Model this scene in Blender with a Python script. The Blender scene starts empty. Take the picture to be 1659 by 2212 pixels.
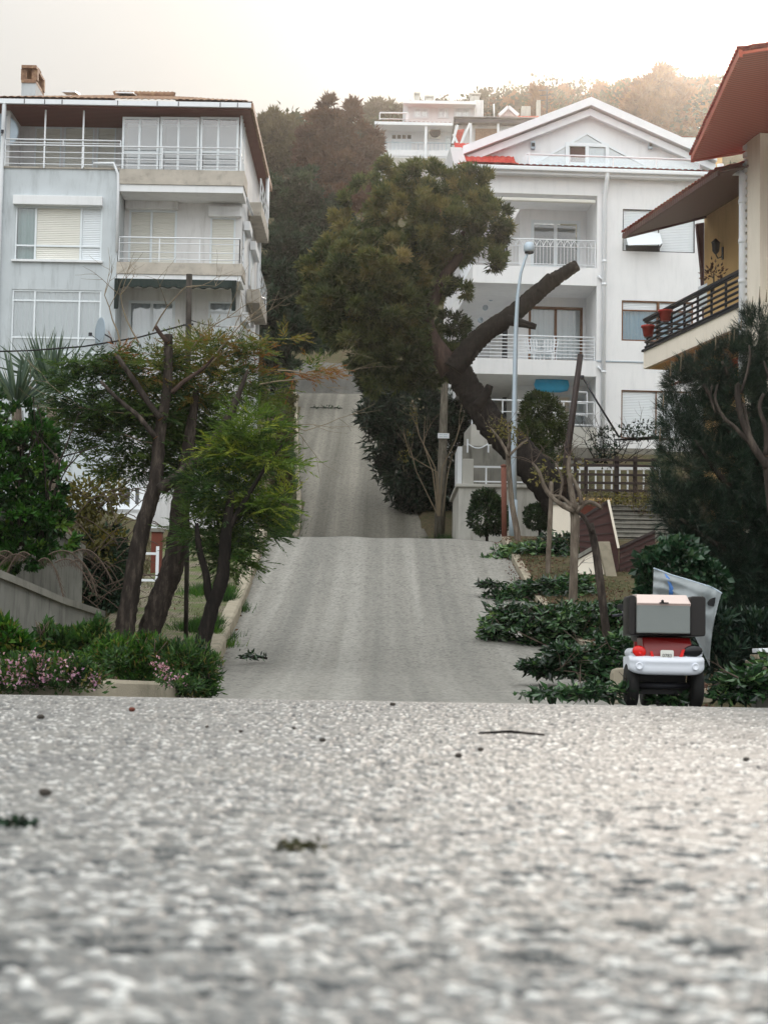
# view from street level up a steep residential street, low hazy sun behind the houses
SKY_LO, SKY_HI, VEIL = 1.6, 14.0, .985
SUN, SUN_ANG = 2.2, 5.0
HAZE, EXPO = .00038, 0.36
BACK = 2.6
import bpy, math, random
import numpy as np
from mathutils import Vector, Matrix
random.seed(7)
SC = bpy.context.scene
COL = SC.collection
R = math.radians

# ------------------------------------------------------------------ camera
F = 4000.0                 # focal length in units of a 1659 x 2212 picture
CX, CY = 829.5, 1106.0
PITCH, ROLL = math.atan(334.0 / F), R(1.0)
CAMZ = 0.12
_f = np.array([0, math.cos(PITCH), math.sin(PITCH)])
_u0 = np.array([0, -math.sin(PITCH), math.cos(PITCH)])
_r0 = np.array([1.0, 0, 0])
_r = _r0 * math.cos(ROLL) + _u0 * math.sin(ROLL)
_u = _u0 * math.cos(ROLL) - _r0 * math.sin(ROLL)
CAM = np.array([0, 0, CAMZ])

def ray(x, y):
    return _f + _r * ((x - CX) / F) - _u * ((y - CY) / F)

def at(x, y, Y):
    """world point seen at (x, y) of the photograph, Y metres ahead"""
    d = ray(x, y)
    return CAM + d * (Y / d[1])

def px(Y):                 # metres per picture unit at that distance
    return Y / F

cam = bpy.data.cameras.new('camera')
cam_o = bpy.data.objects.new('camera', cam)
COL.objects.link(cam_o)
m = Matrix(((_r[0], _u[0], -_f[0], 0), (_r[1], _u[1], -_f[1], 0), (_r[2], _u[2], -_f[2], CAMZ), (0, 0, 0, 1)))
cam_o.matrix_world = m
cam.sensor_fit = 'HORIZONTAL'
cam.sensor_width = 24
cam.lens = 24 * F / 1659
cam.clip_start = 0.05
cam.clip_end = 5000
cam.dof.use_dof = True
cam.dof.focus_distance = 38
cam.dof.aperture_fstop = 15.0
SC.camera = cam_o

# ------------------------------------------------------------------ object helpers
def props(o, label=None, cat=None, group=None, kind=None):
    if label: o['label'] = label
    if cat: o['category'] = cat
    if group: o['group'] = group
    if kind: o['kind'] = kind
    return o

def T(name, label, cat, loc=(0, 0, 0), rz=0, group=None):
    o = bpy.data.objects.new(name, None)
    o.empty_display_size = 0.2
    COL.objects.link(o)
    o.location = tuple(loc)
    o.rotation_euler = (0, 0, rz)
    return props(o, label, cat, group)

def copy_tree(o, parent=None):
    c = o.copy(); COL.objects.link(c); c.parent = parent
    for ch in list(o.children): copy_tree(ch, c)
    return c

def link_mesh(name, me, mats, parent=None):
    for mt in (mats if isinstance(mats, (list, tuple)) else [mats]): me.materials.append(mt)
    o = bpy.data.objects.new(name, me)
    COL.objects.link(o)
    if parent is not None: o.parent = parent
    return o

class MB:
    def __init__(s, origin=(0, 0, 0)):
        s.v, s.f, s.mi, s.sm = [], [], [], []
        s.o = np.array(origin, float)
    def add(s, vs, fs, mi=0, sm=False):
        b = len(s.v)
        s.v += [tuple(np.array(p, float) - s.o) for p in vs]
        for f in fs:
            s.f.append([b + i for i in f]); s.mi.append(mi); s.sm.append(sm)
        return s
    def box(s, x0, x1, y0, y1, z0, z1, mi=0):
        v = [(x, y, z) for z in (z0, z1) for y in (y0, y1) for x in (x0, x1)]
        return s.add(v, [(0, 2, 3, 1), (4, 5, 7, 6), (0, 1, 5, 4), (2, 6, 7, 3), (0, 4, 6, 2), (1, 3, 7, 5)], mi)
    def bar(s, a, b, w, h=None, up=(0, 0, 1), mi=0):
        h = h or w
        a, b = np.array(a, float), np.array(b, float)
        d = b - a; d /= max(np.linalg.norm(d), 1e-9)
        up = np.array(up, float)
        if abs(d @ up) > 0.98: up = np.array([0, 1.0, 0])
        x = np.cross(d, up); x /= np.linalg.norm(x)
        z = np.cross(x, d)
        v = [p + x * w * i / 2 + z * h * j / 2 for p in (a, b) for i, j in ((-1, -1), (1, -1), (1, 1), (-1, 1))]
        return s.add(v, [(0, 3, 2, 1), (4, 5, 6, 7), (0, 1, 5, 4), (1, 2, 6, 5), (2, 3, 7, 6), (3, 0, 4, 7)], mi)
    def tube(s, pts, rad, n=8, mi=0, sm=True, cap=True, wob=0, seed=0, capmi=None):
        pts = [np.array(p, float) for p in pts]
        if not isinstance(rad, (list, tuple, np.ndarray)): rad = [rad] * len(pts)
        rng = random.Random(seed)
        vs, fs = [], []
        x = None
        for i, p in enumerate(pts):
            d = pts[min(i + 1, len(pts) - 1)] - pts[max(i - 1, 0)]
            d = d / max(np.linalg.norm(d), 1e-9)
            if x is None:
                a = np.array([0, 0, 1.0]) if abs(d[2]) < .9 else np.array([1.0, 0, 0])
                x = np.cross(d, a)
            x = x - d * (x @ d); x /= np.linalg.norm(x)
            y = np.cross(d, x)
            for k in range(n):
                t = 2 * math.pi * k / n
                r = rad[i] * (1 + wob * (rng.random() - .5) * 2)
                vs.append(p + (x * math.cos(t) + y * math.sin(t)) * r)
        for i in range(len(pts) - 1):
            for k in range(n):
                k2 = (k + 1) % n
                fs.append((i * n + k, i * n + k2, (i + 1) * n + k2, (i + 1) * n + k))
        s.add(vs, fs, mi, sm)
        if cap:
            b = len(s.v) - len(vs)
            s.f.append([b + k for k in range(n)][::-1]); s.mi.append(mi if capmi is None else capmi); s.sm.append(False)
            b2 = b + (len(pts) - 1) * n
            s.f.append([b2 + k for k in range(n)]); s.mi.append(mi if capmi is None else capmi); s.sm.append(False)
        return s
    def loft(s, rings, mi=0, sm=True, closed=True, caps=True):
        n = len(rings[0]); vs = [p for r in rings for p in r]; fs = []
        for i in range(len(rings) - 1):
            for k in range(n if closed else n - 1):
                k2 = (k + 1) % n
                fs.append((i * n + k, i * n + k2, (i + 1) * n + k2, (i + 1) * n + k))
        s.add(vs, fs, mi, sm)
        if caps:
            b = len(s.v) - len(vs)
            s.f.append([b + k for k in range(n)][::-1]); s.mi.append(mi); s.sm.append(False)
            s.f.append([b + (len(rings) - 1) * n + k for k in range(n)]); s.mi.append(mi); s.sm.append(False)
        return s
    def slab(s, poly, off, mi=0):
        """3-D polygon given thickness along vector off"""
        p = [np.array(q, float) for q in poly]; o = np.array(off, float); n = len(p)
        return s.add(p + [q + o for q in p], [tuple(range(n))[::-1], tuple(range(n, 2 * n))] + [(i, (i + 1) % n, n + (i + 1) % n, n + i) for i in range(n)], mi)
    def lathe(s, prof, c, n=16, axis='z', mi=0, sm=True):
        c = np.array(c, float); rings = []
        for r, h in prof:
            ring = []
            for k in range(n):
                t = 2 * math.pi * k / n
                a, b = r * math.cos(t), r * math.sin(t)
                ring.append(c + (np.array([a, b, h]) if axis == 'z' else np.array([h, a, b]) if axis == 'x' else np.array([b, h, a])))
            rings.append(ring)
        return s.loft(rings, mi, sm)
    def build(s, name, mats, parent=None, bevel=0, seg=2):
        me = bpy.data.meshes.new(name)
        me.from_pydata(s.v, [], s.f)
        me.polygons.foreach_set('material_index', s.mi)
        me.polygons.foreach_set('use_smooth', s.sm)
        me.update()
        o = link_mesh(name, me, mats, parent)
        if bevel:
            b = o.modifiers.new('bevel', 'BEVEL'); b.width = bevel; b.segments = seg; b.limit_method = 'ANGLE'; b.angle_limit = R(40)
        return o

# ------------------------------------------------------------------ numpy foliage
def rng_(seed): return np.random.default_rng(seed)

def snoise(P, freq, seed, k=6):
    g = rng_(seed); out = np.zeros(len(P))
    for i in range(k):
        d = g.normal(size=3); d /= np.linalg.norm(d)
        out += np.sin(P @ d * freq * (0.6 + 0.9 * g.random()) + g.random() * 6.28)
    return out / k * 1.6

def unit(a): return a / np.maximum(np.linalg.norm(a, axis=1, keepdims=True), 1e-9)

def np_mesh(name, V, quads, tint, mats, parent=None, smooth=False):
    me = bpy.data.meshes.new(name)
    nv, nq = len(V), len(quads)
    me.vertices.add(nv); me.vertices.foreach_set('co', np.ascontiguousarray(V, dtype=np.float32).ravel())
    me.loops.add(nq * 4); me.loops.foreach_set('vertex_index', np.ascontiguousarray(quads, dtype=np.int32).ravel())
    me.polygons.add(nq); me.polygons.foreach_set('loop_start', np.arange(0, nq * 4, 4, dtype=np.int32))
    me.polygons.foreach_set('loop_total', np.full(nq, 4, dtype=np.int32))
    me.polygons.foreach_set('use_smooth', np.full(nq, smooth))
    if tint is not None:
        a = me.attributes.new('tint', 'FLOAT', 'POINT'); a.data.foreach_set('value', np.asarray(tint, dtype=np.float32))
    me.update(); me.validate()
    return link_mesh(name, me, mats, parent)

def leafmesh(name, P, D, L, W, tint, mats, parent=None, origin=(0, 0, 0), seed=1, fold=.2, side=None, wide=.45):
    g = rng_(seed); n = len(P)
    D = unit(D)
    S = np.cross(D, g.normal(size=(n, 3)) if side is None else side); S = unit(S)
    Nn = np.cross(S, D)
    L = np.broadcast_to(np.asarray(L, float), (n,))[:, None]; W = np.broadcast_to(np.asarray(W, float), (n,))[:, None]
    P = P - np.array(origin, float)
    V = np.empty((n, 4, 3))
    V[:, 0] = P
    V[:, 1] = P + D * L * wide + S * W / 2 + Nn * W * fold
    V[:, 2] = P + D * L
    V[:, 3] = P + D * L * wide - S * W / 2 + Nn * W * fold
    return np_mesh(name, V.reshape(-1, 3), np.arange(4 * n).reshape(n, 4), np.repeat(tint, 4), mats, parent)

def sample(clumps, n, seed, shell=.55, rough=.28, gap=-9, gapf=1.2):
    """points spread through lumpy ellipsoids (cx,cy,cz,rx,ry,rz); returns points, outward directions"""
    g = rng_(seed)
    c = np.array([[*k[:6]] for k in clumps], float)
    w = np.array([k[3] * k[5] + k[3] * k[4] for k in clumps]); w /= w.sum()
    i = g.choice(len(c), n, p=w)
    d = unit(g.normal(size=(n, 3)))
    lump = 1 + rough * snoise(d + i[:, None] * 3.1, 4.0, seed + 5) + .5 * rough * snoise(d + i[:, None] * 1.7, 11, seed + 6)
    r = (shell ** 3 + (1 - shell ** 3) * g.random(n)) ** (1 / 3) * lump
    P = c[i, :3] + d * r[:, None] * c[i, 3:6]
    if gap > -5:
        k = snoise(P, gapf * 2 * math.pi / np.mean(c[:, 3]), seed + 9) > gap
        P, d = P[k], d[k]
    return P, d

def clump(x, y, rx, Y, ry=None, dep=None):
    """ellipsoid at picture place (x, y), half sizes rx, ry in picture units, at distance Y, half depth dep metres"""
    p = at(x, y, Y); s = px(Y); ry = ry or rx
    return (*p, rx * s, dep if dep else rx * s * .9, ry * s)

def broadleaf(name, clumps, n, L, mats, parent, origin, seed, shell=.5, rough=.28, W=None, gap=-9, gapf=1.2, tl=.35, droop=.2, up=.25):
    P, d = sample(clumps, n, seed, shell, rough, gap, gapf)
    g = rng_(seed + 1); k = len(P)
    D = d * .7 + g.normal(size=(k, 3)) * .6 + np.array([0, 0, up - droop])
    tint = np.clip(.5 + tl * snoise(P, 2 * math.pi / np.mean([c[3] for c in clumps]), seed + 3) + g.normal(size=k) * .16, 0, 1)
    ls = L * g.uniform(.6, 1.25, k)
    return leafmesh(name, P, D, ls, ls * (W or .5), tint, mats, parent, origin, seed + 2)

def sprays(name, P, d, k, L, leaf, mats, parent, origin, seed, tint, lw=.16, flat=.5, droop=.1, jit=.35):
    """feathery sprays: every point carries one spray, a flat fan of k narrow leaflets along a stem"""
    g = rng_(seed); n = len(P)
    A = unit(d + g.normal(size=(n, 3)) * jit + np.array([0, 0, -droop]))
    B = unit(np.cross(A, np.array([0, 0, 1.0]) + g.normal(size=(n, 3)) * flat))
    t = np.linspace(.05, 1, k)
    sgn = np.where(np.arange(k) % 2 == 0, 1, -1)
    ls = L * g.uniform(.7, 1.25, n)
    Pp = P[:, None] + A[:, None] * (t[None, :, None] * ls[:, None, None])
    Dd = A[:, None] * (.75 + .5 * t[None, :, None]) + B[:, None] * (sgn[None, :, None] * (1.0 - .7 * t[None, :, None]))
    Dd = Dd + g.normal(size=Dd.shape) * .18
    lf = leaf * (1.15 - .5 * t)[None, :] * g.uniform(.7, 1.3, (n, k))
    Pp, Dd, lf = Pp.reshape(-1, 3), Dd.reshape(-1, 3), lf.ravel()
    tt = np.clip(np.repeat(tint, k) + g.normal(size=n * k) * .07, 0, 1)
    return leafmesh(name, Pp, Dd, lf, lf * lw, tt, mats, parent, origin, seed + 1, fold=.1)

def tufts(name, P, d, k, L, W, mats, parent, origin, seed, tint, spread=.9, up=.3):
    g = rng_(seed); n = len(P)
    A = unit(d + np.array([0, 0, up]))
    D = A[:, None] * 1.0 + g.normal(size=(n, k, 3)) * spread * .6
    Pp = P[:, None] + A[:, None] * (g.random((n, k, 1)) * L * .7)
    ls = (L * g.uniform(.7, 1.2, (n, k))).ravel()
    tt = np.clip(np.repeat(tint, k) + g.normal(size=n * k) * .08, 0, 1)
    return leafmesh(name, Pp.reshape(-1, 3), D.reshape(-1, 3), ls, W, tt, mats, parent, origin, seed + 1, fold=.05)

def twigs(mb, p, d, L, r, depth, rng, mi=0, kids=3, bend=.25, split=.55, up=.15):
    """recursive bare branching"""
    p = np.array(p, float); d = np.array(d, float); d /= np.linalg.norm(d)
    pts, rad = [p], [r]
    q = p
    for i in range(4):
        d = d + np.array([rng.uniform(-1, 1), rng.uniform(-1, 1), rng.uniform(-1, 1) + up]) * bend
        d /= np.linalg.norm(d)
        q = q + d * L / 4
        pts.append(q); rad.append(r * (1 - .13 * (i + 1)))
    mb.tube(pts, rad, 5 if r < .02 else 7, mi, cap=False)
    ends = [q]
    if depth > 0:
        for k in range(kids):
            j = rng.choice([2, 3, 4, 4])
            e = d + np.array([rng.uniform(-1, 1), rng.uniform(-1, 1), rng.uniform(-1, 1)]) * split * 1.6
            ends += twigs(mb, pts[j], e, L * rng.uniform(.55, .8), r * .5, depth - 1, rng, mi, kids, bend, split, up)
    return ends

def clusters(cl, nc, per, cr, seed, shell=.6, rough=.3, flat=.75, gap=-9, tv=.3, t0=.5):
    """leaf positions gathered in small clusters, so that a crown shows lit tufts and dark gaps; every cluster has its own tint"""
    C, dC = sample(cl, nc, seed, shell, rough, gap, 2.0); g = rng_(seed + 21); n = len(C)
    r = cr * g.uniform(.6, 1.35, n)
    e = unit(g.normal(size=(n, per, 3))); u = g.random((n, per, 1)) ** .45
    P = C[:, None] + e * u * r[:, None, None] * [1, 1, flat]
    d = unit((e * [1, 1, flat] + dC[:, None] * .45 + [0, 0, .15]).reshape(-1, 3))
    tint = np.repeat(np.clip(t0 + tv * g.normal(size=n) * .7 + tv * .5 * snoise(C, 1.2, seed + 4), 0, 1), per)
    return P.reshape(-1, 3), d, tint
# ------------------------------------------------------------------ materials
def hexc(h):
    c = [int(h[i:i + 2], 16) / 255 for i in (0, 2, 4)]
    return tuple((x / 12.92 if x <= .04045 else ((x + .055) / 1.055) ** 2.4) for x in c) + (1,)

class NT:
    def __init__(s, name):
        s.m = bpy.data.materials.new(name); s.m.use_nodes = True
        s.t = s.m.node_tree; s.t.nodes.clear()
        s.out = s.n('ShaderNodeOutputMaterial')
    def n(s, typ, **kw):
        nd = s.t.nodes.new(typ)
        for k, v in kw.items(): setattr(nd, k, v)
        return nd
    def l(s, a, b): s.t.links.new(a, b)
    def coord(s, scale=(1, 1, 1), kind='Object'):
        tc = s.n('ShaderNodeTexCoord'); mp = s.n('ShaderNodeMapping')
        mp.inputs['Scale'].default_value = scale
        s.l(tc.outputs[kind], mp.inputs['Vector'])
        return mp.outputs['Vector']
    def noise(s, vec, scale, detail=4, rough=.55, out='Fac'):
        nz = s.n('ShaderNodeTexNoise'); nz.inputs['Scale'].default_value = scale
        nz.inputs['Detail'].default_value = detail; nz.inputs['Roughness'].default_value = rough
        s.l(vec, nz.inputs['Vector']); return nz.outputs[out]
    def ramp(s, fac, stops):
        r = s.n('ShaderNodeValToRGB'); e = r.color_ramp.elements
        while len(e) < len(stops): e.new(.5)
        for i, (p, c) in enumerate(stops): e[i].position = p; e[i].color = c
        s.l(fac, r.inputs['Fac']); return r.outputs['Color']
    def mix(s, fac, a, b, mode='MIX'):
        mx = s.n('ShaderNodeMix', data_type='RGBA', blend_type=mode)
        if hasattr(fac, 'links'): s.l(fac, mx.inputs[0])
        else: mx.inputs[0].default_value = fac
        for i, v in ((6, a), (7, b)):
            if hasattr(v, 'links'): s.l(v, mx.inputs[i])
            else: mx.inputs[i].default_value = v
        return mx.outputs[2]
    def bump(s, h, strength, dist=.01):
        b = s.n('ShaderNodeBump'); b.inputs['Strength'].default_value = strength; b.inputs['Distance'].default_value = dist
        s.l(h, b.inputs['Height']); return b.outputs['Normal']
    def pbr(s, color, rough=.7, normal=None, metal=0, spec=.5, trans=0, alpha=None):
        p = s.n('ShaderNodeBsdfPrincipled')
        if hasattr(color, 'links'): s.l(color, p.inputs['Base Color'])
        else: p.inputs['Base Color'].default_value = color
        if hasattr(rough, 'links'): s.l(rough, p.inputs['Roughness'])
        else: p.inputs['Roughness'].default_value = rough
        p.inputs['Metallic'].default_value = metal
        p.inputs['Specular IOR Level'].default_value = spec
        p.inputs['Transmission Weight'].default_value = trans
        if normal is not None: s.l(normal, p.inputs['Normal'])
        s.l(p.outputs[0], s.out.inputs['Surface']); s.p = p
        return s.m

def dark(c, k): return (c[0] * k, c[1] * k, c[2] * k, 1)

def plaster(name, col, var=.82, stain=None, samt=.5, scale=1.0, rough=.85, streak=True, bump=.25):
    t = NT(name); v = t.coord()
    c = t.mix(t.ramp(t.noise(v, .9 * scale, 6), [(.35, (0, 0, 0, 1)), (.7, (1, 1, 1, 1))]), dark(col, var), col)
    if stain:
        vs = t.coord((2.2, 2.2, .35) if streak else (1, 1, 1))
        f = t.ramp(t.noise(vs, 1.6 * scale, 8, .65), [(.5, (0, 0, 0, 1)), (.78, (samt, samt, samt, 1))])
        c = t.mix(f, c, stain)
    n = t.bump(t.noise(v, 60, 3), bump, .01)
    return t.pbr(c, rough, n, spec=.2)

def simple(name, col, rough=.5, metal=0, var=.85, scale=6, bump=0, spec=.4):
    t = NT(name); v = t.coord()
    c = t.mix(t.noise(v, scale, 4), dark(col, var), dark(col, 1 / math.sqrt(var)))
    n = t.bump(t.noise(v, scale * 12, 3), bump, .01) if bump else None
    return t.pbr(c, rough, n, metal, spec)

def leafmat(name, stops, trans=.35, rough=.5, spec=.35, deep=.68):
    stops = [(p, dark(c, deep)) for p, c in stops]
    """stops: ramp over the per-leaf 'tint' value"""
    t = NT(name)
    a = t.n('ShaderNodeAttribute', attribute_name='tint')
    c = t.ramp(a.outputs['Fac'], stops)
    p = t.n('ShaderNodeBsdfPrincipled'); t.l(c, p.inputs['Base Color']); p.inputs['Roughness'].default_value = rough
    p.inputs['Specular IOR Level'].default_value = spec
    tr = t.n('ShaderNodeBsdfTranslucent')
    br = t.mix(1.0, c, (1.25, 1.2, .55, 1), 'MULTIPLY'); t.l(br, tr.inputs['Color'])
    mx = t.n('ShaderNodeMixShader'); mx.inputs[0].default_value = trans
    t.l(p.outputs[0], mx.inputs[1]); t.l(tr.outputs[0], mx.inputs[2]); t.l(mx.outputs[0], t.out.inputs['Surface'])
    return t.m

def ramp4(*hs): return [(i / (len(hs) - 1), hexc(h)) for i, h in enumerate(hs)]

def barkmat(name, c1, c2, scale=9, bump=.9, patch=None):
    t = NT(name); v = t.coord((1, 1, .22))
    nz = t.noise(v, scale, 8, .7)
    c = t.ramp(nz, [(.3, dark(c1, .45)), (.5, c1), (.72, c2)])
    if patch:
        v2 = t.coord((1, 1, .6)); f = t.ramp(t.noise(v2, 1.3, 3), [(.52, (0, 0, 0, 1)), (.6, (1, 1, 1, 1))]); c = t.mix(f, c, patch)
    return t.pbr(c, .9, t.bump(nz, bump, .03), spec=.15)

def tilemat(name, c1, c2):
    t = NT(name); v = t.coord(); c = t.ramp(t.noise(v, 7, 5, .7), [(.3, dark(c1, .55)), (.5, c1), (.75, c2)])
    return t.pbr(c, .75, t.bump(t.noise(v, 30, 3), .3, .01), spec=.25)

def glassmat(name, tintc=(.8, .86, .88, 1), refl=1.45, base=.12):
    t = NT(name)
    tr = t.n('ShaderNodeBsdfTransparent'); tr.inputs['Color'].default_value = tintc
    gl = t.n('ShaderNodeBsdfGlossy'); gl.inputs['Roughness'].default_value = .04
    v = t.coord(); nb = t.bump(t.noise(v, 1.3, 2), .08, .05); t.l(nb, gl.inputs['Normal'])
    fr = t.n('ShaderNodeFresnel'); fr.inputs['IOR'].default_value = refl
    mr = t.n('ShaderNodeMath', operation='ADD', use_clamp=True); mr.inputs[1].default_value = base; t.l(fr.outputs[0], mr.inputs[0])
    mx = t.n('ShaderNodeMixShader'); t.l(mr.outputs[0], mx.inputs[0]); t.l(tr.outputs[0], mx.inputs[1]); t.l(gl.outputs[0], mx.inputs[2])
    t.l(mx.outputs[0], t.out.inputs['Surface'])
    return t.m

def clothmat(name, c1, c2, sx=14):
    t = NT(name); v = t.coord((sx, sx, .35))
    return t.pbr(t.mix(t.noise(v, 1.0, 3), c1, c2), .9, spec=.1)

def asphalt(name, c1, c2, c3, speck=60, patch=.35, bump=.5, long=(1.7, .018, 1)):
    """worn asphalt: faint lengthwise wheel tracks, weak patches, fine light and dark aggregate"""
    t = NT(name); v = t.coord(); vl = t.coord(long)
    c = t.ramp(t.noise(vl, 1.1, 3, .55), [(.32, c1), (.5, c2), (.68, c3)])
    c = t.mix(t.ramp(t.noise(v, .45, 4, .5), [(.4, (0, 0, 0, 1)), (.7, (patch, patch, patch, 1))]), c, dark(c1, .8))
    gr = t.ramp(t.noise(v, 22, 6, .85), [(.34, (.62, .62, .62, 1)), (.5, (1, 1, 1, 1)), (.66, (1.3, 1.3, 1.28, 1))])
    c = t.mix(.85, c, gr, 'MULTIPLY')
    vo = t.n('ShaderNodeTexVoronoi'); vo.inputs['Scale'].default_value = speck; t.l(v, vo.inputs['Vector'])
    sp = t.ramp(vo.outputs['Color'], [(.1, (.45, .45, .45, 1)), (.35, (.97, .97, .97, 1)), (.9, (1.3, 1.3, 1.28, 1))])
    c = t.mix(.7, c, sp, 'MULTIPLY')
    return t.pbr(c, .8, t.bump(vo.outputs['Distance'], bump, .01), spec=.3)

M = {}
M['white_plaster'] = plaster('white_plaster', hexc('e6e8ea'), .93, hexc('b9bcbc'), .35)
M['bright_plaster'] = plaster('bright_plaster', hexc('eaebec'), .94, hexc('b4b8bc'), .3)
M['grey_plaster'] = plaster('grey_plaster', hexc('c6cdd1'), .88, hexc('82898c'), .75)
M['off_plaster'] = plaster('off_plaster', hexc('e2e2e2'), .9, hexc('8d8a84'), .55)
M['tan_band'] = plaster('tan_band', hexc('c0b9ae'), .8, hexc('77706a'), .7, 2.5, streak=False, bump=.6)
M['cream_plaster'] = plaster('cream_plaster', hexc('f0e7d8'), .94, hexc('b5a78e'), .3)
M['yellow_plaster'] = plaster('yellow_plaster', hexc('e0bb82'), .9, hexc('a07e4e'), .35)
M['concrete'] = plaster('concrete', hexc('8e8c84'), .7, hexc('43423b'), .85, 1.4, bump=.6)
M['wall_concrete'] = plaster('wall_concrete', hexc('8a8a84'), .66, hexc('2c2d28'), 1, 1.6, bump=.6)
M['terrace_plaster'] = plaster('terrace_plaster', hexc('c0bfb8'), .8, hexc('7d776c'), .8, 1.2)
M['soffit'] = plaster('soffit', hexc('c9cbcd'), .92)
M['white_paint'] = simple('white_paint', hexc('e4e8ec'), .4, var=.92)
M['white_pvc'] = simple('white_pvc', hexc('dfe6ea'), .35, var=.94)
M['shutter'] = simple('shutter', hexc('dddcd4'), .5, var=.92, scale=2)
M['shutter_white'] = simple('shutter_white', hexc('dce2e6'), .5, var=.93, scale=2)
M['brown_frame'] = simple('brown_frame', hexc('6d4a30'), .5)
M['dark_wood'] = simple('dark_wood', hexc('2f2422'), .6, bump=.3)
M['red_wood'] = simple('red_wood', hexc('40231f'), .6, bump=.3)
M['soffit_wood'] = None
M['dark_metal'] = simple('dark_metal', hexc('33343a'), .45, .5)
M['rust'] = simple('rust', hexc('6b4033'), .8, bump=.5, var=.6, scale=14)
M['galv'] = simple('galv', hexc('a9b7c2'), .45, .3, var=.9)
M['dark_plastic'] = simple('dark_plastic', hexc('0c0d0f'), .55)
M['rubber'] = simple('rubber', hexc('0a0a0a'), .8, bump=.4)
M['tile'] = tilemat('tile', hexc('a04a38'), hexc('c08060'))
M['tile_red'] = tilemat('tile_red', hexc('b02f2c'), hexc('c8643e'))
M['tile_old'] = tilemat('tile_old', hexc('8a6a55'), hexc('b09a78'))
M['glass'] = glassmat('glass', (.9, .94, .95, 1))
M['glass_pale'] = glassmat('glass_pale', (.9, .94, .96, 1), 1.5, .2)
M['room_dark'] = simple('room_dark', hexc('34373a'), .9)
M['room_mid'] = simple('room_mid', hexc('5f6a70'), .9, var=.8, scale=.5)
M['room_pale'] = simple('room_pale', hexc('b8bcbf'), .9, var=.9, scale=.6)
M['curtain'] = clothmat('curtain', hexc('e6ecee'), hexc('b6c2c8'), 16)
M['curtain_pale'] = clothmat('curtain_pale', hexc('f4f7f7'), hexc('dfe6e8'), 9)
M['curtain_blue'] = clothmat('curtain_blue', hexc('2a8fb8'), hexc('b8d4dc'), 22)
M['curtain_green'] = clothmat('curtain_green', hexc('8fb0ac'), hexc('c6d6d6'), 10)
M['awning'] = simple('awning', hexc('0d201d'), .85, bump=.2)
M['bark'] = barkmat('bark', hexc('38332f'), hexc('5a524c'))
M['bark_pine'] = barkmat('bark_pine', hexc('38322e'), hexc('645a52'), 11, 1.0)
M['bark_pale'] = barkmat('bark_pale', hexc('665c52'), hexc('8d8376'), 12, .5)
M['bark_dark'] = barkmat('bark_dark', hexc('1c1917'), hexc('322d29'), 12, 1.0)
M['bark_red'] = barkmat('bark_red', hexc('3c302b'), hexc('5a4a42'), 8, .8)
M['cut_wood'] = simple('cut_wood', hexc('a5744c'), .8, var=.6, scale=30)
M['pole_wood'] = barkmat('pole_wood', hexc('3a3632'), hexc('5a544e'), 14, .4)
M['pole_pale'] = barkmat('pole_pale', hexc('6b665c'), hexc('8a8478'), 12, .4)
M['twig'] = simple('twig', hexc('55483e'), .9, var=.7)
M['twig_pale'] = simple('twig_pale', hexc('7d705c'), .9, var=.7)
M['leaf_con'] = leafmat('leaf_con', [(0, hexc('1a2c16')), (.3, hexc('2c4420')), (.52, hexc('566a2c')), (.74, hexc('706634')), (1, hexc('80502e'))], .45, deep=1.0)
M['leaf_con_green'] = leafmat('leaf_con_green', ramp4('283f1a', '3e5a20', '5f7a2a', '929c3c'), .45, deep=.95)
M['leaf_con_dark'] = leafmat('leaf_con_dark', ramp4('182a1a', '294420', '44602c', '687a38'), .4, deep=.95)
M['leaf_big'] = leafmat('leaf_big', ramp4('28341f', '425034', '626a46', '7c7650', '968862'), .4, deep=1.0)
M['leaf_dark'] = leafmat('leaf_dark', ramp4('17271d', '243c2c', '37543e', '526a4a'), .2, deep=.8)
M['leaf_hedge'] = leafmat('leaf_hedge', ramp4('16221e', '20332a', '2e4738', '48604a'), .2, .4)
M['leaf_bush'] = leafmat('leaf_bush', ramp4('1a3a1a', '2c5a22', '467a2c', '76983c'), .35, .4)
M['leaf_ivy'] = leafmat('leaf_ivy', ramp4('152a1c', '20402a', '33573a', '5f7c58'), .15, .3, .5)
M['leaf_cut'] = leafmat('leaf_cut', ramp4('14241a', '1f3824', '3e623a', '7c9862'), .2, .22, .7, deep=1.0)
M['leaf_round'] = leafmat('leaf_round', ramp4('18261a', '223821', '304a26', '41602c'), .25)
M['leaf_cyp'] = leafmat('leaf_cyp', ramp4('1f2e14', '2c4018', '3f5420', '586a2a'), .3)
M['leaf_pine'] = leafmat('leaf_pine', ramp4('18261f', '263a2f', '36503e', '587258'), .15, .4)
M['leaf_tuft'] = leafmat('leaf_tuft', ramp4('1e3a16', '2c521e', '467a2a', '7a9a40'), .4)
M['leaf_weed'] = leafmat('leaf_weed', ramp4('1c3418', '2c4e24', '446c34', '74904e'), .35)
M['leaf_dry'] = leafmat('leaf_dry', ramp4('4c4a26', '6b6a34', '86803f', '9c8a50'), .3)
M['leaf_brown'] = leafmat('leaf_brown', ramp4('4a2e28', '5e3c32', '74503f', '8a644c'), .3)
M['leaf_far'] = leafmat('leaf_far', ramp4('232e22', '33402c', '485636', '5e6840'), .25)
M['leaf_haze'] = leafmat('leaf_haze', ramp4('4a3420', '6a4626', '84582e', '9c7040'), .3, deep=.9)
M['leaf_olive'] = leafmat('leaf_olive', ramp4('3a3a26', '4a4a2e', '5e5a38', '76704a'), .3)
M['leaf_yucca'] = leafmat('leaf_yucca', ramp4('3c5348', '50685a', '6c8272', '8a9c86'), .2, .4)
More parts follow.
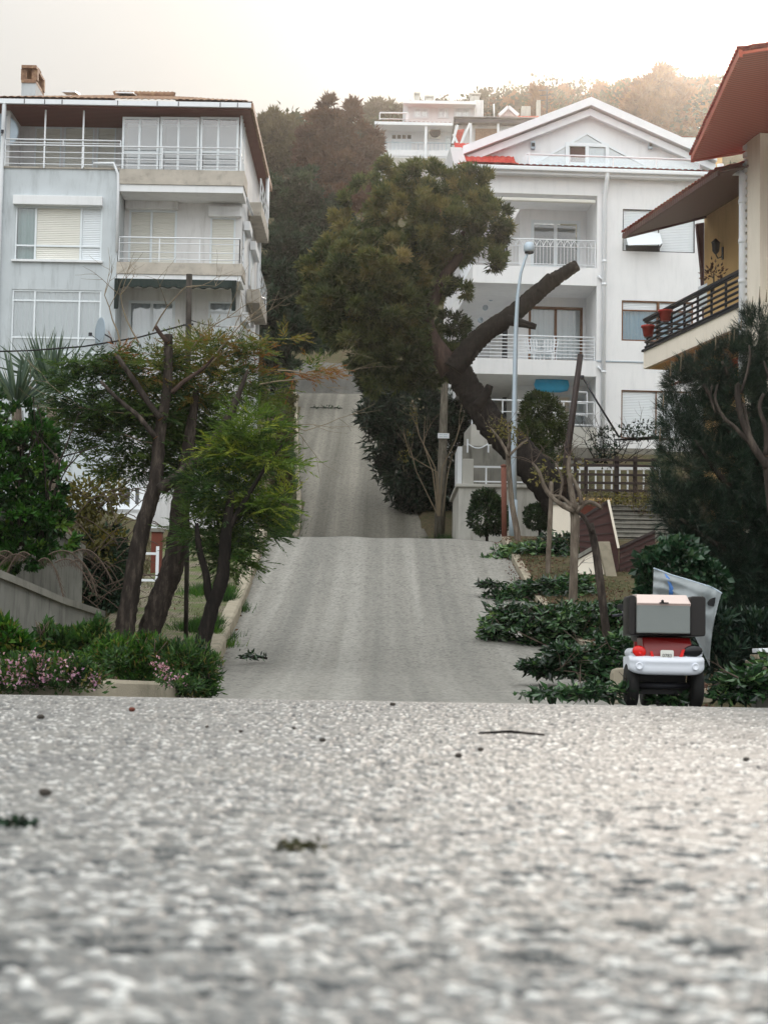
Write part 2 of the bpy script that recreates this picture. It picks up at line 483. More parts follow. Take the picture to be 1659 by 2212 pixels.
M['petal'] = leafmat('petal', ramp4('8f6484', 'a97c9a', 'bd93ac', 'd0b0c0'), .4, deep=1)
M['kerb'] = plaster('kerb', hexc('a39a88'), .75, hexc('5a5a48'), .7, 2.0, streak=False, bump=.6)
M['stone'] = simple('stone', hexc('4a443e'), .9, bump=.6, var=.6, scale=40)
M['plank'] = barkmat('plank', hexc('8e8472'), hexc('b3a892'), 10, .4)
M['scooter_white'] = simple('scooter_white', hexc('d6dae2'), .42, var=.95, scale=2)
M['scooter_red'] = simple('scooter_red', hexc('740f0e'), .3, var=.9)
M['lens_red'] = simple('lens_red', hexc('d2180f'), .15, var=.7, scale=20)
M['lens_dark'] = simple('lens_dark', hexc('0b0c10'), .1)
M['box_lid'] = simple('box_lid', hexc('c9b6ae'), .4, var=.93)
M['box_grey'] = simple('box_grey', hexc('777c7a'), .6, var=.95, bump=.15, scale=20)
M['box_side'] = simple('box_side', hexc('1a1615'), .55)
M['plate'] = simple('plate', hexc('d8d8d0'), .4)
M['ink'] = simple('ink', hexc('202024'), .6)
M['chrome'] = simple('chrome', hexc('b0b4b8'), .15, 1)
M['bright_blue'] = simple('bright_blue', hexc('2fb4e8'), .35)
M['red_pot'] = simple('red_pot', hexc('a32f26'), .6)
M['brick_red'] = simple('brick_red', hexc('683629'), .85, bump=.5, var=.7, scale=12)

def soffitboards(name, c):
    t = NT(name); v = t.coord((1, 1, 1))
    w = t.n('ShaderNodeTexWave', wave_type='BANDS', bands_direction='Y'); w.inputs['Scale'].default_value = 2.2; w.inputs['Distortion'].default_value = .2
    t.l(v, w.inputs['Vector'])
    col = t.mix(t.ramp(w.outputs['Fac'], [(.0, (0, 0, 0, 1)), (.12, (1, 1, 1, 1))]), dark(c, .35), c)
    return t.pbr(col, .6, t.bump(w.outputs['Fac'], .4, .02), spec=.3)
M['soffit_wood'] = soffitboards('soffit_wood', hexc('6b332a'))
M['soffit_red'] = soffitboards('soffit_red', hexc('b04a38'))
M['soffit_brown'] = soffitboards('soffit_brown', hexc('4c2023'))
# ------------------------------------------------------------------ terrain, road, street
def pchip(xs, ys):
    xs, ys = np.array(xs, float), np.array(ys, float)
    h = np.diff(xs); dl = np.diff(ys) / h; mm = np.zeros(len(xs))
    mm[1:-1] = np.where(dl[:-1] * dl[1:] > 0, 2 * dl[:-1] * dl[1:] / np.where(np.abs(dl[:-1] + dl[1:]) < 1e-9, 1, dl[:-1] + dl[1:]), 0)
    mm[0], mm[-1] = dl[0], dl[-1]
    def fn(x):
        x = np.asarray(x, float); i = np.clip(np.searchsorted(xs, x) - 1, 0, len(xs) - 2)
        t = (x - xs[i]) / h[i]
        r = (2 * t**3 - 3 * t**2 + 1) * ys[i] + (t**3 - 2 * t**2 + t) * h[i] * mm[i] + (-2 * t**3 + 3 * t**2) * ys[i + 1] + (t**3 - t**2) * h[i] * mm[i + 1]
        return np.where(x > xs[-1], ys[-1] + (x - xs[-1]) * mm[-1], np.where(x < xs[0], ys[0], r))
    return fn
roadZ = pchip([-30, -5, 5.5, 9, 13, 18, 21, 24.5, 27.9, 33, 38.7, 41.8, 47.0, 48.6, 52, 58, 61, 65, 75, 88, 99, 101, 107, 112, 130, 150, 180, 220, 300, 420],
              [0, 0, 0, -.05, -.14, -.25, -.25, -.10, .10, .75, 1.65, 2.31, 3.36, 3.50, 3.60, 3.76, 3.98, 4.72, 7.5, 11.4, 14.75, 15.0, 15.42, 16.95, 21.1, 26, 41, 59, 84, 108])
roadL = pchip([19, 27.9, 38.7, 47.7, 52, 58, 65, 80, 100, 112, 150, 200], [-1.95, -2.56, -2.89, -3.08, -3.3, -3.2, -2.98, -3.75, -4.9, -6.1, -7.3, -9])
roadR = pchip([19, 27.9, 38.7, 47.7, 52, 58, 65, 80, 100, 112, 150, 200], [4.1, 3.45, 3.1, 2.98, 3.3, 2.6, 1.6, .7, -.35, -1.5, -3.2, -5])
def sstep(x): x = np.clip(x, 0, 1); return x * x * (3 - 2 * x)
def verge(Y): return roadZ(Y) + .10
def groundZ(X, Y):
    X, Y = np.asarray(X, float), np.asarray(Y, float)
    z = roadZ(Y)
    L, Rr = roadL(np.maximum(Y, 19)) - 1.0 * sstep((18.6 - Y) / 2.5), roadR(np.maximum(Y, 19))
    on = (X > L - .05) & (X < Rr + .05)
    street = Y < 16.22
    side = np.where(on | street, -.12, .10)
    bank = 1.2 * sstep((X - Rr - 2.0) / 1.5) * sstep((Y - 50.8) / 1.2) * sstep((95 - Y) / 30)
    bank = bank + 2.0 * sstep((X - Rr - 2.2) / 3) * sstep((Y - 55) / 6) * sstep((95 - Y) / 25)
    bl = .5 * sstep((L - 2.4 - X) / 2.0) * sstep((Y - 20) / 8)
    far = sstep((Y - 130) / 60)
    hill = far * (2.5 * np.sin(X * .03 + 1) + 2 * np.sin(X * .07 + Y * .02)) + far * np.clip(X, 0, 120) * .03
    return z + side + bank + bl + hill

def grid_mesh(name, xs, ys, zf, mats, kind='structure'):
    X, Y = np.meshgrid(xs, ys); Z = zf(X, Y)
    nx, ny = len(xs), len(ys)
    V = np.stack([X, Y, Z], -1).reshape(-1, 3)
    i = (np.arange(ny - 1)[:, None] * nx + np.arange(nx - 1)[None]).ravel()
    q = np.stack([i, i + 1, i + nx + 1, i + nx], 1)
    o = np_mesh(name, V, q, None, mats, smooth=True)
    return props(o, kind=kind)

t = NT('earth'); v = t.coord()
big = t.noise(v, .7, 6, .65); fine = t.noise(v, 9, 6, .7)
c = t.ramp(big, [(.35, hexc('53493c')), (.5, hexc('4a4a34')), (.65, hexc('38462a'))])
c = t.mix(t.ramp(fine, [(.4, (0, 0, 0, 1)), (.65, (.8, .8, .8, 1))]), c, hexc('6e614c'))
M['earth'] = t.pbr(c, .95, t.bump(fine, 1, .06), spec=.1)
t = NT('pavers'); v = t.coord()
br = t.n('ShaderNodeTexBrick'); br.inputs['Scale'].default_value = 5; t.l(v, br.inputs['Vector'])
br.inputs['Color1'].default_value = hexc('94897a'); br.inputs['Color2'].default_value = hexc('6b6156'); br.inputs['Mortar'].default_value = hexc('32361f'); br.inputs['Mortar Size'].default_value = .04
c = t.mix(t.ramp(t.noise(v, 1.6, 6, .7), [(.45, (0, 0, 0, 1)), (.62, (1, 1, 1, 1))]), br.outputs['Color'], hexc('4c5a2c'))
M['pavers'] = t.pbr(c, .9, t.bump(t.noise(v, 20, 4), .7, .02), spec=.15)
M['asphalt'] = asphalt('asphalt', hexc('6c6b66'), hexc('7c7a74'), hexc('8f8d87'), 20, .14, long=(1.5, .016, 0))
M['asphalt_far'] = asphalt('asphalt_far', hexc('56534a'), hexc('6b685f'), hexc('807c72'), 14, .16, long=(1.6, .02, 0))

M['asphalt_shaded'] = asphalt('asphalt_shaded', hexc('4c4b47'), hexc('5c5b56'), hexc('6c6a64'), 12, .2, long=(1.4, .02, 0))  # tree shade over the topmost stretch is put into this darker colour
xs = np.concatenate([np.linspace(-90, -14, 24), np.linspace(-12, 14, 105), np.linspace(16, 110, 28)])
ys = np.concatenate([np.linspace(-40, 16.05, 20), np.linspace(16.4, 70, 180), np.linspace(71, 160, 90), np.linspace(163, 440, 80)])
grid_mesh('ground', xs, ys, groundZ, M['earth'])

# sloping road, one strip from the near street up the hill
rows = np.concatenate([np.arange(18.2, 46.5, .4), np.arange(46.6, 49.5, .15), np.arange(49.5, 98, .5), np.arange(98, 102, .2), np.arange(102, 200, 1)])
nc = 33; us = np.linspace(0, 1, nc)
def strip(name, rows, mats, z0=0.0):
    Yg = np.repeat(rows[:, None], nc, 1); L, Rr = roadL(rows)[:, None], roadR(rows)[:, None]
    flare = 3.0 * sstep((22.5 - rows) / 4.5)[:, None]
    Xg = (L - flare * .0) + (Rr + flare - L) * us[None]
    cross = -.05 * (2 * us[None] - 1) ** 2
    wav = .012 * np.sin(Xg * 2.1 + Yg * .35) + .01 * np.sin(Xg * 4.3 - Yg * .8)
    Z = roadZ(Yg) + cross + wav + z0
    V = np.stack([Xg, Yg, Z], -1).reshape(-1, 3); i = (np.arange(len(rows) - 1)[:, None] * nc + np.arange(nc - 1)[None]).ravel()
    return props(np_mesh(name, V, np.stack([i, i + 1, i + nc + 1, i + nc], 1), None, mats, smooth=True), kind='structure')
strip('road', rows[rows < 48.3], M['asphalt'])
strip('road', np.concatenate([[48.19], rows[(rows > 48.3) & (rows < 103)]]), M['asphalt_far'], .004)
strip('road', np.concatenate([[102.9], rows[rows > 103]]), M['asphalt_shaded'], .008)

# near street: coarse asphalt as a real height field
def hash2(ix, iy, s):
    h = (ix.astype(np.int64) * 374761393 + iy.astype(np.int64) * 668265263 + s * 982451653) & 0x7fffffff
    h = ((h ^ (h >> 13)) * 1274126177) & 0x7fffffff
    return ((h ^ (h >> 16)) & 0xffffff) / 0xffffff
def worley(X, Y, s, seed):
    gx, gy = X / s, Y / s; ix, iy = np.floor(gx), np.floor(gy)
    best = np.full(X.shape, 9.0); cid = np.zeros(X.shape)
    for dx in (-1, 0, 1):
        for dy in (-1, 0, 1):
            jx, jy = ix + dx, iy + dy
            qx, qy = jx + hash2(jx, jy, seed), jy + hash2(jx, jy, seed + 1)
            d = (gx - qx) ** 2 + (gy - qy) ** 2
            m_ = d < best; best = np.where(m_, d, best); cid = np.where(m_, hash2(jx, jy, seed + 2), cid)
    return np.sqrt(best), cid
def streetheight(X, Y):
    Xw = X + .002 * np.sin(Y * 400 + 3 * np.sin(X * 90)); Yw = Y + .002 * np.sin(X * 260)
    d1, c1 = worley(Xw, Yw, .0088, 11)
    d2, c2 = worley(X, Y, .0044, 41)
    d3, c3 = worley(Xw * .7, Yw, .017, 77)
    g1 = np.clip(1 - (d1 / .75) ** 2, 0, 1) * (.3 + .7 * c1)
    g2 = np.clip(1 - (d2 / .8) ** 2, 0, 1) * (.3 + .7 * c2)
    P = np.stack([X.ravel(), Y.ravel(), np.zeros(X.size)], 1)
    und = (snoise(P, 2 * math.pi / .07, 3) * .0004 + snoise(P, 2 * math.pi / .5, 4) * .0012).reshape(X.shape)
    pit = np.where(c3 > .72, np.clip(1 - (d3 / (.30 + .3 * ((c3 * 57) % 1))) ** 2, 0, 1), 0)
    h = .0028 * g1 + .0013 * g2 + und - .006 * pit
    bright = np.clip((c1 - .62) / .38, 0, 1)
    tint = np.clip(.20 + .22 * g1 + .22 * g2 * c2 + .75 * bright * g1 - 1.2 * pit, 0, 1)  # pits darkened in colour too: bitumen plus painted bluish shade
    return h, tint
inv = np.linspace(1 / .42, 1 / 7.2, 700); ysn = 1 / inv
ysn = np.concatenate([[.25, .3, .36], ysn, np.linspace(7.4, 18.9, 60)])
tx = np.concatenate([np.linspace(-.9, -.3, 60)[:-1], np.linspace(-.3, .3, 860), np.linspace(.3, .9, 60)[1:]])
X = (ysn[:, None] + .05) * tx[None]; Y = np.repeat(ysn[:, None], len(tx), 1)
h, tint = streetheight(X, Y)
far = sstep((Y - 3.0) / 6)
Z = roadZ(Y) + h * (1 - .35 * far)
tint = tint * (1 - far * .4) + .28 * far * .4
V = np.stack([X, Y, Z], -1).reshape(-1, 3); i = (np.arange(len(ysn) - 1)[:, None] * len(tx) + np.arange(len(tx) - 1)[None]).ravel()
q = np.stack([i, i + 1, i + len(tx) + 1, i + len(tx)], 1)
t = NT('street_asphalt'); a = t.n('ShaderNodeAttribute', attribute_name='tint'); v = t.coord()
c = t.ramp(a.outputs['Fac'], [(0, hexc('0c151d')), (.12, hexc('2c3238')), (.28, hexc('585a5a')), (.52, hexc('7e7f7d')), (1, hexc('cfcfcb'))])
c = t.mix(t.ramp(t.noise(v, 3.2, 6, .65), [(.38, (0, 0, 0, 1)), (.72, (.55, .55, .55, 1))]), c, hexc('76756f'))
M['street'] = t.pbr(c, .62, spec=.3)
props(np_mesh('street', V, q, tint.ravel(), M['street'], smooth=True), kind='structure')
grid_mesh('street', np.linspace(-60, 60, 121), np.linspace(-30, 19.5, 100), lambda X, Y: roadZ(Y) - .012, M['asphalt'])

# kerbs
def kerb(name, pts, w, h, mat):
    mb = MB(); P = [np.array(p, float) for p in pts]; rings = []
    for k, p in enumerate(P):
        d = P[min(k + 1, len(P) - 1)] - P[max(k - 1, 0)]; d[2] = 0; d /= np.linalg.norm(d)
        s = np.array([d[1], -d[0], 0]); j = random.uniform(-.015, .015)
        rings.append([p - s * w / 2 + [0, 0, -.4], p - s * w / 2 + [0, 0, h + j], p + s * (w / 2 - .03) + [0, 0, h + j], p + s * (w / 2 + j) + [0, 0, h - .04], p + s * w / 2 + [0, 0, -.4]])
    mb.loft(rings, sm=False)
    return props(mb.build(name, mat), kind='structure')
left_path = [(-14, 16.05), (-8, 16.0), (-5, 15.95), (-3.4, 15.95), (-2.75, 16.0), (-2.4, 16.25), (-2.15, 16.9), (-2.03, 18)] + [(float(roadL(y)) - .02, y) for y in np.arange(19.2, 47.5, 1.0)]
pts = []
for k in range(len(left_path) - 1):
    a, b = left_path[k], left_path[k + 1]; n = max(1, int(math.hypot(b[0] - a[0], b[1] - a[1]) / .5))
    pts += [(a[0] + (b[0] - a[0]) * i / n, a[1] + (b[1] - a[1]) * i / n) for i in range(n)]
pts = [(x, y, float(roadZ(y))) for x, y in pts]
kerb('kerb', pts, .24, .2, M['kerb'])
kerb('kerb', [(float(roadR(y)) + .12 + 1.5 * float(sstep((22 - y) / 4)), y, float(roadZ(y)) - .04) for y in np.arange(19.0, 47.4, .5)], .2, .15, M['kerb'])
kerb('kerb', [(float(roadL(y)) - .1, y, float(roadZ(y)) - .04) for y in np.arange(64, 99, .7)], .18, .14, M['kerb'])
# footpath of brick pavers beside the left kerb
ysp = np.arange(24, 47, .4)
Xg = np.stack([roadL(ysp) - .16 - 2.0 * u for u in np.linspace(0, 1, 6)], 1); Yg = np.repeat(ysp[:, None], 6, 1)
Zg = roadZ(Yg) + .155 + .02 * np.sin(Xg * 3 + Yg)
V = np.stack([Xg, Yg, Zg], -1).reshape(-1, 3); i = (np.arange(len(ysp) - 1)[:, None] * 6 + np.arange(5)[None]).ravel()
props(np_mesh('footpath', V, np.stack([i, i + 6, i + 7, i + 1], 1), None, M['pavers'], smooth=True), kind='structure')
# ------------------------------------------------------------------ buildings
class Fac:
    """a vertical picture plane: local u to the right, w into the building, z up from the base"""
    def __init__(s, x, Y, zbase, ang=0):
        p = at(x, 1106, Y); s.O = np.array([p[0], Y, zbase]); s.a = ang
        s.u = np.array([math.cos(ang), math.sin(ang), 0]); s.w = np.array([-math.sin(ang), math.cos(ang), 0])
    def uz(s, x, y, w=0.0):
        d = ray(x, y); o = s.O + s.w * w
        k = ((o - CAM) @ s.w) / (d @ s.w); p = CAM + d * k - s.O
        return p @ s.u, p[2]
    def rect(s, x0, y0, x1, y1, w=0.0):
        xm, ym = (x0 + x1) / 2, (y0 + y1) / 2
        return s.uz(x0, ym, w)[0], s.uz(x1, ym, w)[0], s.uz(xm, y1, w)[1], s.uz(xm, y0, w)[1]   # u0 u1 z0 z1
    def world(s, u, w, z): return s.O + s.u * u + s.w * w + np.array([0, 0, z])

def wall(mb, u0, u1, z0, z1, w, holes=(), reveal=.15, mi=0):
    us = sorted({u0, u1, *[h[0] for h in holes], *[h[1] for h in holes]}); zs = sorted({z0, z1, *[h[2] for h in holes], *[h[3] for h in holes]})
    us = [u for u in us if u0 <= u <= u1]; zs = [z for z in zs if z0 <= z <= z1]
    for i in range(len(us) - 1):
        for j in range(len(zs) - 1):
            uc, zc = (us[i] + us[i + 1]) / 2, (zs[j] + zs[j + 1]) / 2
            if any(h[0] < uc < h[1] and h[2] < zc < h[3] for h in holes): continue
            mb.add([(us[i], w, zs[j]), (us[i + 1], w, zs[j]), (us[i + 1], w, zs[j + 1]), (us[i], w, zs[j + 1])], [(0, 1, 2, 3)], mi)
    for a, b, c, d in holes:
        r = w + reveal
        mb.add([(a, w, c), (b, w, c), (b, w, d), (a, w, d), (a, r, c), (b, r, c), (b, r, d), (a, r, d)], [(0, 1, 5, 4), (1, 2, 6, 5), (2, 3, 7, 6), (3, 0, 4, 7)], mi)

def slats(mb, u0, u1, z0, z1, w, pitch=.055, mi=0, d=.012):
    n = max(2, int((z1 - z0) / pitch)); h = (z1 - z0) / n
    for k in range(n):
        a = z0 + k * h
        mb.add([(u0, w, a), (u1, w, a), (u1, w - d, a + h * .35), (u0, w - d, a + h * .35), (u1, w, a + h), (u0, w, a + h)], [(0, 1, 2, 3), (3, 2, 4, 5)], mi)

def window(parent, rect, w, vs=(), hs=(), frame='white_pvc', fill='curtain', fw=.055, cells=None, glass='glass', name='window', label=None, back=.16):
    """frame with mullions at fractions vs and transoms at fractions hs; pane and what hangs behind it as sub-parts.
    cells: list of (i, j, kind) overriding the fill of a cell; kind 'shutter', 'open', or a curtain material"""
    u0, u1, z0, z1 = rect
    mb = MB(); e = .003
    mb.box(u0, u0 + fw, w - .03, w + .05, z0, z1); mb.box(u1 - fw, u1, w - .03, w + .05, z0, z1)
    mb.box(u0 + fw, u1 - fw, w - .03, w + .05, z0, z0 + fw); mb.box(u0 + fw, u1 - fw, w - .03, w + .05, z1 - fw, z1)
    ue = [u0 + fw] + [u0 + (u1 - u0) * v for v in vs] + [u1 - fw]
    ze = [z0 + fw] + [z0 + (z1 - z0) * h for h in hs] + [z1 - fw]
    for u in ue[1:-1]: mb.box(u - fw / 2, u + fw / 2, w - .026, w + .046, z0 + fw, z1 - fw)
    for z in ze[1:-1]:
        for i in range(len(ue) - 1):
            mb.box(ue[i] + (fw / 2 if i else 0), ue[i + 1] - (fw / 2 if i < len(ue) - 2 else 0), w - .022, w + .042, z - fw / 2, z + fw / 2)
    fo = mb.build(name, M[frame], parent)
    if label: fo['label'] = label
    cells = {(i, j): k for i, j, k in (cells or [])}
    gb, sb = MB(), {}
    for i in range(len(ue) - 1):
        for j in range(len(ze) - 1):
            k = cells.get((i, j), fill)
            if k == 'open': continue
            a, b, c, d = ue[i], ue[i + 1], ze[j], ze[j + 1]
            if k in ('shutter', 'shutter_white'):
                slats(sb.setdefault(k, MB()), a, b, c, d, w + .03)
            else:
                gb.add([(a, w + .012, c), (b, w + .012, c), (b, w + .012, d), (a, w + .012, d)], [(0, 1, 2, 3)])
                m_ = sb.setdefault(k, MB()); n = max(3, int((b - a) / .06)); 
                vs_ = []
                for q in range(n + 1):
                    uu = a + (b - a) * q / n; ww = w + back + (.022 * math.sin(q * 2.1) if 'curtain' in k else 0)
                    vs_ += [(uu, ww, c - .02), (uu, ww, d + .02)]
                m_.add(vs_, [(2 * q, 2 * q + 2, 2 * q + 3, 2 * q + 1) for q in range(n)])
    if gb.v: gb.build('pane', M[glass], fo)
    for k, m_ in sb.items(): m_.build({'shutter': 'shutter', 'shutter_white': 'shutter', 'room_dark': 'interior', 'room_pale': 'interior'}.get(k, 'curtain'), M[k], fo)
    return fo

def shutterbox(parent, rect, w, d=.2, mat='white_plaster'):
    u0, u1, z0, z1 = rect
    return MB().box(u0, u1, w - d, w + .02, z0, z1).build('shutter_box', M[mat], parent, .015)

def railing(parent, pts, zs, posts, mat='white_paint', bars=(), r=.02, name='railing', vert=None, rails=None):
    """pts: plan polyline [(u, w)], zs: heights of the rails, posts: spacing"""
    mb = MB()
    for k, z in enumerate(zs):
        mb.tube([(u, w, z) for u, w in pts], r * (1.3 if k == len(zs) - 1 else .8), 6, sm=True)
    for a, b in zip(pts[:-1], pts[1:]):
        L = math.hypot(b[0] - a[0], b[1] - a[1]); n = max(1, round(L / posts))
        for i in range(n + 1):
            p = (a[0] + (b[0] - a[0]) * i / n, a[1] + (b[1] - a[1]) * i / n)
            mb.bar((*p, zs[0] - .08), (*p, zs[-1]), r * 1.5)
        if vert:
            n = max(1, round(L / vert))
            for i in range(n + 1):
                p = (a[0] + (b[0] - a[0]) * i / n, a[1] + (b[1] - a[1]) * i / n)
                mb.bar((*p, zs[0]), (*p, zs[-1] - r), r * .7)
    return mb.build(name, M[mat], parent)

def tileroof(name, c00, c10, c11, c01, mat, parent, pitch=.22, amp=.035, thick=.05):
    """pantile surface between four corners (c00-c10 eave, c01-c11 ridge)"""
    c00, c10, c11, c01 = [np.array(p, float) for p in (c00, c10, c11, c01)]
    Lu = np.linalg.norm(c10 - c00); Lv = np.linalg.norm(c01 - c00)
    nu = max(8, int(Lu / pitch) * 6); nv = max(4, int(Lv / .34) * 3)
    U, Vv = np.meshgrid(np.linspace(0, 1, nu + 1), np.linspace(0, 1, nv + 1))
    P = (c00 * ((1 - U) * (1 - Vv))[..., None] + c10 * (U * (1 - Vv))[..., None] + c11 * (U * Vv)[..., None] + c01 * ((1 - U) * Vv)[..., None])
    nrm = np.cross(c10 - c00, c01 - c00); nrm /= np.linalg.norm(nrm)
    if nrm[2] < 0: nrm = -nrm
    lift = amp * (np.abs(np.sin(U * Lu / pitch * math.pi)) ** .7) + .03 * (1 - (Vv * Lv / .34) % 1.0)
    P = P + nrm * lift[..., None]
    V = P.reshape(-1, 3); i = (np.arange(nv)[:, None] * (nu + 1) + np.arange(nu)[None]).ravel()
    q = np.stack([i, i + 1, i + nu + 2, i + nu + 1], 1)
    return np_mesh(name, V, q, None, M[mat], parent, smooth=True)

# ======================== left apartment house
def c1(x, y): return .36263 * x, 136.7 + .36263 * y
def left_house():
    f = Fac(260, 57, 2.6, 0)
    B = T('apartment_house', 'weathered grey and white four storey house on the left with tiled roof, balconies and shutters', 'house', f.O, f.a)
    def rc(x0, y0, x1, y1, w=0): return f.rect(*c1(x0, y0), *c1(x1, y1), w)
    def U(x, y, w=0): return f.uz(*c1(x, y), w)[0]
    def Zz(y, x=700, w=0): return f.uz(*c1(x, y), w)[1]
    uL, uM, uR = U(20, 700), U(705, 900), U(1428, 900)
    top = Zz(285); DEP = 9.2; RW = 1.35              # recess of balconies
    z3 = Zz(632); z3b = Zz(742, 1000); z2 = Zz(1188, 1000); z2b = Zz(1283, 1000)
    # grey block
    wn1 = rc(88, 850, 608, 1176); wn0 = rc(66, 1348, 600, 1722)
    mb = MB(); wall(mb, uL, uM, -.5, z3, 0, [wn1, wn0], .14)
    mb.add([(uM, 0, -.5), (uM, RW, -.5), (uM, RW, z3), (uM, 0, z3)], [(0, 1, 2, 3)])
    mb.add([(uL, 0, -.5), (uL, 0, z3), (uL, DEP, z3), (uL, DEP, -.5)], [(0, 1, 2, 3)])
    mb.add([(uL, 0, z3), (uM, 0, z3), (uM, RW + .4, z3), (uL, RW + .4, z3)], [(0, 1, 2, 3)])
    mb.build('wall', M['grey_plaster'], B)['label'] = 'stained grey plaster block'
    # recessed white wall behind balconies (two floors) and right-hand side wall
    dn1 = rc(765, 870, 1052, 1200, RW); wr1 = rc(1250, 915, 1402, 1200, RW); dn0 = rc(760, 1412, 1040, 1800, RW); wr0 = rc(1240, 1418, 1402, 1700, RW)
    mb = MB(); wall(mb, uM, uR - .03, -.5, z3, RW, [dn1, wr1, dn0, wr0], .1)
    mb.add([(uR - .03, RW, -.5), (uR - .03, DEP, -.5), (uR - .03, DEP, top), (uR - .03, RW, top)], [(0, 1, 2, 3)])
    mb.add([(uL, DEP, -.5), (uR, DEP, -.5), (uR, DEP, top), (uL, DEP, top)], [(3, 2, 1, 0)])
    mb.build('wall', M['off_plaster'], B)['label'] = 'off white wall behind the balconies'
    # top floor loggia back wall
    wt = RW + .4
    mb = MB(); tl = [rc(205, 375, 365, 640, wt), rc(380, 375, 560, 640, wt), rc(575, 375, 690, 640, wt)]
    wall(mb, uL, U(728, 500), z3, top, wt, tl, .08)
    mb.box(uL, uL + .14, .05, wt - .003, z3, top)
    mb.build('wall', M['off_plaster'], B)
    for r_ in tl: window(B, r_, wt + .03, fill='shutter', fw=.05)
    # balcony slabs: tan parapet band and white beam
    for (zt, zm, zb) in ((z3 + .02, Zz(722, 1000), Zz(765, 1000)), (z2, Zz(1257, 1000), Zz(1290, 1000))):
        MB().box(uM + .003, uR + .12, -.06, RW + .02, zm, zt).build('balcony_slab', M['tan_band'], B)
        MB().box(uM + .02, uR + .09, -.02, RW + .015, zb, zm - .002).build('beam', M['white_plaster'], B)
    MB().box(uL - .03, uM + .02, -.05, .3, z3, z3 + .05).build('ledge', M['tan_band'], B)
    # windows of grey block
    window(B, wn1, .06, [.235, .755], [.28], fill='shutter', cells=[(0, 0, 'curtain_green'), (0, 1, 'curtain_green'), (2, 0, 'shutter_white'), (2, 1, 'shutter_white')])
    shutterbox(B, rc(84, 795, 615, 850), 0, .22)
    MB().box(*(lambda r_: (r_[0], r_[1], -.1, .1, r_[2], r_[3]))(rc(70, 1172, 612, 1184))).build('sill', M['white_plaster'], B)
    window(B, wn0, .06, [.255, .755], [.24, .83], fill='curtain_pale', glass='glass_pale', back=.06)
    # doors and windows behind balconies
    window(B, dn1, RW + .05, [.47], fill='shutter', fw=.07); shutterbox(B, rc(750, 820, 1064, 872, RW), RW, .22, 'off_plaster')
    window(B, wr1, RW + .05, [], fill='shutter', fw=.06); shutterbox(B, rc(1245, 858, 1440, 918, RW), RW, .22)
    window(B, dn0, RW + .05, [.5], [], fill='curtain_pale', fw=.09, glass='glass_pale'); window(B, wr0, RW + .05, [], [.78], fill='curtain_pale', glass='glass_pale')
    # glazed enclosure of top floor
    x0, x1 = U(724, 500), U(1420, 500)
    g = rc(724, 312, 1420, 640); wsec = [(724, 945), (950, 1185), (1190, 1420)]
    for a, b in wsec:
        window(B, rc(a, 312, b, 640), .12, [.47], [.36], fill='room_pale', fw=.07, glass='glass_pale', back=.9, name='glazed_enclosure')
    MB().box(x0, x1, 1.2, 1.25, z3, top).build('wall', M['off_plaster'], B)
    # side glazing of enclosure
    mb = MB()
    for k in range(4): mb.box(uR - .06, uR, .14 + k * .42, .2 + k * .42, z3, top)
    mb.box(uR - .05, uR - .01, .2, 1.4, (z3 + top) / 2 - .3, (z3 + top) / 2 - .24); mb.build('window', M['white_pvc'], B)
    # railings
    railing(B, [(uL + .05, -.1), (uR, -.1)], [z3 + .12, z3 + .32, z3 + .5, z3 + .72][:4], 1.27)
    railing(B, [(uL + .05, -.1), (U(722, 500), -.1)], [Zz(480) - .02, Zz(465)], 2.4)
    mb = MB()
    for x in (272, 500): mb.bar((U(x, 400), -.08, z3), (U(x, 400), -.08, top + .1), .05)
    mb.build('post', M['white_paint'], B)
    railing(B, [(uM + .06, -.0), (uR + .03, -.0), (uR + .03, 1.3)], [z2 + .12, z2 + .34, z2 + .62, z2 + .80], 1.15)
    # awning
    a0, a1 = U(692, 1300), U(1412, 1300); za = Zz(1288, 1000); zb = Zz(1350, 1000)
    mb = MB(); n = 46
    vs_ = []
    for k in range(n + 1):
        u = a0 + (a1 - a0) * k / n
        vs_ += [(u, -.1, za), (u, -.3, zb + .04 + .025 * math.cos(k * 1.4)), (u, -.28, zb + .02 + .03 * math.cos(k * 1.4))]
    mb.add(vs_, [(3 * k + j, 3 * k + 3 + j, 3 * k + 4 + j, 3 * k + 1 + j) for k in range(n) for j in (0, 1)])
    for u, e in ((a0, -.1), (a1, .1)):
        zlow = Zz(1478, 1000)
        mb.slab([(u, -.32, zlow), (u, -.16, zlow + .1), (u, -.06, za), (u, -.36, za - .06)], (.12 if e < 0 else -.12, 0, 0))
        mb.slab([(u, -.3, zlow), (u + .16 * (1 if e < 0 else -1), -.3, zb + .05), (u + .3 * (1 if e < 0 else -1), -.3, zb + .06), (u, -.3, zb + .1)], (0, .012, 0))
    mb.build('awning', M['awning'], B)
    # roof
    zr = Zz(250, 750); e0, e1 = U(0, 250) - .1, U(1500, 280) + .02; RZ = Zz(196, 700, 4.4)
    rise = RZ - zr
    uA, uB = e0 + 3.0, e1 - 3.0
    roof = MB(); roof.box(e0, e1, -.55, -.45, Zz(278, 750), zr); n = 9
    go = roof.build('gutter', M['white_paint'], B)
    gj = MB()
    for x in (165, 285, 388, 716, 950, 1075, 1322, 1424): gj.box(U(x, 260) - .012, U(x, 260) + .012, -.56, -.555, Zz(279, 750), zr - .01)
    gj.build('joint', M['dark_metal'], go)
    tileroof('roof', (e0, -.5, zr + .03), (e1, -.5, zr + .03), (uB, 4.4, RZ), (uA, 4.4, RZ), 'tile_old', B)
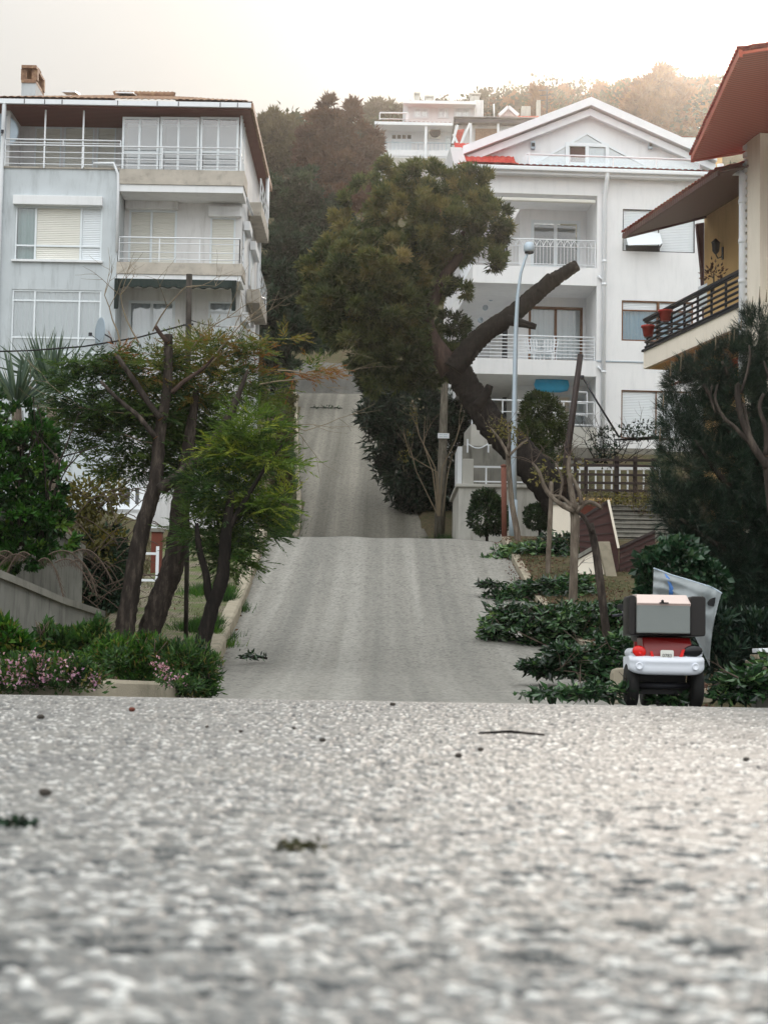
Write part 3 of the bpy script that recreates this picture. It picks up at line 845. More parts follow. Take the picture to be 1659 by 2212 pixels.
    tileroof('roof', (e1, -.5, zr + .03), (e1, DEP + .5, zr + .03), (uB, 5.2, RZ), (uB, 4.4, RZ), 'tile_old', B)
    tileroof('roof', (e0, DEP + .5, zr + .03), (e0, -.5, zr + .03), (uA, 4.4, RZ), (uA, 5.2, RZ), 'tile_old', B)
    MB().tube([(uA + (uB - uA) * k / 30, 4.4, RZ + .07 + .03 * (k % 2)) for k in range(31)], .12, 8).build('roof_ridge', M['tile_old'], B)
    zs = Zz(288, 750)
    MB().slab([(e0, -.44, zs), (e1 - .03, -.44, zs), (e1 - .03, DEP + .4, zs), (e0, DEP + .4, zs)], (0, 0, .06)).build('soffit', M['soffit_wood'], B)
    MB().box(e1 - .02, e1 + .06, -.5, DEP + .4, zs + .02, zr).build('gutter', M['tile_old'], B)
    sk = MB()
    for x0_, x1_ in ((380, 462), (698, 802)):
        u0_, u1_ = U(x0_, 210, 3.4), U(x1_, 210, 3.4); zz = zr + rise * .8
        sk.slab([(u0_, 3.0, zz + .02), (u1_, 3.0, zz + .02), (u1_, 3.9, zz + .2), (u0_, 3.9, zz + .2)], (0, 0, .05))
    sk.build('skylight', M['white_paint'], B)
    # chimney
    cr = rc(137, 130, 222, 215, 4.2); cu = (cr[0] + cr[1]) / 2; cw = (cr[1] - cr[0]) / 2
    mb = MB(); mb.box(cu - cw, cu + cw, 3.9, 5.3, cr[2] - 1, cr[3])
    ch = mb.build('chimney', M['grey_plaster'], B)
    mb = MB(); zc = cr[3]; mb.box(cu - cw * 1.02, cu + cw * 1.02, 3.86, 5.4, zc, zc + .12)
    for sx in (-1, 1):
        for wy in (3.95, 5.15): mb.box(cu + sx * cw * .75 - .1, cu + sx * cw * .75 + .1, wy, wy + .2, zc + .12, zc + .5)
    mb.slab([(cu - cw * 1.05, 3.85, zc + .5), (cu + cw * 1.05, 3.85, zc + .5), (cu + cw * 1.05, 5.45, zc + .5), (cu - cw * 1.05, 5.45, zc + .5)], (0, 0, .1))
    mb.lathe([(.28, 0), (.2, .14), (.05, .2)], (cu, 4.6, zc + .6), 10)
    mb.build('chimney_cap', M['tile_old'], ch)
    # downpipes
    mb = MB(); up = uL - .05
    mb.tube([(up + .1, -.5, zr - .1), (up + .02, -.12, top - .5), (up, -.1, z3), (up, -.1, 0)], .07, 8); mb.tube([(U(560, 605), -.12, z3 + .16), (U(680, 600), -.12, z3 + .18), (U(706, 640), -.1, z3 - .15), (U(706, 760), -.08, z3b), (U(700, 1050), -.08, z2 + .3)], .045, 8)
    mb.build('downpipe', M['white_paint'], B)
    mb = MB(); mb.tube([(e1, DEP - 1.5, zr - .1), (e1 + .02, DEP - 1.4, zr - 1.6), (uR + .1, DEP - 1.6, zr - 2.4), (uR + .1, DEP - 1.6, .5)], .07, 8)
    mb.tube([(uR, .4, z3b + .25), (e1 - .15, 3.0, z3b - .05)], .05, 8); mb.tube([(uR, 4, z2), (uR + .5, 5, z2 - .1)], .05, 8)
    mb.build('downpipe', M['white_paint'], B)
    # balconies and shutter boxes along the right-hand side
    for (w0, w1, zt, zb) in ((3.6, 7.6, z3 - .05, z3 - .5), (3.6, 7.6, z2 - .05, z2 - .5)):
        MB().box(uR, uR + .42, w0, w1, zb, zt).build('balcony_slab', M['tan_band'], B)
        railing(B, [(uR + .38, w0), (uR + .38, w1)], [zt + .12, zt + .45, zt + .8], 1.0)
    for (w0, w1, zt) in ((1.7, 2.9, Zz(860, 1440)), (1.7, 2.9, Zz(1420, 1440)), (4.5, 6.5, Zz(860, 1440)), (4.5, 6.5, Zz(1420, 1440))):
        MB().box(uR, uR + .2, w0, w1, zt - .3, zt).build('shutter_box', M['white_plaster'], B, .01)
        mb = MB(); mb.box(uR - .02, uR + .03, w0 + .06, w1 - .06, zt - 1.5, zt - .31); mb.build('shutter', M['shutter_white'], B)
    # dish aerials, lamp, air conditioner
    def dish(name, u, w, z, r, yaw, lab):
        o = T(name, lab, 'dish', f.world(u, w, z), yaw)
        mb = MB(); mb.lathe([(r * k / 6, -.09 * (k / 6) ** 2 * r / .4) for k in range(0, 7)] + [(r, -.09 * r / .4 + .015)], (0, 0, 0), 20, 'y')
        mb.build('reflector', M['galv'], o)
        mb = MB(); mb.tube([(0, .02, -.05), (0, .25, -.15), (0, .35, -.35)], .025, 6); mb.tube([(0, 0, -r * .8), (0, -.38, -.12)], .012, 5); mb.box(-.04, .04, -.45, -.36, -.16, -.06)
        mb.build('arm', M['dark_metal'], o)
    uu, zz = f.uz(*c1(612, 1598), -.5); dish('satellite_dish', uu, -.45, zz, .45, R(-62), 'pale satellite dish seen almost edge on beside the grey corner of the left house')
    uu, zz = f.uz(*c1(30, 415), .3); dish('satellite_dish', uu - .1, .1, zz, .55, R(20), 'dark round satellite dish at the left picture edge under the left house eave')
    lm = MB(); lm.lathe([(.0, -.1), (.13, -.08), (.16, 0)], (U(1068, 770, .8), .8, z3b - .0), 12); lm.build('ceiling_lamp', M['dark_plastic'], B)
    # lower storey hidden by plants: windows strip and plinth with white balcony
    window(B, f.rect(228, 1042, 312, 1100, -.3), -.3, [.3, .7], fill='room_dark', fw=.16, frame='white_paint')
    zlow = f.uz(270, 1100)[1]
    MB().box(uL + 1.0, uM + 1.2, -1.0, -.02, -.8, f.uz(270, 1108, -1)[1]).build('plinth', M['white_plaster'], B)
    return f
LH = left_house()

# ======================== right white house with gable
def c4(x, y): return 911.5 + .45057 * x, 182.3 + .45057 * y
def right_house():
    f = Fac(1020, 63, 6.0, R(3.3))
    B = T('villa', 'large white house on the right with a broad gable, red tiles and open balconies', 'house', f.O, f.a)
    def rc(x0, y0, x1, y1, w=0): return f.rect(*c4(x0, y0), *c4(x1, y1), w)
    def U(x, y=900, w=0): return f.uz(*c4(x, y), w)[0]
    def Z(y, x=700, w=0): return f.uz(*c4(x, y), w)[1]
    RW, DEP = 2.2, 11.0
    u0, uB, u1 = U(243), U(838), U(1385)
    zf = Z(445)                                       # under the gutter
    w3 = rc(962, 600, 1308, 802); w2 = rc(957, 1038, 1300, 1232); w1 = rc(955, 1468, 1290, 1700)
    mb = MB(); wall(mb, uB, u1, -2.5, zf, 0, [w3, w2, w1], .14)
    zl = Z(528)
    mb.add([(u0, 0, zl), (uB, 0, zl), (uB, 0, zf), (u0, 0, zf)], [(0, 1, 2, 3)])            # lintel band
    mb.add([(u0, 0, zl), (u0, 0, zf), (u0, DEP, zf), (u0, DEP, zl)], [(0, 1, 2, 3)])
    mb.add([(uB, 0, -2.5), (uB, RW, -2.5), (uB, RW, zl), (uB, 0, zl)], [(3, 2, 1, 0)])
    mb.add([(u0, 0, zl), (uB, 0, zl), (uB, RW, zl), (u0, RW, zl)], [(3, 2, 1, 0)])
    mb.add([(u1, 0, -2.5), (u1, DEP, -2.5), (u1, DEP, zf), (u1, 0, zf)], [(0, 1, 2, 3)])
    ui = u0 + 1.9                                       # set-back left wall
    d3 = rc(522, 650, 758, 880, RW); d2 = rc(510, 1065, 770, 1330, RW); d1 = rc(640, 1488, 785, 1760, RW)
    wall(mb, ui, uB, -2.5, zl, RW, [d3, d2, d1], .1)
    mb.add([(ui, RW, -2.5), (ui, RW, zl), (ui, DEP, zl), (ui, DEP, -2.5)], [(0, 1, 2, 3)])
    mb.add([(u0, DEP, -2.5), (u1, DEP, -2.5), (u1, DEP, zf), (u0, DEP, zf)], [(3, 2, 1, 0)])
    mb.build('wall', M['bright_plaster'], B)
    # floors
    for (ya, yb) in ((872, 957), (1318, 1393)):
        zt, zb = Z(ya, 540), Z(yb, 540)
        MB().box(u0, uB + .001, -.03, RW - .002, zb, zt).build('balcony_slab', M['bright_plaster'], B)
        MB().box(u0, ui - .002, RW, DEP - .5, zb, zt).build('balcony_slab', M['bright_plaster'], B)
    MB().box(u0, uB, -.2, RW - .002, -2.5, Z(1640, 540)).build('balcony_slab', M['terrace_plaster'], B)
    # cornice, gutter, eave tiles
    MB().box(u0 - .35, u1 + .1, -.35, .2, zf, Z(425)).build('cornice', M['white_paint'], B)
    MB().box(u0 - .45, u1 + .2, -.5, -.34, Z(432), Z(412)).build('gutter', M['white_paint'], B, .03)
    ze = Z(412)
    zt = Z(345, 330, 2.2)
    tileroof('roof', (u0 - .5, -.48, ze), (u1 + .2, -.48, ze), (u1 + .2, .75, ze + .28), (u0 - .5, .75, ze + .28), 'tile_red', B)
    ub = U(470, 355, 1.6)
    tileroof('roof', (u0 - .5, .75, ze + .28), (ub, .75, ze + .28), (ub - .3, 3.2, zt + .25), (u0 - .5, 3.2, zt + .25), 'tile_red', B)
    # gable
    GW = 2.4
    ap = f.uz(*c4(800, 118), GW); l = f.uz(*c4(190, 352), GW); r_ = f.uz(*c4(1400, 385), GW)
    ap = (ap[0], ap[1]); base = ze
    mb = MB(); gl = [f.uz(*c4(515, 395), GW), f.uz(*c4(685, 296), GW), f.uz(*c4(790, 236), GW), f.uz(*c4(890, 296), GW), f.uz(*c4(1080, 395), GW)]
    mb.slab([(l[0], GW, base), (r_[0], GW, base), (r_[0], GW, r_[1]), (ap[0], GW, ap[1]), (l[0], GW, l[1])], (0, .15, 0))
    mb.build('gable_wall', M['white_plaster'], B)
    for a, b in ((l, ap), (r_, ap)):
        for k, (dw, hh, off, mt) in enumerate(((.5, .30, .02, 'white_paint'), (.28, .26, -.30, 'white_paint'))):
            mb = MB(); y0 = GW - dw
            mb.slab([(a[0], y0, a[1] + off), (b[0], y0, b[1] + off), (b[0], y0, b[1] + off + hh), (a[0], y0, a[1] + off + hh)], (0, dw - .002, 0)); mb.build('verge_board', M[mt], B)
        mb = MB(); mb.slab([(a[0], GW - .3, a[1] + .1), (b[0], GW - .3, b[1] + .1), (b[0], GW - .3, b[1] + .26), (a[0], GW - .3, a[1] + .26)], (0, 9, 0)); mb.build('roof', M['tile'], B)
    # triangular glazing with door
    def tri(name, pts, w, mat, parent, th=.03): return MB().slab([(p[0], w, p[1]) for p in pts], (0, th, 0)).build(name, M[mat], parent)
    gz = tri('gable_window', gl, GW - .012, 'curtain_pale', B, .008)
    gp = tri('pane', [(p[0], p[1]) for p in gl], GW - .05, 'glass_pale', gz, .004)
    fb = MB()
    for a, b in zip(gl, gl[1:] + gl[:1]): fb.bar((a[0], GW - .06, a[1]), (b[0], GW - .06, b[1]), .07, .07, (0, 1, 0))
    fb.build('frame', M['white_pvc'], gz)
    dr = rc(685, 284, 893, 395, GW)
    window(B, dr, GW - .13, [.5], [], fw=.13, fill='curtain', cells=[(0, 0, 'open')], name='gable_door')
    oc = rc(708, 296, 785, 388, GW)
    MB().box(oc[0], oc[1], GW - .085, GW - .07, oc[2], oc[3]).build('dark_opening', M['red_wood'], B)
    for x in (530, 1092):
        q = rc(x - 10, 274, x + 10, 312, GW)
        wl = MB().box(q[0], q[1], GW - .18, GW - .02, q[2], q[3]).build('wall_lamp', M['galv'], B, .02)
        MB().box(q[0] + .02, q[1] - .02, GW - .2, GW - .175, q[2] + .08, q[3] - .08).build('lamp_glass', M['dark_plastic'], wl)
    # glass balustrade before the gable
    bt = Z(345, 900, .9); a, b = U(500, 370, .9), U(1330, 370, .9)
    bo = railing(B, [(a, .9), (b, .9)], [ze + .4, bt], 1.45, r=.022)
    MB().box(a + .03, b - .03, .9, .915, ze + .36, bt - .06).build('balustrade_glass', M['glass_pale'], B)
    mb = MB()
    for k in range(4): mb.bar((U(487 + k * 9, 340, .9 + .25 * (3 - k)), .9 + .25 * (3 - k), ze + .35), (U(487 + k * 9, 340, .9 + .25 * (3 - k)), .9 + .25 * (3 - k), bt + .1), .05)
    mb.build('post', M['white_paint'], B)
    # left parapet end
    q = rc(105, 298, 165, 395, 1.0)
    MB().slab([(u0 - .6, 1.0, q[2]), (u0 - .1, 1.0, q[2]), (u0 - .35, 1.0, q[3]), (u0 - .75, 1.0, q[3])], (0, 3, 0)).build('parapet', M['white_plaster'], B)
    tileroof('roof', (u0 - .45, 1.2, ze + .5), (u0 + 1.6, 1.2, ze + .5), (u0 + 1.8, 4.5, Z(285, 250, 4.5)), (u0 - .3, 4.5, Z(285, 250, 4.5)), 'tile_red', B)
    # awning cassette
    q = rc(300, 540, 838, 556, -.05)
    MB().box(q[0], q[1] - .03, .02, .2, q[2], q[3]).build('awning_cassette', M['shutter'], B, .03)
    # doors
    window(B, d3, RW + .03, [.5], [], fw=.11, fill='room_mid', glass='glass', name='balcony_door', back=.3)
    window(B, d2, RW + .03, [.5], [], fw=.09, frame='brown_frame', fill='curtain', name='balcony_door', label='brown framed glass door with white curtains')
    window(B, d1, RW + .03, [.5], [], fw=.09, frame='white_pvc', fill='curtain_pale', name='balcony_door')
    # dark side openings far left
    for (xa, ya, xb, yb) in ((378, 680, 410, 860), (385, 1085, 410, 1310), (385, 1500, 405, 1640)):
        q = rc(xa, ya, xb, yb, RW); MB().box(q[0], q[1], RW - .02, RW + .03, q[2], q[3]).build('narrow_window', M['room_dark'], B)
    # wall windows
    window(B, w3, .05, [.5], [], fw=.03, frame='dark_metal', fill='shutter_white')
    q = rc(975, 712, 1140, 788)
    s = MB(); s.slab([(q[0], -.5, q[2]), (q[1], -.5, q[2] + .07), (q[1], -.02, q[3]), (q[0], -.02, q[3] - .03)], (0, .03, .03)); s.build('shutter', M['shutter_white'], B)['label'] = 'white shutter tilted open at the bottom'
    qd = rc(978, 770, 1140, 800); MB().box(qd[0], qd[1], .0, .03, qd[2] + .02, qd[3]).build('dark_opening', M['room_dark'], B)
    q = rc(1136, 735, 1144, 795); MB().bar((q[0], -.5, q[2] + .12), (q[0], .02, q[2] + .05), .03).build('stay', M['dark_metal'], B)
    window(B, w2, .05, [.5], [.76], fw=.05, frame='brown_frame', fill='curtain_blue', cells=[(0, 1, 'shutter_white'), (1, 1, 'shutter_white')])
    q = rc(1128, 1040, 1138, 1088); MB().box(q[0], q[1], -.02, .06, q[2], q[3]).build('stay', M['brown_frame'], B)
    window(B, w1, .05, [.5], [], fw=.04, frame='brown_frame', fill='shutter_white')
    # railings
    zt = Z(870, 540); u_a = u0 + .05
    rr = railing(B, [(u_a, 5), (u_a, .06), (uB - .05, .06)], [zt + .1, zt + .72, Z(738, 540)], 2.9, vert=.12, r=.017)
    arches = MB()
    L = uB - .05 - u_a; n = int(L / .24)
    for k in range(n):
        a = u_a + k * .24
        arches.tube([(a + .24 * j / 8, .03, zt + .72 + .2 * math.sin(math.pi * j / 8)) for j in range(9)], .011, 4, cap=False)
    arches.build('arch_band', M['white_paint'], rr)
    zt = Z(1318, 540)
    railing(B, [(u_a, 5), (u_a, .06), (uB - .05, .06)], [zt + .1 + k * .122 for k in range(7)], 1.35, r=.02)
    zt = Z(1640, 540)
    railing(B, [(u_a, .06), (uB - .05, .06)], [zt + .1, zt + .5, zt + .9], 1.0, r=.024)
    railing(B, [(U(735, 1580), .4), (U(800, 1580), .4)], [zt + .5, zt + .9, zt + 1.3], .33, r=.03)
    # downpipes, moulding
    mb = MB(); pu = U(872, 800)
    mb.tube([(U(880, 450), -.42, Z(430, 880)), (U(879, 470), -.3, Z(470, 880)), (pu, -.09, Z(530, 880)), (pu, -.09, -2)], .075, 8)
    for y in (520, 850, 960, 1380): mb.lathe([(.09, -.04), (.09, .04)], (pu, -.09, Z(y, 880)), 8)
    mb.tube([(U(845, 920), -.05, Z(918, 845)), (pu - .05, -.09, Z(940, 870))], .04, 6); mb.tube([(U(842, 1355), -.05, Z(1352, 845)), (pu - .05, -.09, Z(1376, 870))], .04, 6)
    mb.build('downpipe', M['white_paint'], B)
    MB().box(uB, u1, -.03, -.002, Z(1331, 950), Z(1326, 950)).build('moulding', M['galv'], B)
    # lamps under ceilings, hanging blue float
    for x, y in ((330, 1025), (303, 1070), (280, 1130)):
        p = f.uz(*c4(x, y), 3.0)
        MB().lathe([(.0, -.08), (.1, -.07), (.1, .02)], (p[0], 3.0, p[1]), 10, 'y').build('wall_lamp', M['galv'], B)
    p = f.uz(*c4(622, 1440), 1.0)
    o = T('hanging_lantern', 'bright blue oval lantern hanging under the lowest balcony of the white villa', 'lantern', f.world(p[0], 1.0, p[1]), f.a)
    MB().lathe([(.02, -.62), (.2, -.56), (.26, -.3), (.27, 0), (.26, .3), (.2, .56), (.02, .62)], (0, 0, 0), 16, 'x').build('shell', M['bright_blue'], o)
    mb = MB(); mb.box(-.3, .3, -.1, .1, .27, .34); mb.tube([(0, 0, .33), (0, 0, .5)], .02, 5); mb.build('hanger', M['dark_metal'], o)
    # balcony chairs (white, second floor)
    zt = Z(1318, 540)
    for k, (x, lab) in enumerate(((545, 'white slatted armchair behind the railing of the middle villa balcony, left of the pair'), (605, 'white slatted armchair behind the railing of the middle villa balcony, right of the pair'))):
        ch = T('garden_chair', lab, 'chair', f.world(U(x, 1290, 1.0), 1.0, zt), f.a + (.5 - k), 'chairs on the villa balcony')
        MB().box(-.25, .25, -.24, .24, .4, .44).build('seat', M['white_paint'], ch)
        mb = MB()
        for i in range(5): mb.bar((-.22 + .11 * i, .22, .44), (-.26 + .13 * i, .32, .95), .05, .02)
        mb.build('backrest', M['white_paint'], ch)
        for sx in (-1, 1):
            for sy in (-1, 1): MB().bar((sx * .22, sy * .2, 0), (sx * .22, sy * .2, .4), .04).build('leg', M['white_paint'], ch)
            MB().box(sx * .25 - .03, sx * .25 + .03, -.24, .24, .62, .65).build('armrest', M['white_paint'], ch)
    # aerials on roof
    mb = MB(); p = f.uz(*c4(680, 120), 6); mb.tube([(p[0], 6, p[1] - 2.2), (p[0] + .1, 6, p[1])], .05, 6); mb.build('vent_pipe', M['white_paint'], B)
    return f
RH = right_house()

# ======================== cream house at right edge (nearest)
def near_house():
    far, near = at(1390, 777, 52), at(1608, 640, 45)
    n = np.array([near[0] - far[0], near[1] - far[1], 0]); n /= np.linalg.norm(n); w = np.array([-n[1], n[0], 0]) ; w = w if w[0] > 0 else -w
    ang = math.atan2(-w[0], w[1])                       # local x = into house (w), local y = away from camera (-n)
    O = np.array([far[0], far[1], 0.0])
    B = T('cream_house', 'cream and yellow house at the right edge with red tiled eaves and dark slatted balcony', 'house')
    B.location = tuple(O)
    ux = w; uy = -n
    B.rotation_euler = (0, 0, math.atan2(ux[1], ux[0]))
    def loc(x, y, depth=None, px_=None, z=None):
        """local coordinates of the place seen at (x,y): on vertical plane local-x = px_, or on height z"""
        d = ray(x, y)
        if z is not None: k = (z - CAM[2]) / d[2]
        else: k = ((O + ux * px_ - CAM) @ ux) / (d @ ux)
        p = CAM + d * k - O
        return np.array([p @ ux, p @ uy, p[2]])
    L = -loc(1608, 640, px_=0)[1]                     # balcony length
    zt = loc(1390, 760, px_=0)[2]; zb = loc(1391, 796, px_=0)[2]
    BD = 1.7                                           # balcony depth
    MB().box(0, BD, -L, 0, zb, zt).build('balcony_slab', M['cream_plaster'], B)
    MB().box(.12, BD - .003, -L + .1, -.12, zb - .02, zb - .001).build('balcony_soffit', M['yellow_plaster'], B)
    MB().box(-.05, .25, -L, .05, zt + .001, zt + .06).build('ledge', M['dark_metal'], B)
    # slatted railing
    zr = loc(1392, 690, px_=0)[2]; n_ = 6
    mb = MB()
    for k in range(n_):
        z = zt + .14 + (zr - zt - .2) * k / (n_ - 1)
        mb.tube([(.05, 0, z), (.05, -L, z)], .035, 8); mb.tube([(.05, 0, z), (BD - .1, 0, z)], .035, 8)
    mb.box(-.01, .11, -L, .06, zr - .03, zr + .04)
    r_ = mb.build('railing', M['dark_metal'], B)
    for k in range(8):
        y = -L * k / 7.5
        MB().box(.085, .135, y - .03, y + .03, zt + .05, zr - .03).build('post', M['dark_metal'], r_)
    # yellow back wall, far-end return, door
    zs = loc(1348, 511, px_=-.75)[2]
    mb = MB(); dr = (-L + .15, -L + 1.15, zt, zt + 2.1)
    y_end = -.0
    def wallx(mb, x, y0, y1, z0, z1, holes=()):
        ys = sorted({y0, y1, *[h[0] for h in holes], *[h[1] for h in holes]}); zz = sorted({z0, z1, *[h[2] for h in holes], *[h[3] for h in holes]})
        for i in range(len(ys) - 1):
            for j in range(len(zz) - 1):
                yc, zc = (ys[i] + ys[i + 1]) / 2, (zz[j] + zz[j + 1]) / 2
                if any(h[0] < yc < h[1] and h[2] < zc < h[3] for h in holes): continue
                mb.add([(x, ys[i], zz[j]), (x, ys[i + 1], zz[j]), (x, ys[i + 1], zz[j + 1]), (x, ys[i], zz[j + 1])], [(3, 2, 1, 0)])
    wallx(mb, BD, -L, -.3, zt, zs + 1.6, [dr])
    mb.add([(BD, -.3, zt - 3), (BD + 5, -.3, zt - 3), (BD + 5, -.3, zs + 1), (BD, -.3, zs + 1)], [(3, 2, 1, 0)])
    mb.build('wall', M['yellow_plaster'], B)
    MB().box(BD + .05, BD + .1, dr[0], dr[1], dr[2], dr[3]).build('door', M['red_wood'], B)
    # near wall: pilaster flush with balcony front, wall below
    pw = .34
    mb = MB(); zbot = 2.0; ztop = 13.0
    mb.box(0.02, BD + 6, -L - .9, -L, zbot, zs + .9)
    mb.build('wall', M['cream_plaster'], B)
    mb = MB(); win = (-L - 2.3, -L - 1.15, loc(1650, 560, px_=.6)[2], loc(1650, 400, px_=.6)[2])
    wallx(mb, .6, -L - 8, -L - .9, zbot, ztop, [win])
    mb.add([(.6, -L - 8, zbot), (.6, -L - 8, ztop), (8, -L - 8, ztop), (8, -L - 8, zbot)], [(0, 1, 2, 3)])
    mb.box(.9, 1.0, win[0] - .3, win[1] + .3, win[2] - .3, win[3] + .3)
    mb.build('wall', M['cream_plaster'], B)
    MB().box(.68, .74, win[0], win[1], win[2], win[3]).build('window', M['soffit_brown'], B)
    MB().box(.5, .7, win[0] - .08, win[1] + .08, win[2] - .08, win[2]).build('sill', M['white_plaster'], B)
    # stepped white quoins on the pilaster
    q = MB()
    z = zt - .1
    while z < zs + 1.0:
        q.box(-.03, .0195, -L - .12, -L + .05, z, z + .12); z += .19
    q.build('quoins', M['white_plaster'], B)
    # recess wall under the balcony
    mb = MB(); wallx(mb, BD + .02, -L, -.2, zbot, zb - .03); mb.build('wall', M['yellow_plaster'], B)
    mb = MB(); mb.add([(BD + .02, -.22, zbot), (BD + 6, -.22, zbot), (BD + 6, -.22, zb), (BD + .02, -.22, zb)], [(0, 1, 2, 3)]); mb.build('wall', M['cream_plaster'], B)
    # small tiled canopy under the balcony
    tileroof('roof', (.15, -L, zb - .75), (.15, -1.3, zb - .75), (BD, -1.3, zb - .3), (BD, -L, zb - .3), 'tile', B)
    # lower eave: sloping soffit with tiles on top
    tip = loc(1348, 511, px_=-.75); OV = -.75; y1 = -L - .2; sl = .31
    xin = BD + .9
    zz = lambda x: tip[2] + (x - OV) * sl
    ye = tip[1]
    MB().slab([(OV, ye, zz(OV)), (OV, y1, zz(OV)), (xin, y1, zz(xin)), (xin, ye, zz(xin))], (0, 0, .05)).build('soffit', M['soffit_brown'], B)
    tileroof('roof', (OV - .06, ye + .05, zz(OV) + .1), (OV - .06, y1, zz(OV) + .1), (xin, y1, zz(xin) + .12), (xin, ye + .05, zz(xin) + .12), 'tile_red', B, amp=.05)
    MB().box(OV - .05, OV + .02, y1, ye + .02, zz(OV) - .04, zz(OV) + .09).build('fascia', M['soffit_brown'], B)
    MB().slab([(OV, ye - .06, zz(OV) - .06), (xin, ye - .06, zz(xin) - .06), (xin, ye - .06, zz(xin) + .12), (OV, ye - .06, zz(OV) + .12)], (0, .05, 0)).build('fascia', M['soffit_brown'], B)
    # dark corner bracket
    MB().slab([(BD - .25, -.34, zs + .55), (BD - .02, -.34, zs + .6), (BD - .02, -.34, zt + 1.0), (BD - .1, -.34, zs - .8)], (0, .12, 0)).build('bracket', M['soffit_brown'], B)
    # upper main roof eave
    A = loc(1497, 345, z=12.9); Bp = loc(1602, 116, z=12.9)
    d = (Bp - A); d2 = A + d * 1.0
    s = MB(); s.slab([A, d2, d2 + np.array([4.2, 0, 1.0]), A + np.array([4.2, 0, 1.0])], (0, 0, .06)); s.build('soffit', M['soffit_red'], B)
    tileroof('roof', A + [-.08, .05, .1], d2 + [-.08, 0, .1], d2 + np.array([4.2, 0, 1.15]), A + np.array([4.2, .05, 1.15]), 'tile_red', B, amp=.05)
    MB().slab([A + [-.06, 0, -.06], d2 + [-.06, 0, -.06], d2 + [-.06, 0, .1], A + [-.06, 0, .1]], (.08, 0, 0)).build('fascia', M['soffit_red'], B)
    MB().slab([A + [0, -.04, -.05], A + [4.2, -.04, .95], A + [4.2, -.04, 1.15], A + [0, -.04, .12]], (0, .06, 0)).build('fascia', M['soffit_red'], B)
    # downpipe
    px0 = -.08
    p = [loc(1478 + 0, 0, px_=px0)] if False else []
    yy = -L - .05
    zt1 = loc(1625, 352, px_=px0)[2]
    e0 = loc(1556, 372, px_=px0)
    mb = MB(); mb.tube([e0 + [0, 0, .22], e0, (px0, yy + .15, zt1 - .02), (px0, yy, zt1 - .12), (px0, yy, zb - 1.5)], .085, 10)
    for k in range(5): mb.lathe([(.1, -.05), (.1, .05)], (px0, yy, zt1 - .8 - k * 1.0), 10)
    mb.build('downpipe', M['white_paint'], B)
    # wall lantern
    lw = loc(1546, 533, px_=BD - .2)
    lt = T('wall_lantern', 'black wall lantern on the yellow balcony wall of the cream house', 'lantern', O + ux * lw[0] + uy * lw[1] + [0, 0, lw[2]], B.rotation_euler.z)
    MB().lathe([(.02, .24), (.14, .12), (.12, .1), (.1, -.12), (.03, -.2)], (0, 0, 0), 6, sm=False).build('lamp_body', M['dark_metal'], lt)
    mb = MB(); mb.tube([(0, 0, -.2), (.05, -.03, -.32), (.15, -.05, -.28), (.2, -.05, -.1)], .02, 6); mb.box(.17, .2, -.1, .0, -.35, .0); mb.build('arm', M['dark_metal'], lt)
    # flower pots hung on railing
    for (x, y, lab) in ((1437, 682, 'red flower pot hooked over the dark balcony railing, upper of two'), (1400, 715, 'red flower pot hooked over the dark balcony railing at its far corner')):
        q = loc(x, y, px_=-.12)
        p = T('flower_pot', lab, 'flower pot', O + ux * q[0] + uy * q[1] + [0, 0, q[2] - .14], 0, 'red pots on the cream house balcony')
        MB().lathe([(.13, 0), (.17, .24), (.2, .24), (.2, .3), (.17, .3), (.15, .22)], (0, 0, 0), 14).build('pot', M['red_pot'], p)
        MB().lathe([(.15, .22), (.02, .24)], (0, 0, 0), 14).build('soil', M['dark_wood'], p)
    # potted plant on balcony
    q = loc(1542, 590, px_=.5); base = O + ux * q[0] + uy * q[1] + np.array([0, 0, q[2]])
    pl = T('potted_plant', 'small reddish leafy plant above the balcony railing of the cream house', 'plant', base)
    g = rng_(5); P = g.normal(size=(90, 3)) * [.14, .14, .12]; leafmesh('foliage', P + base, unit(P) + [0, 0, .5], .12, .06, g.random(90), M['leaf_brown'], pl, base, 3)
    mb = MB(); mb.tube([(0, 0, -.5), (0, 0, 0)], .02, 5); mb.build('stem', M['twig'], pl)
    # white laundry cloth behind railing
    q = loc(1515, 640, px_=.5); base = O + ux * q[0] + uy * q[1] + np.array([0, 0, q[2]])
    cl = MB(base); vs_ = []
    for i in range(9):
        for j in range(7): vs_.append(base + ux * (.05 * math.sin(i * .9)) + uy * (i * .09 - .4) + np.array([0, 0, .3 - j * .1 + .02 * math.sin(i)]))
    cl.add(vs_, [(i * 7 + j, i * 7 + j + 1, i * 7 + j + 8, i * 7 + j + 7) for i in range(8) for j in range(6)], sm=True)
    c = cl.build('cloth', M['white_paint']); c.location = tuple(base)
    props(c, 'white cloth drying behind the dark balcony railing', 'cloth')
    return B
NH = near_house()

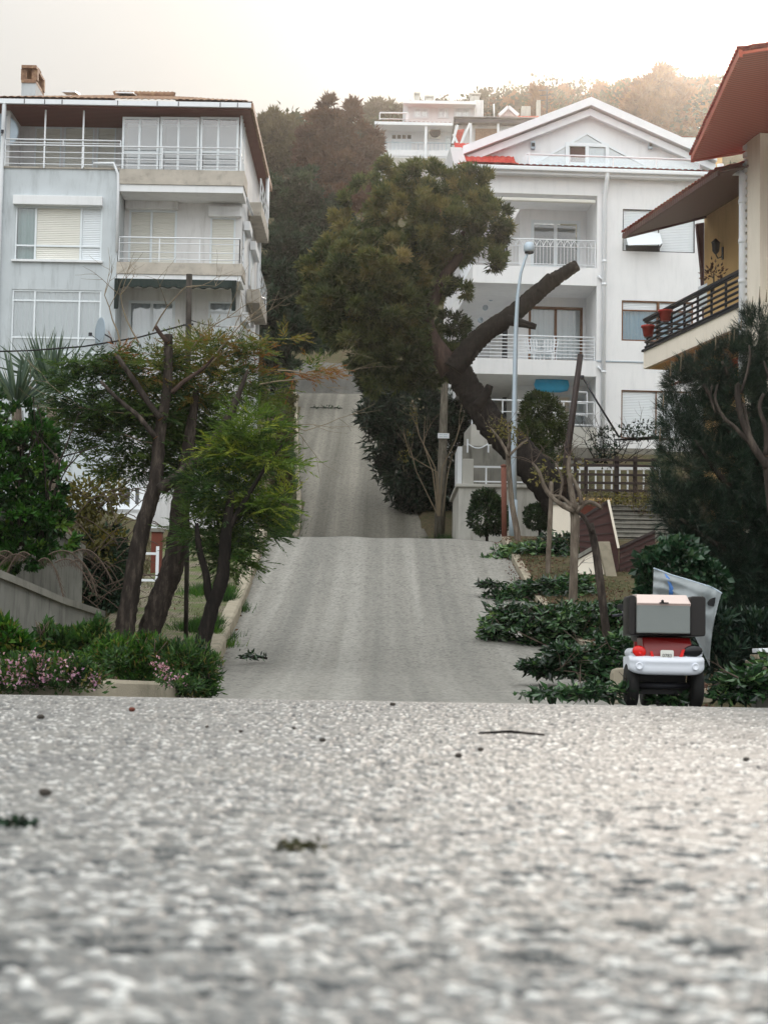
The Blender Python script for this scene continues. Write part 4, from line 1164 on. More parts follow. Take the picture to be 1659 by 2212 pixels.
# ======================== houses far up the hill
def c2(x, y): return 802.1 + .24178 * x, 182.3 + .24178 * y
def far_houses():
    f = Fac(930, 205, 50, 0)
    def rc(x0, y0, x1, y1, w=0): return f.rect(*c2(x0, y0), *c2(x1, y1), w)
    B = T('hillside_house', 'pale two tier house high on the hill with pink roof band and balcony', 'house', f.O)
    def bx(name, r_, w0, w1, mat, par=None): return MB().box(r_[0], r_[1], w0, w1, r_[2], r_[3]).build(name, M[mat], par or B)
    lo = rc(70, 350, 748, 720); wall_ = MB(); wall_.box(lo[0], lo[1], 2, 12, lo[2] - 3, lo[3]); wall_.build('wall', M['white_plaster'], B)
    bx('eave', rc(28, 345, 752, 372), -.6, 12.5, 'white_paint')
    r_ = rc(88, 305, 748, 346); tileroof('roof', (r_[0], -.5, r_[2]), (r_[1], -.5, r_[2]), (r_[1], 4, r_[3] + .1), (r_[0], 4, r_[3] + .1), 'tile', B, .5, .06)
    up = rc(325, 180, 1000, 320, 4); MB().box(up[0], up[1], 4, 12, up[2] - 1, up[3]).build('wall', M['white_plaster'], B)
    bx('roof', rc(285, 155, 930, 182, 3), 2.4, 12.5, 'white_paint')
    bx('wall', rc(920, 135, 1002, 300, 3.6), 3.6, 9, 'off_plaster')
    for a, b in ((375, 515), (595, 690), (735, 885)): window(B, rc(a, 205, b, 300, 4), 3.95, [.5], fill='curtain_pale', fw=.2, glass='glass_pale', back=.03)
    bx('parapet', rc(90, 585, 745, 645), -.1, .3, 'white_plaster')
    bx('balcony_slab', rc(90, 640, 745, 665), -.1, 2, 'white_plaster')
    rl = rc(100, 515, 740, 590); railing(B, [(rl[0], .1), (rl[1], .1)], [rl[2], rl[3]], 4, vert=.45, mat='galv', r=.05)
    bx('post', rc(474, 370, 496, 700), -.4, .0, 'white_paint'); bx('post', rc(75, 370, 92, 640), -.3, .1, 'white_paint')
    d = rc(180, 445, 362, 640, 2); do = MB().box(d[0], d[1], 1.9, 1.98, d[2], d[3]).build('door', M['white_pvc'], B)
    for k in range(4):
        q = rc(186 + k * 45, 448, 220 + k * 45, 482, 1.9); MB().box(q[0], q[1], 1.86, 1.89, q[2], q[3]).build('pane', M['room_dark'], do)
    q = rc(660, 455, 735, 590, 2); window(B, q, 1.95, [], fill='curtain_pale', fw=.15, back=.03)
    q = rc(515, 400, 620, 485, 2); ac = MB().box(q[0], q[1], 1.2, 1.9, q[2], q[3]).build('air_conditioner', M['shutter'], B, .05)
    MB().lathe([(.0, 0), (.62, 0), (.62, -.1), (.5, -.12)], ((q[0] + q[1]) / 2, 1.19, (q[2] + q[3]) / 2), 18, 'y').build('fan_grille', M['dark_metal'], ac)
    for a, b, c, d_ in ((380, 80, 436, 160), (475, 108, 560, 160), (870, 84, 975, 150)):
        q = rc(a, b, c, d_, 7); mid = (q[0] + q[1]) / 2; hw = (q[1] - q[0]) / 2
        mb = MB(); mb.box(mid - hw * .8, mid + hw * .8, 6.5, 7.6, q[2] - .5, q[2] + (q[3] - q[2]) * .6)
        for s in (-1, 0, 1): mb.box(mid + s * hw * .65 - .1, mid + s * hw * .65 + .1, 6.6, 7.5, q[2] + (q[3] - q[2]) * .6, q[3] - .15)
        mb.box(mid - hw, mid + hw, 6.4, 7.7, q[3] - .15, q[3]); mb.build('chimney', M['terrace_plaster'], B)
    ra = rc(75, 250, 330, 305, 1); railing(B, [(ra[0], 1), (ra[1], 1)], [ra[2], ra[3]], 3, r=.07)
    MB().box(ra[0] + 3, ra[1], 3, 9, ra[2] - 1, ra[3] + .6).build('wall', M['white_plaster'], B)
    # garden retaining wall before it
    g = rc(90, 660, 660, 800, -3)
    gw = MB(f.O); gw.box(f.O[0] + g[0], f.O[0] + g[1], f.O[1] - 3.4, f.O[1] - 3, f.O[2] + g[2] - 3, f.O[2] + g[3])
    o = gw.build('retaining_wall', M['terrace_plaster']); o.location = tuple(f.O); props(o, 'pale retaining wall below the two tier hillside house', 'wall')
    # second house
    f2 = Fac(1080, 160, 40, 0)
    def r2(x0, y0, x1, y1, w=0): return f2.rect(*c2(x0, y0), *c2(x1, y1), w)
    B2 = T('hillside_house', 'flat roofed hillside house with pinkish wall behind the villa gable', 'house', f2.O)
    q = r2(745, 350, 1700, 560); MB().box(q[0], q[1], .5, 8, q[2] - 8, q[3]).build('wall', M['off_plaster'], B2)
    q = r2(740, 318, 1720, 352); MB().box(q[0], q[1], -.3, 8.3, q[2], q[3]).build('roof', M['dark_metal'], B2)
    q = r2(738, 300, 1720, 322); MB().box(q[0], q[1], -.1, 8.0, q[2] + .3, q[3] + .1).build('parapet', M['white_plaster'], B2)
    q = r2(930, 378, 1125, 540); MB().box(q[0], q[1], .4, .48, q[2], q[3]).build('panel', M['tile_old'], B2)
    for a, b in ((1155, 1310), (1325, 1500)): window(B2, r2(a, 360, b, 520), .45, [], fill='room_pale', fw=.12, back=.03)
    for a in (888, 1132): 
        q = r2(a - 9, 340, a + 9, 540); MB().box(q[0], q[1], -.2, .1, q[2], q[3]).build('post', M['white_paint'], B2)
    def P2(x, y, w): 
        u, z = f2.uz(*c2(x, y), w); return (u, w, z)
    MB().slab([P2(722, 530, -1), P2(760, 400, -1), P2(832, 395, -1), P2(790, 525, -1)], (0, .3, 0)).build('sloped_panel', M['tile_red'], B2)
    mb = MB(); mb.bar(P2(880, 345, -1.2), P2(800, 525, -1.2), .3, .2); mb.bar(P2(770, 360, -1.2), P2(725, 525, -1.2), .25, .2); mb.bar(P2(735, 440, -1.2), P2(770, 530, -1.2), .2, .2); mb.build('rafter', M['white_paint'], B2)
    # third: red roof with small white gable
    f3 = Fac(1120, 190, 48, 0)
    def P3(x, y, w): 
        u, z = f3.uz(*c2(x, y), w); return (u, w, z)
    B3 = T('hillside_house', 'orange tiled hillside house with a little white dormer gable above the flat roofed one', 'house', f3.O)
    a, b, c, d = P3(1095, 335, 0), P3(1560, 335, 0), P3(1500, 283, 4), P3(1140, 283, 4)
    tileroof('roof', a, b, c, d, 'tile', B3, .5, .06)
    MB().box(a[0] + .2, b[0] - .2, .2, 6, a[2] - 7, a[2] - .05).build('wall', M['off_plaster'], B3)
    e, g_, h = P3(1140, 280, 2.2), P3(1310, 280, 2.2), P3(1222, 212, 2.2)
    MB().slab([e, g_, h], (0, 2.5, 0)).build('dormer', M['white_plaster'], B3)
    mb = MB(); mb.bar((e[0], 2, e[2]), (h[0], 2, h[2] + .1), .5, .35); mb.bar((g_[0], 2, g_[2]), (h[0], 2, h[2] + .1), .5, .35); mb.build('verge_board', M['white_paint'], B3)
    q = P3(1340, 275, 5), P3(1420, 200, 5); MB().box(q[0][0], q[1][0], 4.6, 6, q[0][2] - 1, q[1][2]).build('chimney', M['terrace_plaster'], B3)
    q = P3(1475, 330, 5), P3(1512, 140, 5); MB().box(q[0][0], q[1][0], 4.8, 5.6, q[0][2] - 1, q[1][2]).build('chimney', M['terrace_plaster'], B3)
    p0, p1 = P3(1098, 320, 1), P3(1095, 170, 1); MB().tube([p0, p1], .08, 5).build('mast', M['white_paint'], B3)
    # aerial mast on far roof
    q0, q1 = f3.world(*P3(1568, 300, 6)), f3.world(*P3(1570, 18, 6))
    am = T('aerial_mast', 'thin television aerial mast on the skyline above the white villa roof', 'aerial', q0)
    MB(q0).tube([q0, q1], .09, 5).build('mast', M['dark_metal'], am)
    mb = MB(q0)
    for k in range(4): mb.bar(q1 + [-.9 + .1 * k, 0, -.4 - .55 * k], q1 + [.9 - .1 * k, 0, -.3 - .55 * k], .07)
    mb.build('crossbar', M['dark_metal'], am)
    # fourth: pinkish building beyond villa roof on right
    f4 = Fac(1465, 130, 30, 0)
    B4 = T('hillside_house', 'pinkish building with tiled roof edge between villa roof and cream house eave', 'house', f4.O)
    q = f4.rect(1405, 298, 1560, 420); MB().box(q[0], q[1], 0, 8, q[2] - 4, q[3]).build('wall', M['yellow_plaster'], B4)
    q = f4.rect(1400, 286, 1570, 299); tileroof('roof', (q[0], -.5, q[2]), (q[1], -.5, q[2]), (q[1], 2, q[3]), (q[0], 2, q[3]), 'tile', B4, .4, .05)
    q = f4.rect(1400, 299, 1570, 310); MB().box(q[0], q[1], -.4, -.05, q[2], q[3]).build('eave', M['white_paint'], B4)
far_houses()
# ------------------------------------------------------------------ trees and plants
def A(x, y, Y, dy=0): return at(x, y, Y + dy)
def trunk(name, pts, Y, widths, mat, parent, origin, n=10, wob=.07, seed=1, extra=None, cut=None, sub=3):
    """limb through picture places (x, y[, dY]); widths in picture units"""
    P = [A(p[0], p[1], Y, p[2] if len(p) > 2 else 0) for p in pts]
    Rr = [w * px(Y) / 2 for w in widths]
    # smooth by Catmull-Rom
    Q, S = [], []
    for i in range(len(P) - 1):
        p0, p1, p2, p3 = P[max(i - 1, 0)], P[i], P[i + 1], P[min(i + 2, len(P) - 1)]
        for k in range(sub):
            t_ = k / sub
            Q.append(.5 * ((2 * p1) + (p2 - p0) * t_ + (2 * p0 - 5 * p1 + 4 * p2 - p3) * t_ ** 2 + (3 * p1 - p0 - 3 * p2 + p3) * t_ ** 3))
            S.append(Rr[i] * (1 - t_) + Rr[i + 1] * t_)
    Q.append(P[-1]); S.append(Rr[-1])
    mb = MB(origin); mb.tube(Q, S, n, wob=wob, seed=seed, capmi=1 if cut else None)
    return mb.build(name, [M[mat]] + ([M[cut]] if cut else []), parent)
def gbase(x, Y, y=None):
    p = A(x, 1300, Y); z = float(groundZ(p[0], Y)); return np.array([p[0], Y, z])

def con(name, clumps, n, mat, parent, origin, seed, L=.34, leaf=.11, k=14, tint0=.5, tv=.3, shell=.35, droop=.2, gap=-9, flat=.3, per=9):
    P, d, tint = clusters(clumps, max(4, n // per), per, .30, seed, shell, .3, .28, gap, tv, tint0)
    d = unit(d * [1, 1, .5])
    return sprays(name, P, d, k, L, leaf, M[mat], parent, origin, seed, tint, lw=.2, droop=droop, flat=flat)

# left: three leaning conifers in front of the grey house
Y0 = 28.0
o = gbase(264, Y0)
t1 = T('conifer', 'tallest leaning conifer left of the road, its sawn off crown browning at the top', 'tree', o)
trunk('trunk', [(258, 1425), (266, 1380), (285, 1265), (305, 1150), (335, 1045), (346, 930), (361, 840), (364, 722)], Y0, [52, 44, 38, 35, 31, 25, 21, 18], 'bark_pine', t1, o, 20, .10, seed=3, cut='bark_red', sub=12)
trunk('branch', [(345, 1058), (395, 1020), (447, 975), (482, 925), (500, 888), (520, 840), (535, 800)], Y0 - .2, [27, 25, 23, 21, 19, 10, 6], 'bark_pine', t1, o, 14, .10, seed=4, sub=8)
trunk('branch', [(347, 905), (320, 868), (285, 815), (252, 768)], Y0 - .2, [15, 14, 12, 10], 'bark_pine', t1, o, 7, seed=5, cut='cut_wood')
trunk('branch', [(336, 945), (300, 900), (255, 862), (217, 823)], Y0 - .3, [12, 11, 9, 7], 'bark_pine', t1, o, 7, seed=6, cut='cut_wood')
trunk('branch', [(364, 740), (350, 725), (336, 705)], Y0 - .1, [11, 10, 9], 'bark_red', t1, o, 7, seed=7, cut='cut_wood')
trunk('branch', [(371, 848), (400, 822), (440, 795), (462, 770)], Y0 - .3, [12, 10, 8, 4], 'bark_red', t1, o, 6, seed=8)
mb = MB(o); rr = random.Random(3)
for x, y, dx, dy, l in ((330, 715, .35, .6, .9), (440, 800, .8, .5, 1.0), (300, 740, -.4, .7, .8), (360, 900, -1, .1, 1.3), (345, 960, -1, .15, 1.2), (500, 880, .8, -.1, 1.2), (560, 830, 1, .15, 1.0), (410, 760, .3, .8, .8), (260, 740, -.2, .9, .8), (470, 760, .5, .7, .7), (600, 800, 1, .1, .7)):
    twigs(mb, A(x, y, Y0), (dx, rr.uniform(-.3, .3), dy), l, .014, 2, rr, bend=.2)
mb.build('twigs', M['twig_pale'], t1)
con('crown', [clump(430, 775, 85, Y0 + .45, 45), clump(330, 790, 80, Y0 + .45, 45), clump(520, 790, 75, Y0 + .45, 50), clump(470, 840, 90, Y0 + .45, 50), clump(250, 775, 40, Y0 + .45, 30), clump(560, 850, 55, Y0 + .45, 40), clump(380, 850, 60, Y0 + .45, 40)], 1350, 'leaf_con', t1, o, 11, tint0=.5, gap=-.3)
con('crown', [clump(600, 735, 30, Y0 + .45, 12), clump(560, 745, 40, Y0 + .45, 18), clump(630, 805, 60, Y0 + .45, 12), clump(660, 797, 35, Y0 + .45, 8)], 110, 'leaf_con', t1, o, 12, L=.35, tint0=.72)
con('crown', [clump(195, 775, 55, Y0 + .45, 30), clump(160, 835, 50, Y0 + .45, 30), clump(220, 880, 95, Y0 + .45, 45), clump(150, 925, 70, Y0 + .45, 40), clump(290, 940, 80, Y0 + .45, 55), clump(260, 830, 55, Y0 + .45, 40), clump(330, 890, 50, Y0 + .45, 60)], 1900, 'leaf_con_dark', t1, o, 13, tint0=.45, gap=-.35)
o = gbase(315, Y0 + .4)
t2 = T('conifer', 'thick dark conifer trunk crossing behind the tallest one, with deep green inner foliage', 'tree', o)
trunk('trunk', [(300, 1425), (318, 1380), (348, 1290), (378, 1205), (391, 1085), (400, 1020), (412, 930), (425, 840)], Y0 + .4, [58, 50, 49, 47, 40, 32, 24, 12], 'bark_pine', t2, o, 20, .10, seed=13, sub=12)
con('crown', [clump(450, 960, 80, Y0 + 1.4, 60), clump(400, 1010, 70, Y0 + 1.4, 60), clump(500, 1010, 60, Y0 + 1.4, 60), clump(420, 900, 80, Y0 + 1.4, 50), clump(290, 1000, 60, Y0 + 1, 40)], 2200, 'leaf_con_dark', t2, o, 14, tint0=.5, gap=-.3)
o = gbase(431, Y0 - 1)
t3 = T('conifer', 'small forked conifer nearest the road on the left, bright green foliage reaching over the kerb', 'tree', o)
trunk('trunk', [(425, 1440), (436, 1395), (459, 1310), (480, 1248), (489, 1150), (500, 1060)], Y0 - 1, [42, 36, 30, 29, 24, 12], 'bark_dark', t3, o, 16, .10, seed=21, sub=10)
trunk('branch', [(462, 1312), (450, 1280), (445, 1240), (430, 1185), (425, 1130)], Y0 - 1, [20, 18, 16, 14, 8], 'bark_dark', t3, o, 8, seed=22)
trunk('branch', [(490, 1150), (530, 1080), (580, 1000), (610, 960)], Y0 - 1, [14, 11, 8, 4], 'bark_dark', t3, o, 6, seed=23)
con('crown', [clump(540, 930, 55, Y0 - .7, 38), clump(580, 985, 55, Y0 - .7, 32), clump(625, 1000, 28, Y0 - .7, 16), clump(510, 985, 50, Y0 - .7, 40), clump(610, 925, 25, Y0 - .7, 14), clump(560, 1085, 40, Y0 - .7, 26), clump(610, 1090, 36, Y0 - .7, 22)], 820, 'leaf_con_green', t3, o, 24, tint0=.55, droop=.1, gap=-.4)
con('crown', [clump(470, 1070, 65, Y0 - .5, 60), clump(520, 1130, 60, Y0 - .5, 45), clump(450, 1150, 55, Y0 - .5, 50), clump(570, 1140, 30, Y0 - .5, 20), clump(500, 1200, 40, Y0 - .5, 30)], 1300, 'leaf_con_dark', t3, o, 25, tint0=.62, gap=-.4)

# big pollarded tree right of the road: leaning trunk, sawn limb, crown over the road
YB = 55.0
o = gbase(1205, YB - 1)
bt = T('pollarded_pine', 'big leaning tree with a sawn off bare limb and broad brownish green crown', 'tree', o)
trunk('trunk', [(1235, 1130, -1), (1195, 1062, -1), (1130, 985, -.6), (1070, 925, -.3), (1025, 860), (995, 810), (985, 775)], YB, [82, 72, 66, 62, 58, 56, 54], 'bark_dark', bt, o, 26, .12, 31, sub=16)
trunk('limb', [(980, 800), (1010, 758), (1045, 722), (1110, 676), (1165, 628), (1208, 596), (1247, 572)], YB - .2, [50, 46, 41, 38, 34, 30, 23], 'bark_dark', bt, o, 24, .12, 32, cut='bark_pine', sub=14)
trunk('stub', [(1095, 690), (1125, 697), (1158, 706)], YB - .4, [26, 20, 13], 'bark_dark', bt, o, 8, .08, 33)
trunk('stub', [(1165, 632), (1180, 606), (1190, 597)], YB - .3, [26, 22, 20], 'bark_dark', bt, o, 8, .08, 34)
trunk('stub', [(1030, 880), (1048, 855), (1058, 832)], YB - .5, [26, 22, 15], 'bark_dark', bt, o, 8, .08, 35)
trunk('limb', [(975, 800), (940, 745), (922, 695), (940, 640), (963, 592), (990, 555), (1000, 500)], YB + .1, [54, 40, 32, 27, 24, 20, 10], 'bark_red', bt, o, 10, .07, 36)
trunk('limb', [(950, 770), (900, 720), (850, 640), (820, 560)], YB + .4, [34, 26, 18, 8], 'bark_dark', bt, o, 8, .07, 37)
trunk('limb', [(940, 740), (850, 730), (760, 700)], YB + .3, [22, 16, 6], 'bark_dark', bt, o, 8, .07, 38)
C1 = [clump(x, y, rx, YB + dy, ry) for x, y, rx, ry, dy in (
    (830, 400, 70, 50, 1), (930, 400, 90, 45, 1), (1010, 430, 60, 50, .5), (1058, 465, 38, 50, 0), (1040, 410, 40, 35, .3), (880, 470, 110, 70, .5), (780, 470, 50, 50, 1), (960, 500, 90, 60, 0), (1030, 540, 48, 40, 0),
    (740, 560, 70, 50, .5), (820, 570, 90, 70, -.5), (905, 580, 80, 70, .3))]
C2 = [clump(x, y, rx, YB + dy, ry) for x, y, rx, ry, dy in ((700, 590, 40, 45, .5), (690, 660, 38, 50, .3), (760, 650, 80, 70, -.3), (850, 660, 90, 70, 0), (730, 710, 35, 30, 0), (790, 740, 70, 60, 0), (870, 750, 80, 60, .4), (830, 810, 50, 35, .4), (930, 790, 50, 50, .8), (910, 690, 40, 60, .8))]
def needleclumps(name, cl, n, mat, parent, origin, seed, L, t0, tv=.3, k=9, shell=.62, gap=-.9, per=26, cr=None):
    P, d, tint = clusters(cl, max(20, n // per), per, cr or L * 1.5, seed, shell, .3, .75, gap, tv, t0)
    return tufts(name, P, d, k, L, L * .2, M[mat], parent, origin, seed + 8, tint, 1.0, .2)
needleclumps('crown', C1, 9600, 'leaf_big', bt, o, 41, .24, .48, .26, gap=-.62)
needleclumps('crown', C2, 8600, 'leaf_big', bt, o, 42, .24, .3, .22, gap=-.62)
needleclumps('crown', [clump(1060, 570, 22, YB - .3, 18), clump(1080, 500, 14, YB, 25), clump(1000, 620, 18, YB, 30), clump(985, 690, 25, YB + .6, 40)], 420, 'leaf_big', bt, o, 43, .22, .2)

def lobed(name, label, cat, base, cl, n, mat, seed, L, t0=.5, tv=.28, k=7, gap=-.8, trunkpts=None, Y=None, tw=None, group=None, shell=.7):
    o = np.array(base); t_ = T(name, label, cat, o, 0, group)
    needleclumps('crown', cl, n, mat, t_, o, seed, L, t0, tv, k, shell, gap)
    if trunkpts: trunk('trunk', trunkpts, Y, tw, 'bark_dark', t_, o, 8, .06, seed)
    return t_
def CL(Y, *a): return [clump(x, y, rx, Y + (e[0] if e else 0), ry) for x, y, rx, ry, *e in a]
lobed('evergreen_tree', 'dark evergreen tree close behind the left house side wall, lowest of the dark trees', 'tree', gbase(600, 92), CL(92, (600, 640, 60, 70), (660, 660, 45, 60), (580, 720, 45, 50), (640, 720, 45, 35), (610, 560, 60, 60), (575, 600, 40, 80), (600, 790, 30, 40)), 3600, 'leaf_dark', 51, .42, .3, trunkpts=[(592, 850), (600, 640)], Y=92, tw=[18, 8])
lobed('evergreen_tree', 'dark grey green evergreen with a rounded top rising beside the left house roof edge', 'tree', gbase(610, 108), CL(108, (600, 450, 50, 50), (640, 430, 45, 45), (680, 420, 38, 42), (600, 540, 60, 60), (670, 520, 70, 70), (575, 410, 30, 25)), 3600, 'leaf_dark', 52, .46, .45, trunkpts=[(620, 800), (630, 480)], Y=108, tw=[18, 8])
lobed('evergreen_tree', 'dark evergreen between the two big brown crowned trees, leaning over the upper road', 'tree', gbase(690, 116, ), CL(116, (715, 475, 38, 42), (700, 540, 50, 60), (690, 620, 50, 70), (660, 690, 50, 45), (650, 730, 45, 22, -2), (690, 735, 40, 18, -2), (680, 715, 45, 32, -6), (640, 700, 40, 40, -8), (720, 690, 40, 40, -4), (650, 640, 60, 50, 6), (720, 650, 50, 50, 6), (735, 540, 30, 60), (760, 620, 50, 60)), 5600, 'leaf_dark', 53, .46, .35)
lobed('broad_tree', 'tall reddish brown tree on the skyline left of the two tier hillside house', 'tree', gbase(725, 150), CL(150, (722, 250, 42, 36), (705, 285, 50, 40), (765, 265, 32, 40), (690, 320, 52, 45), (760, 320, 55, 50), (720, 370, 75, 55), (665, 350, 35, 40), (790, 370, 30, 35), (750, 410, 50, 35)), 4600, 'leaf_brown', 54, .62, .42, trunkpts=[(735, 470), (725, 330)], Y=150, tw=[16, 6])
lobed('broad_tree', 'pale hazy tree on the skyline between the left house roof and the reddish tree', 'tree', gbase(595, 190), CL(190, (580, 280, 30, 30), (610, 285, 32, 30), (595, 330, 50, 40), (560, 310, 25, 40), (640, 330, 35, 40)), 2200, 'leaf_olive', 55, .8, .6)
lobed('shrub', 'mauve brown bare looking shrub below the reddish skyline tree', 'shrub', gbase(765, 128), CL(128, (745, 430, 25, 28), (775, 460, 25, 30), (760, 490, 30, 30), (800, 430, 25, 20)), 900, 'leaf_brown', 56, .4, .35)
# hedge of oleander beyond the crest, right of the upper road
o = gbase(920, 70)
hd = T('oleander_hedge', 'dark grey green oleander hedge overhanging the right edge of the upper road', 'hedge', o)
broadleaf('foliage', CL(70, (900, 900, 95, 75), (850, 960, 50, 60), (880, 1020, 65, 65), (960, 960, 75, 85), (930, 1060, 55, 45), (800, 900, 35, 24, -.5), (840, 915, 40, 40, -.5), (990, 900, 40, 60), (900, 1085, 40, 35), (820, 850, 40, 40, 2), (985, 1050, 30, 60)), 15000, .34, M['leaf_hedge'], hd, o, 61, .6, .3, .26)
mb = MB(o)
for x in (890, 925, 960): mb.tube([gbase(x, 70), A(x - 5, 1020, 70), A(x - 10, 930, 70)], [.06, .05, .02], 6)
mb.build('stems', M['bark_dark'], hd)
# bushes and clipped cypresses in the terrace garden
def ball(name, label, x, y, rx, ry, Y, n, L, mat, seed, cat='bush', base=None, shell=.82, cl=None, rough=.14, W=None):
    o = base if base is not None else A(x, y + ry, Y)
    b = T(name, label, cat, o)
    broadleaf('foliage', cl or [clump(x, y, rx, Y, ry)], n, L, M[mat], b, o, seed, shell, rough, W)
    mb = MB(o); mb.tube([o - [0, 0, .2], A(x, y, Y)], [.05, .03], 6); mb.build('stem', M['bark_dark'], b)
    return b
ball('clipped_bush', 'rounded dark bush at the foot of the terrace wall, left of the lamp post', 1052, 1110, 42, 46, 54.3, 4200, .12, 'leaf_round', 71, cl=CL(54.3, (1050, 1112, 40, 44), (1050, 1080, 30, 22), (1075, 1120, 25, 35)))
ball('clipped_bush', 'smaller rounded dark bush at the foot of the terrace wall, right of the lamp post', 1166, 1115, 34, 30, 54.3, 2600, .12, 'leaf_round', 72, cl=CL(54.3, (1160, 1118, 28, 26), (1178, 1108, 22, 26), (1185, 1125, 18, 18)), rough=.25)
ball('clipped_cypress', 'tall dome shaped clipped conifer before the white villa, darker and larger of two', 1172, 935, 52, 85, 59, 7000, .16, 'leaf_cyp', 73, cl=CL(59, (1172, 910, 50, 62), (1178, 965, 52, 60), (1160, 880, 32, 35)), cat='tree', W=.3)
ball('clipped_cypress', 'lighter olive clipped conifer before the white villa, smaller of two', 1145, 952, 34, 44, 57.8, 3400, .14, 'leaf_cyp', 74, cl=CL(57.8, (1143, 955, 33, 42), (1150, 930, 24, 25), (1165, 980, 30, 30)), cat='tree', W=.3)
ball('ivy_bush', 'glossy ivy bush on the garden wall behind the plastic sheet of the scooter', 1455, 1230, 80, 60, 21.5, 3800, .10, 'leaf_ivy', 75, cl=CL(21.5, (1430, 1225, 55, 45), (1480, 1215, 50, 40), (1520, 1260, 50, 50), (1410, 1275, 35, 30), (1460, 1190, 40, 25)), rough=.3, W=.8, shell=.6)

# right: large pine
o = gbase(1640, 26)
pn = T('pine_tree', 'large dense blue green pine filling the right edge behind the scooter', 'tree', o)
trunk('trunk', [(1650, 1450), (1648, 1250), (1640, 1050), (1640, 850), (1650, 700)], 26.6, [60, 54, 46, 34, 16], 'bark_pine', pn, o, 12, seed=81)
rr = random.Random(8)
for k, (x, y, x2, y2) in enumerate(((1640, 1100, 1500, 950), (1640, 1000, 1520, 830), (1645, 1200, 1470, 1120), (1640, 930, 1560, 780), (1645, 1280, 1530, 1230))):
    trunk('limb', [(x, y), ((x + x2) / 2, (y + y2) / 2 + 22, -.4), (x2, y2, -.6)], 26.3, [22, 14, 6], 'bark_pine', pn, o, 7, seed=90 + k)
PC = CL(26, (1640, 735, 45, 60, -.2), (1590, 780, 55, 45), (1530, 805, 45, 35), (1480, 830, 40, 35), (1600, 870, 60, 60), (1530, 900, 50, 50), (1465, 920, 40, 60), (1480, 1000, 50, 60), (1560, 1000, 60, 70), (1640, 1000, 60, 80), (1460, 1100, 38, 60), (1530, 1110, 60, 60), (1610, 1130, 60, 70), (1490, 1170, 40, 40), (1570, 1220, 65, 60), (1640, 1260, 60, 80), (1540, 1300, 50, 50), (1600, 1350, 70, 60), (1700, 850, 60, 120), (1710, 1100, 60, 120), (1700, 1330, 60, 100), (1430, 1060, 16, 50))
P, d = sample(PC, 6600, 82, .45, .3, -.55, 2.0)
g = rng_(83); tint = np.clip(.42 + .25 * snoise(P, 2.2, 84) + g.normal(size=len(P)) * .12, 0, 1)
tufts('crown', P, d, 22, .17, .0075, M['leaf_pine'], pn, o, 85, tint, .8, .55)
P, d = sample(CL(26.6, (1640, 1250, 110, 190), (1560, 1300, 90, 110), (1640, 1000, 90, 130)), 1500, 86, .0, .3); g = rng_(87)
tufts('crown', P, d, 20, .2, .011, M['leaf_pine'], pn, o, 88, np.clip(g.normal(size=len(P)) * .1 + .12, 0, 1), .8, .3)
mb = MB(o)
for x, y in ((1448, 800), (1470, 790), (1500, 770), (1545, 745), (1600, 700), (1625, 655), (1640, 645), (1655, 640), (1575, 735), (1585, 730), (1432, 870), (1425, 940)):
    p = A(x, y + 12, 25.8); mb.tube([p, p + [.01, 0, .16 + .1 * rr.random()]], [.012, .004], 5)
mb.build('candles', M['twig_pale'], pn)
# bare pollarded tree before the pine
o = gbase(1660, 24)
bp = T('pollarded_tree', 'bare pinkish brown pollarded tree with sawn stubs in front of the pine', 'tree', o)
trunk('trunk', [(1690, 1460), (1685, 1250), (1668, 1060), (1655, 980)], 24, [36, 32, 28, 22], 'bark_pine', bp, o, 10, seed=101)
for k, (pts, w) in enumerate((([(1660, 1010), (1625, 960), (1600, 900), (1592, 840), (1597, 830)], [26, 22, 19, 17, 16]), ([(1600, 850), (1612, 810), (1620, 770), (1618, 745)], [9, 8, 7, 5]), ([(1640, 980), (1590, 925), (1562, 900), (1545, 862), (1550, 830)], [14, 12, 10, 9, 6]), ([(1655, 985), (1655, 930), (1640, 880), (1650, 850)], [20, 16, 12, 10]), ([(1668, 1040), (1690, 900), (1665, 830), (1650, 780)], [22, 16, 12, 6]), ([(1545, 890), (1535, 860), (1538, 832)], [7, 6, 5]), ([(1605, 870), (1612, 900), (1620, 940)], [8, 10, 12]))):
    trunk('branch', pts, 23.8, [q * .72 for q in w], 'bark_pine', bp, o, 7, .1, 110 + k, cut='cut_wood')
# pollarded young street trees on the right verge
def street_tree(label, pts, Y, w, stubs, seed, leaves=0, mat='bark_pale', lc=None):
    o = gbase(pts[0][0], Y); t_ = T('young_tree', label, 'tree', o, 0, 'thin pruned trees on the right verge')
    base = [(pts[0][0], pts[0][1] + 14)] + pts
    trunk('trunk', base, Y, [w[0]] + list(w), mat, t_, o, 9, .05, seed, cut='cut_wood')
    for k, (p_, w_) in enumerate(stubs): trunk('branch', p_, Y - .1, w_, mat, t_, o, 6, .1, seed * 3 + k)
    if leaves:
        broadleaf('foliage', [clump(x, y, rx, Y, ry) for x, y, rx, ry in lc], leaves, .09, M['leaf_dry'], t_, o, seed + 9, .1, .3)
    mb = MB(o); rr = random.Random(seed)
    for p_, w_ in stubs[:6]:
        e = A(*p_[-1][:2], Y - .1)
        for _ in range(4): twigs(mb, e, (rr.uniform(-1, 1), rr.uniform(-.5, .5), rr.uniform(.2, 1)), .35, .008, 1, rr, bend=.3)
    if stubs: mb.build('twigs', M['twig'], t_)
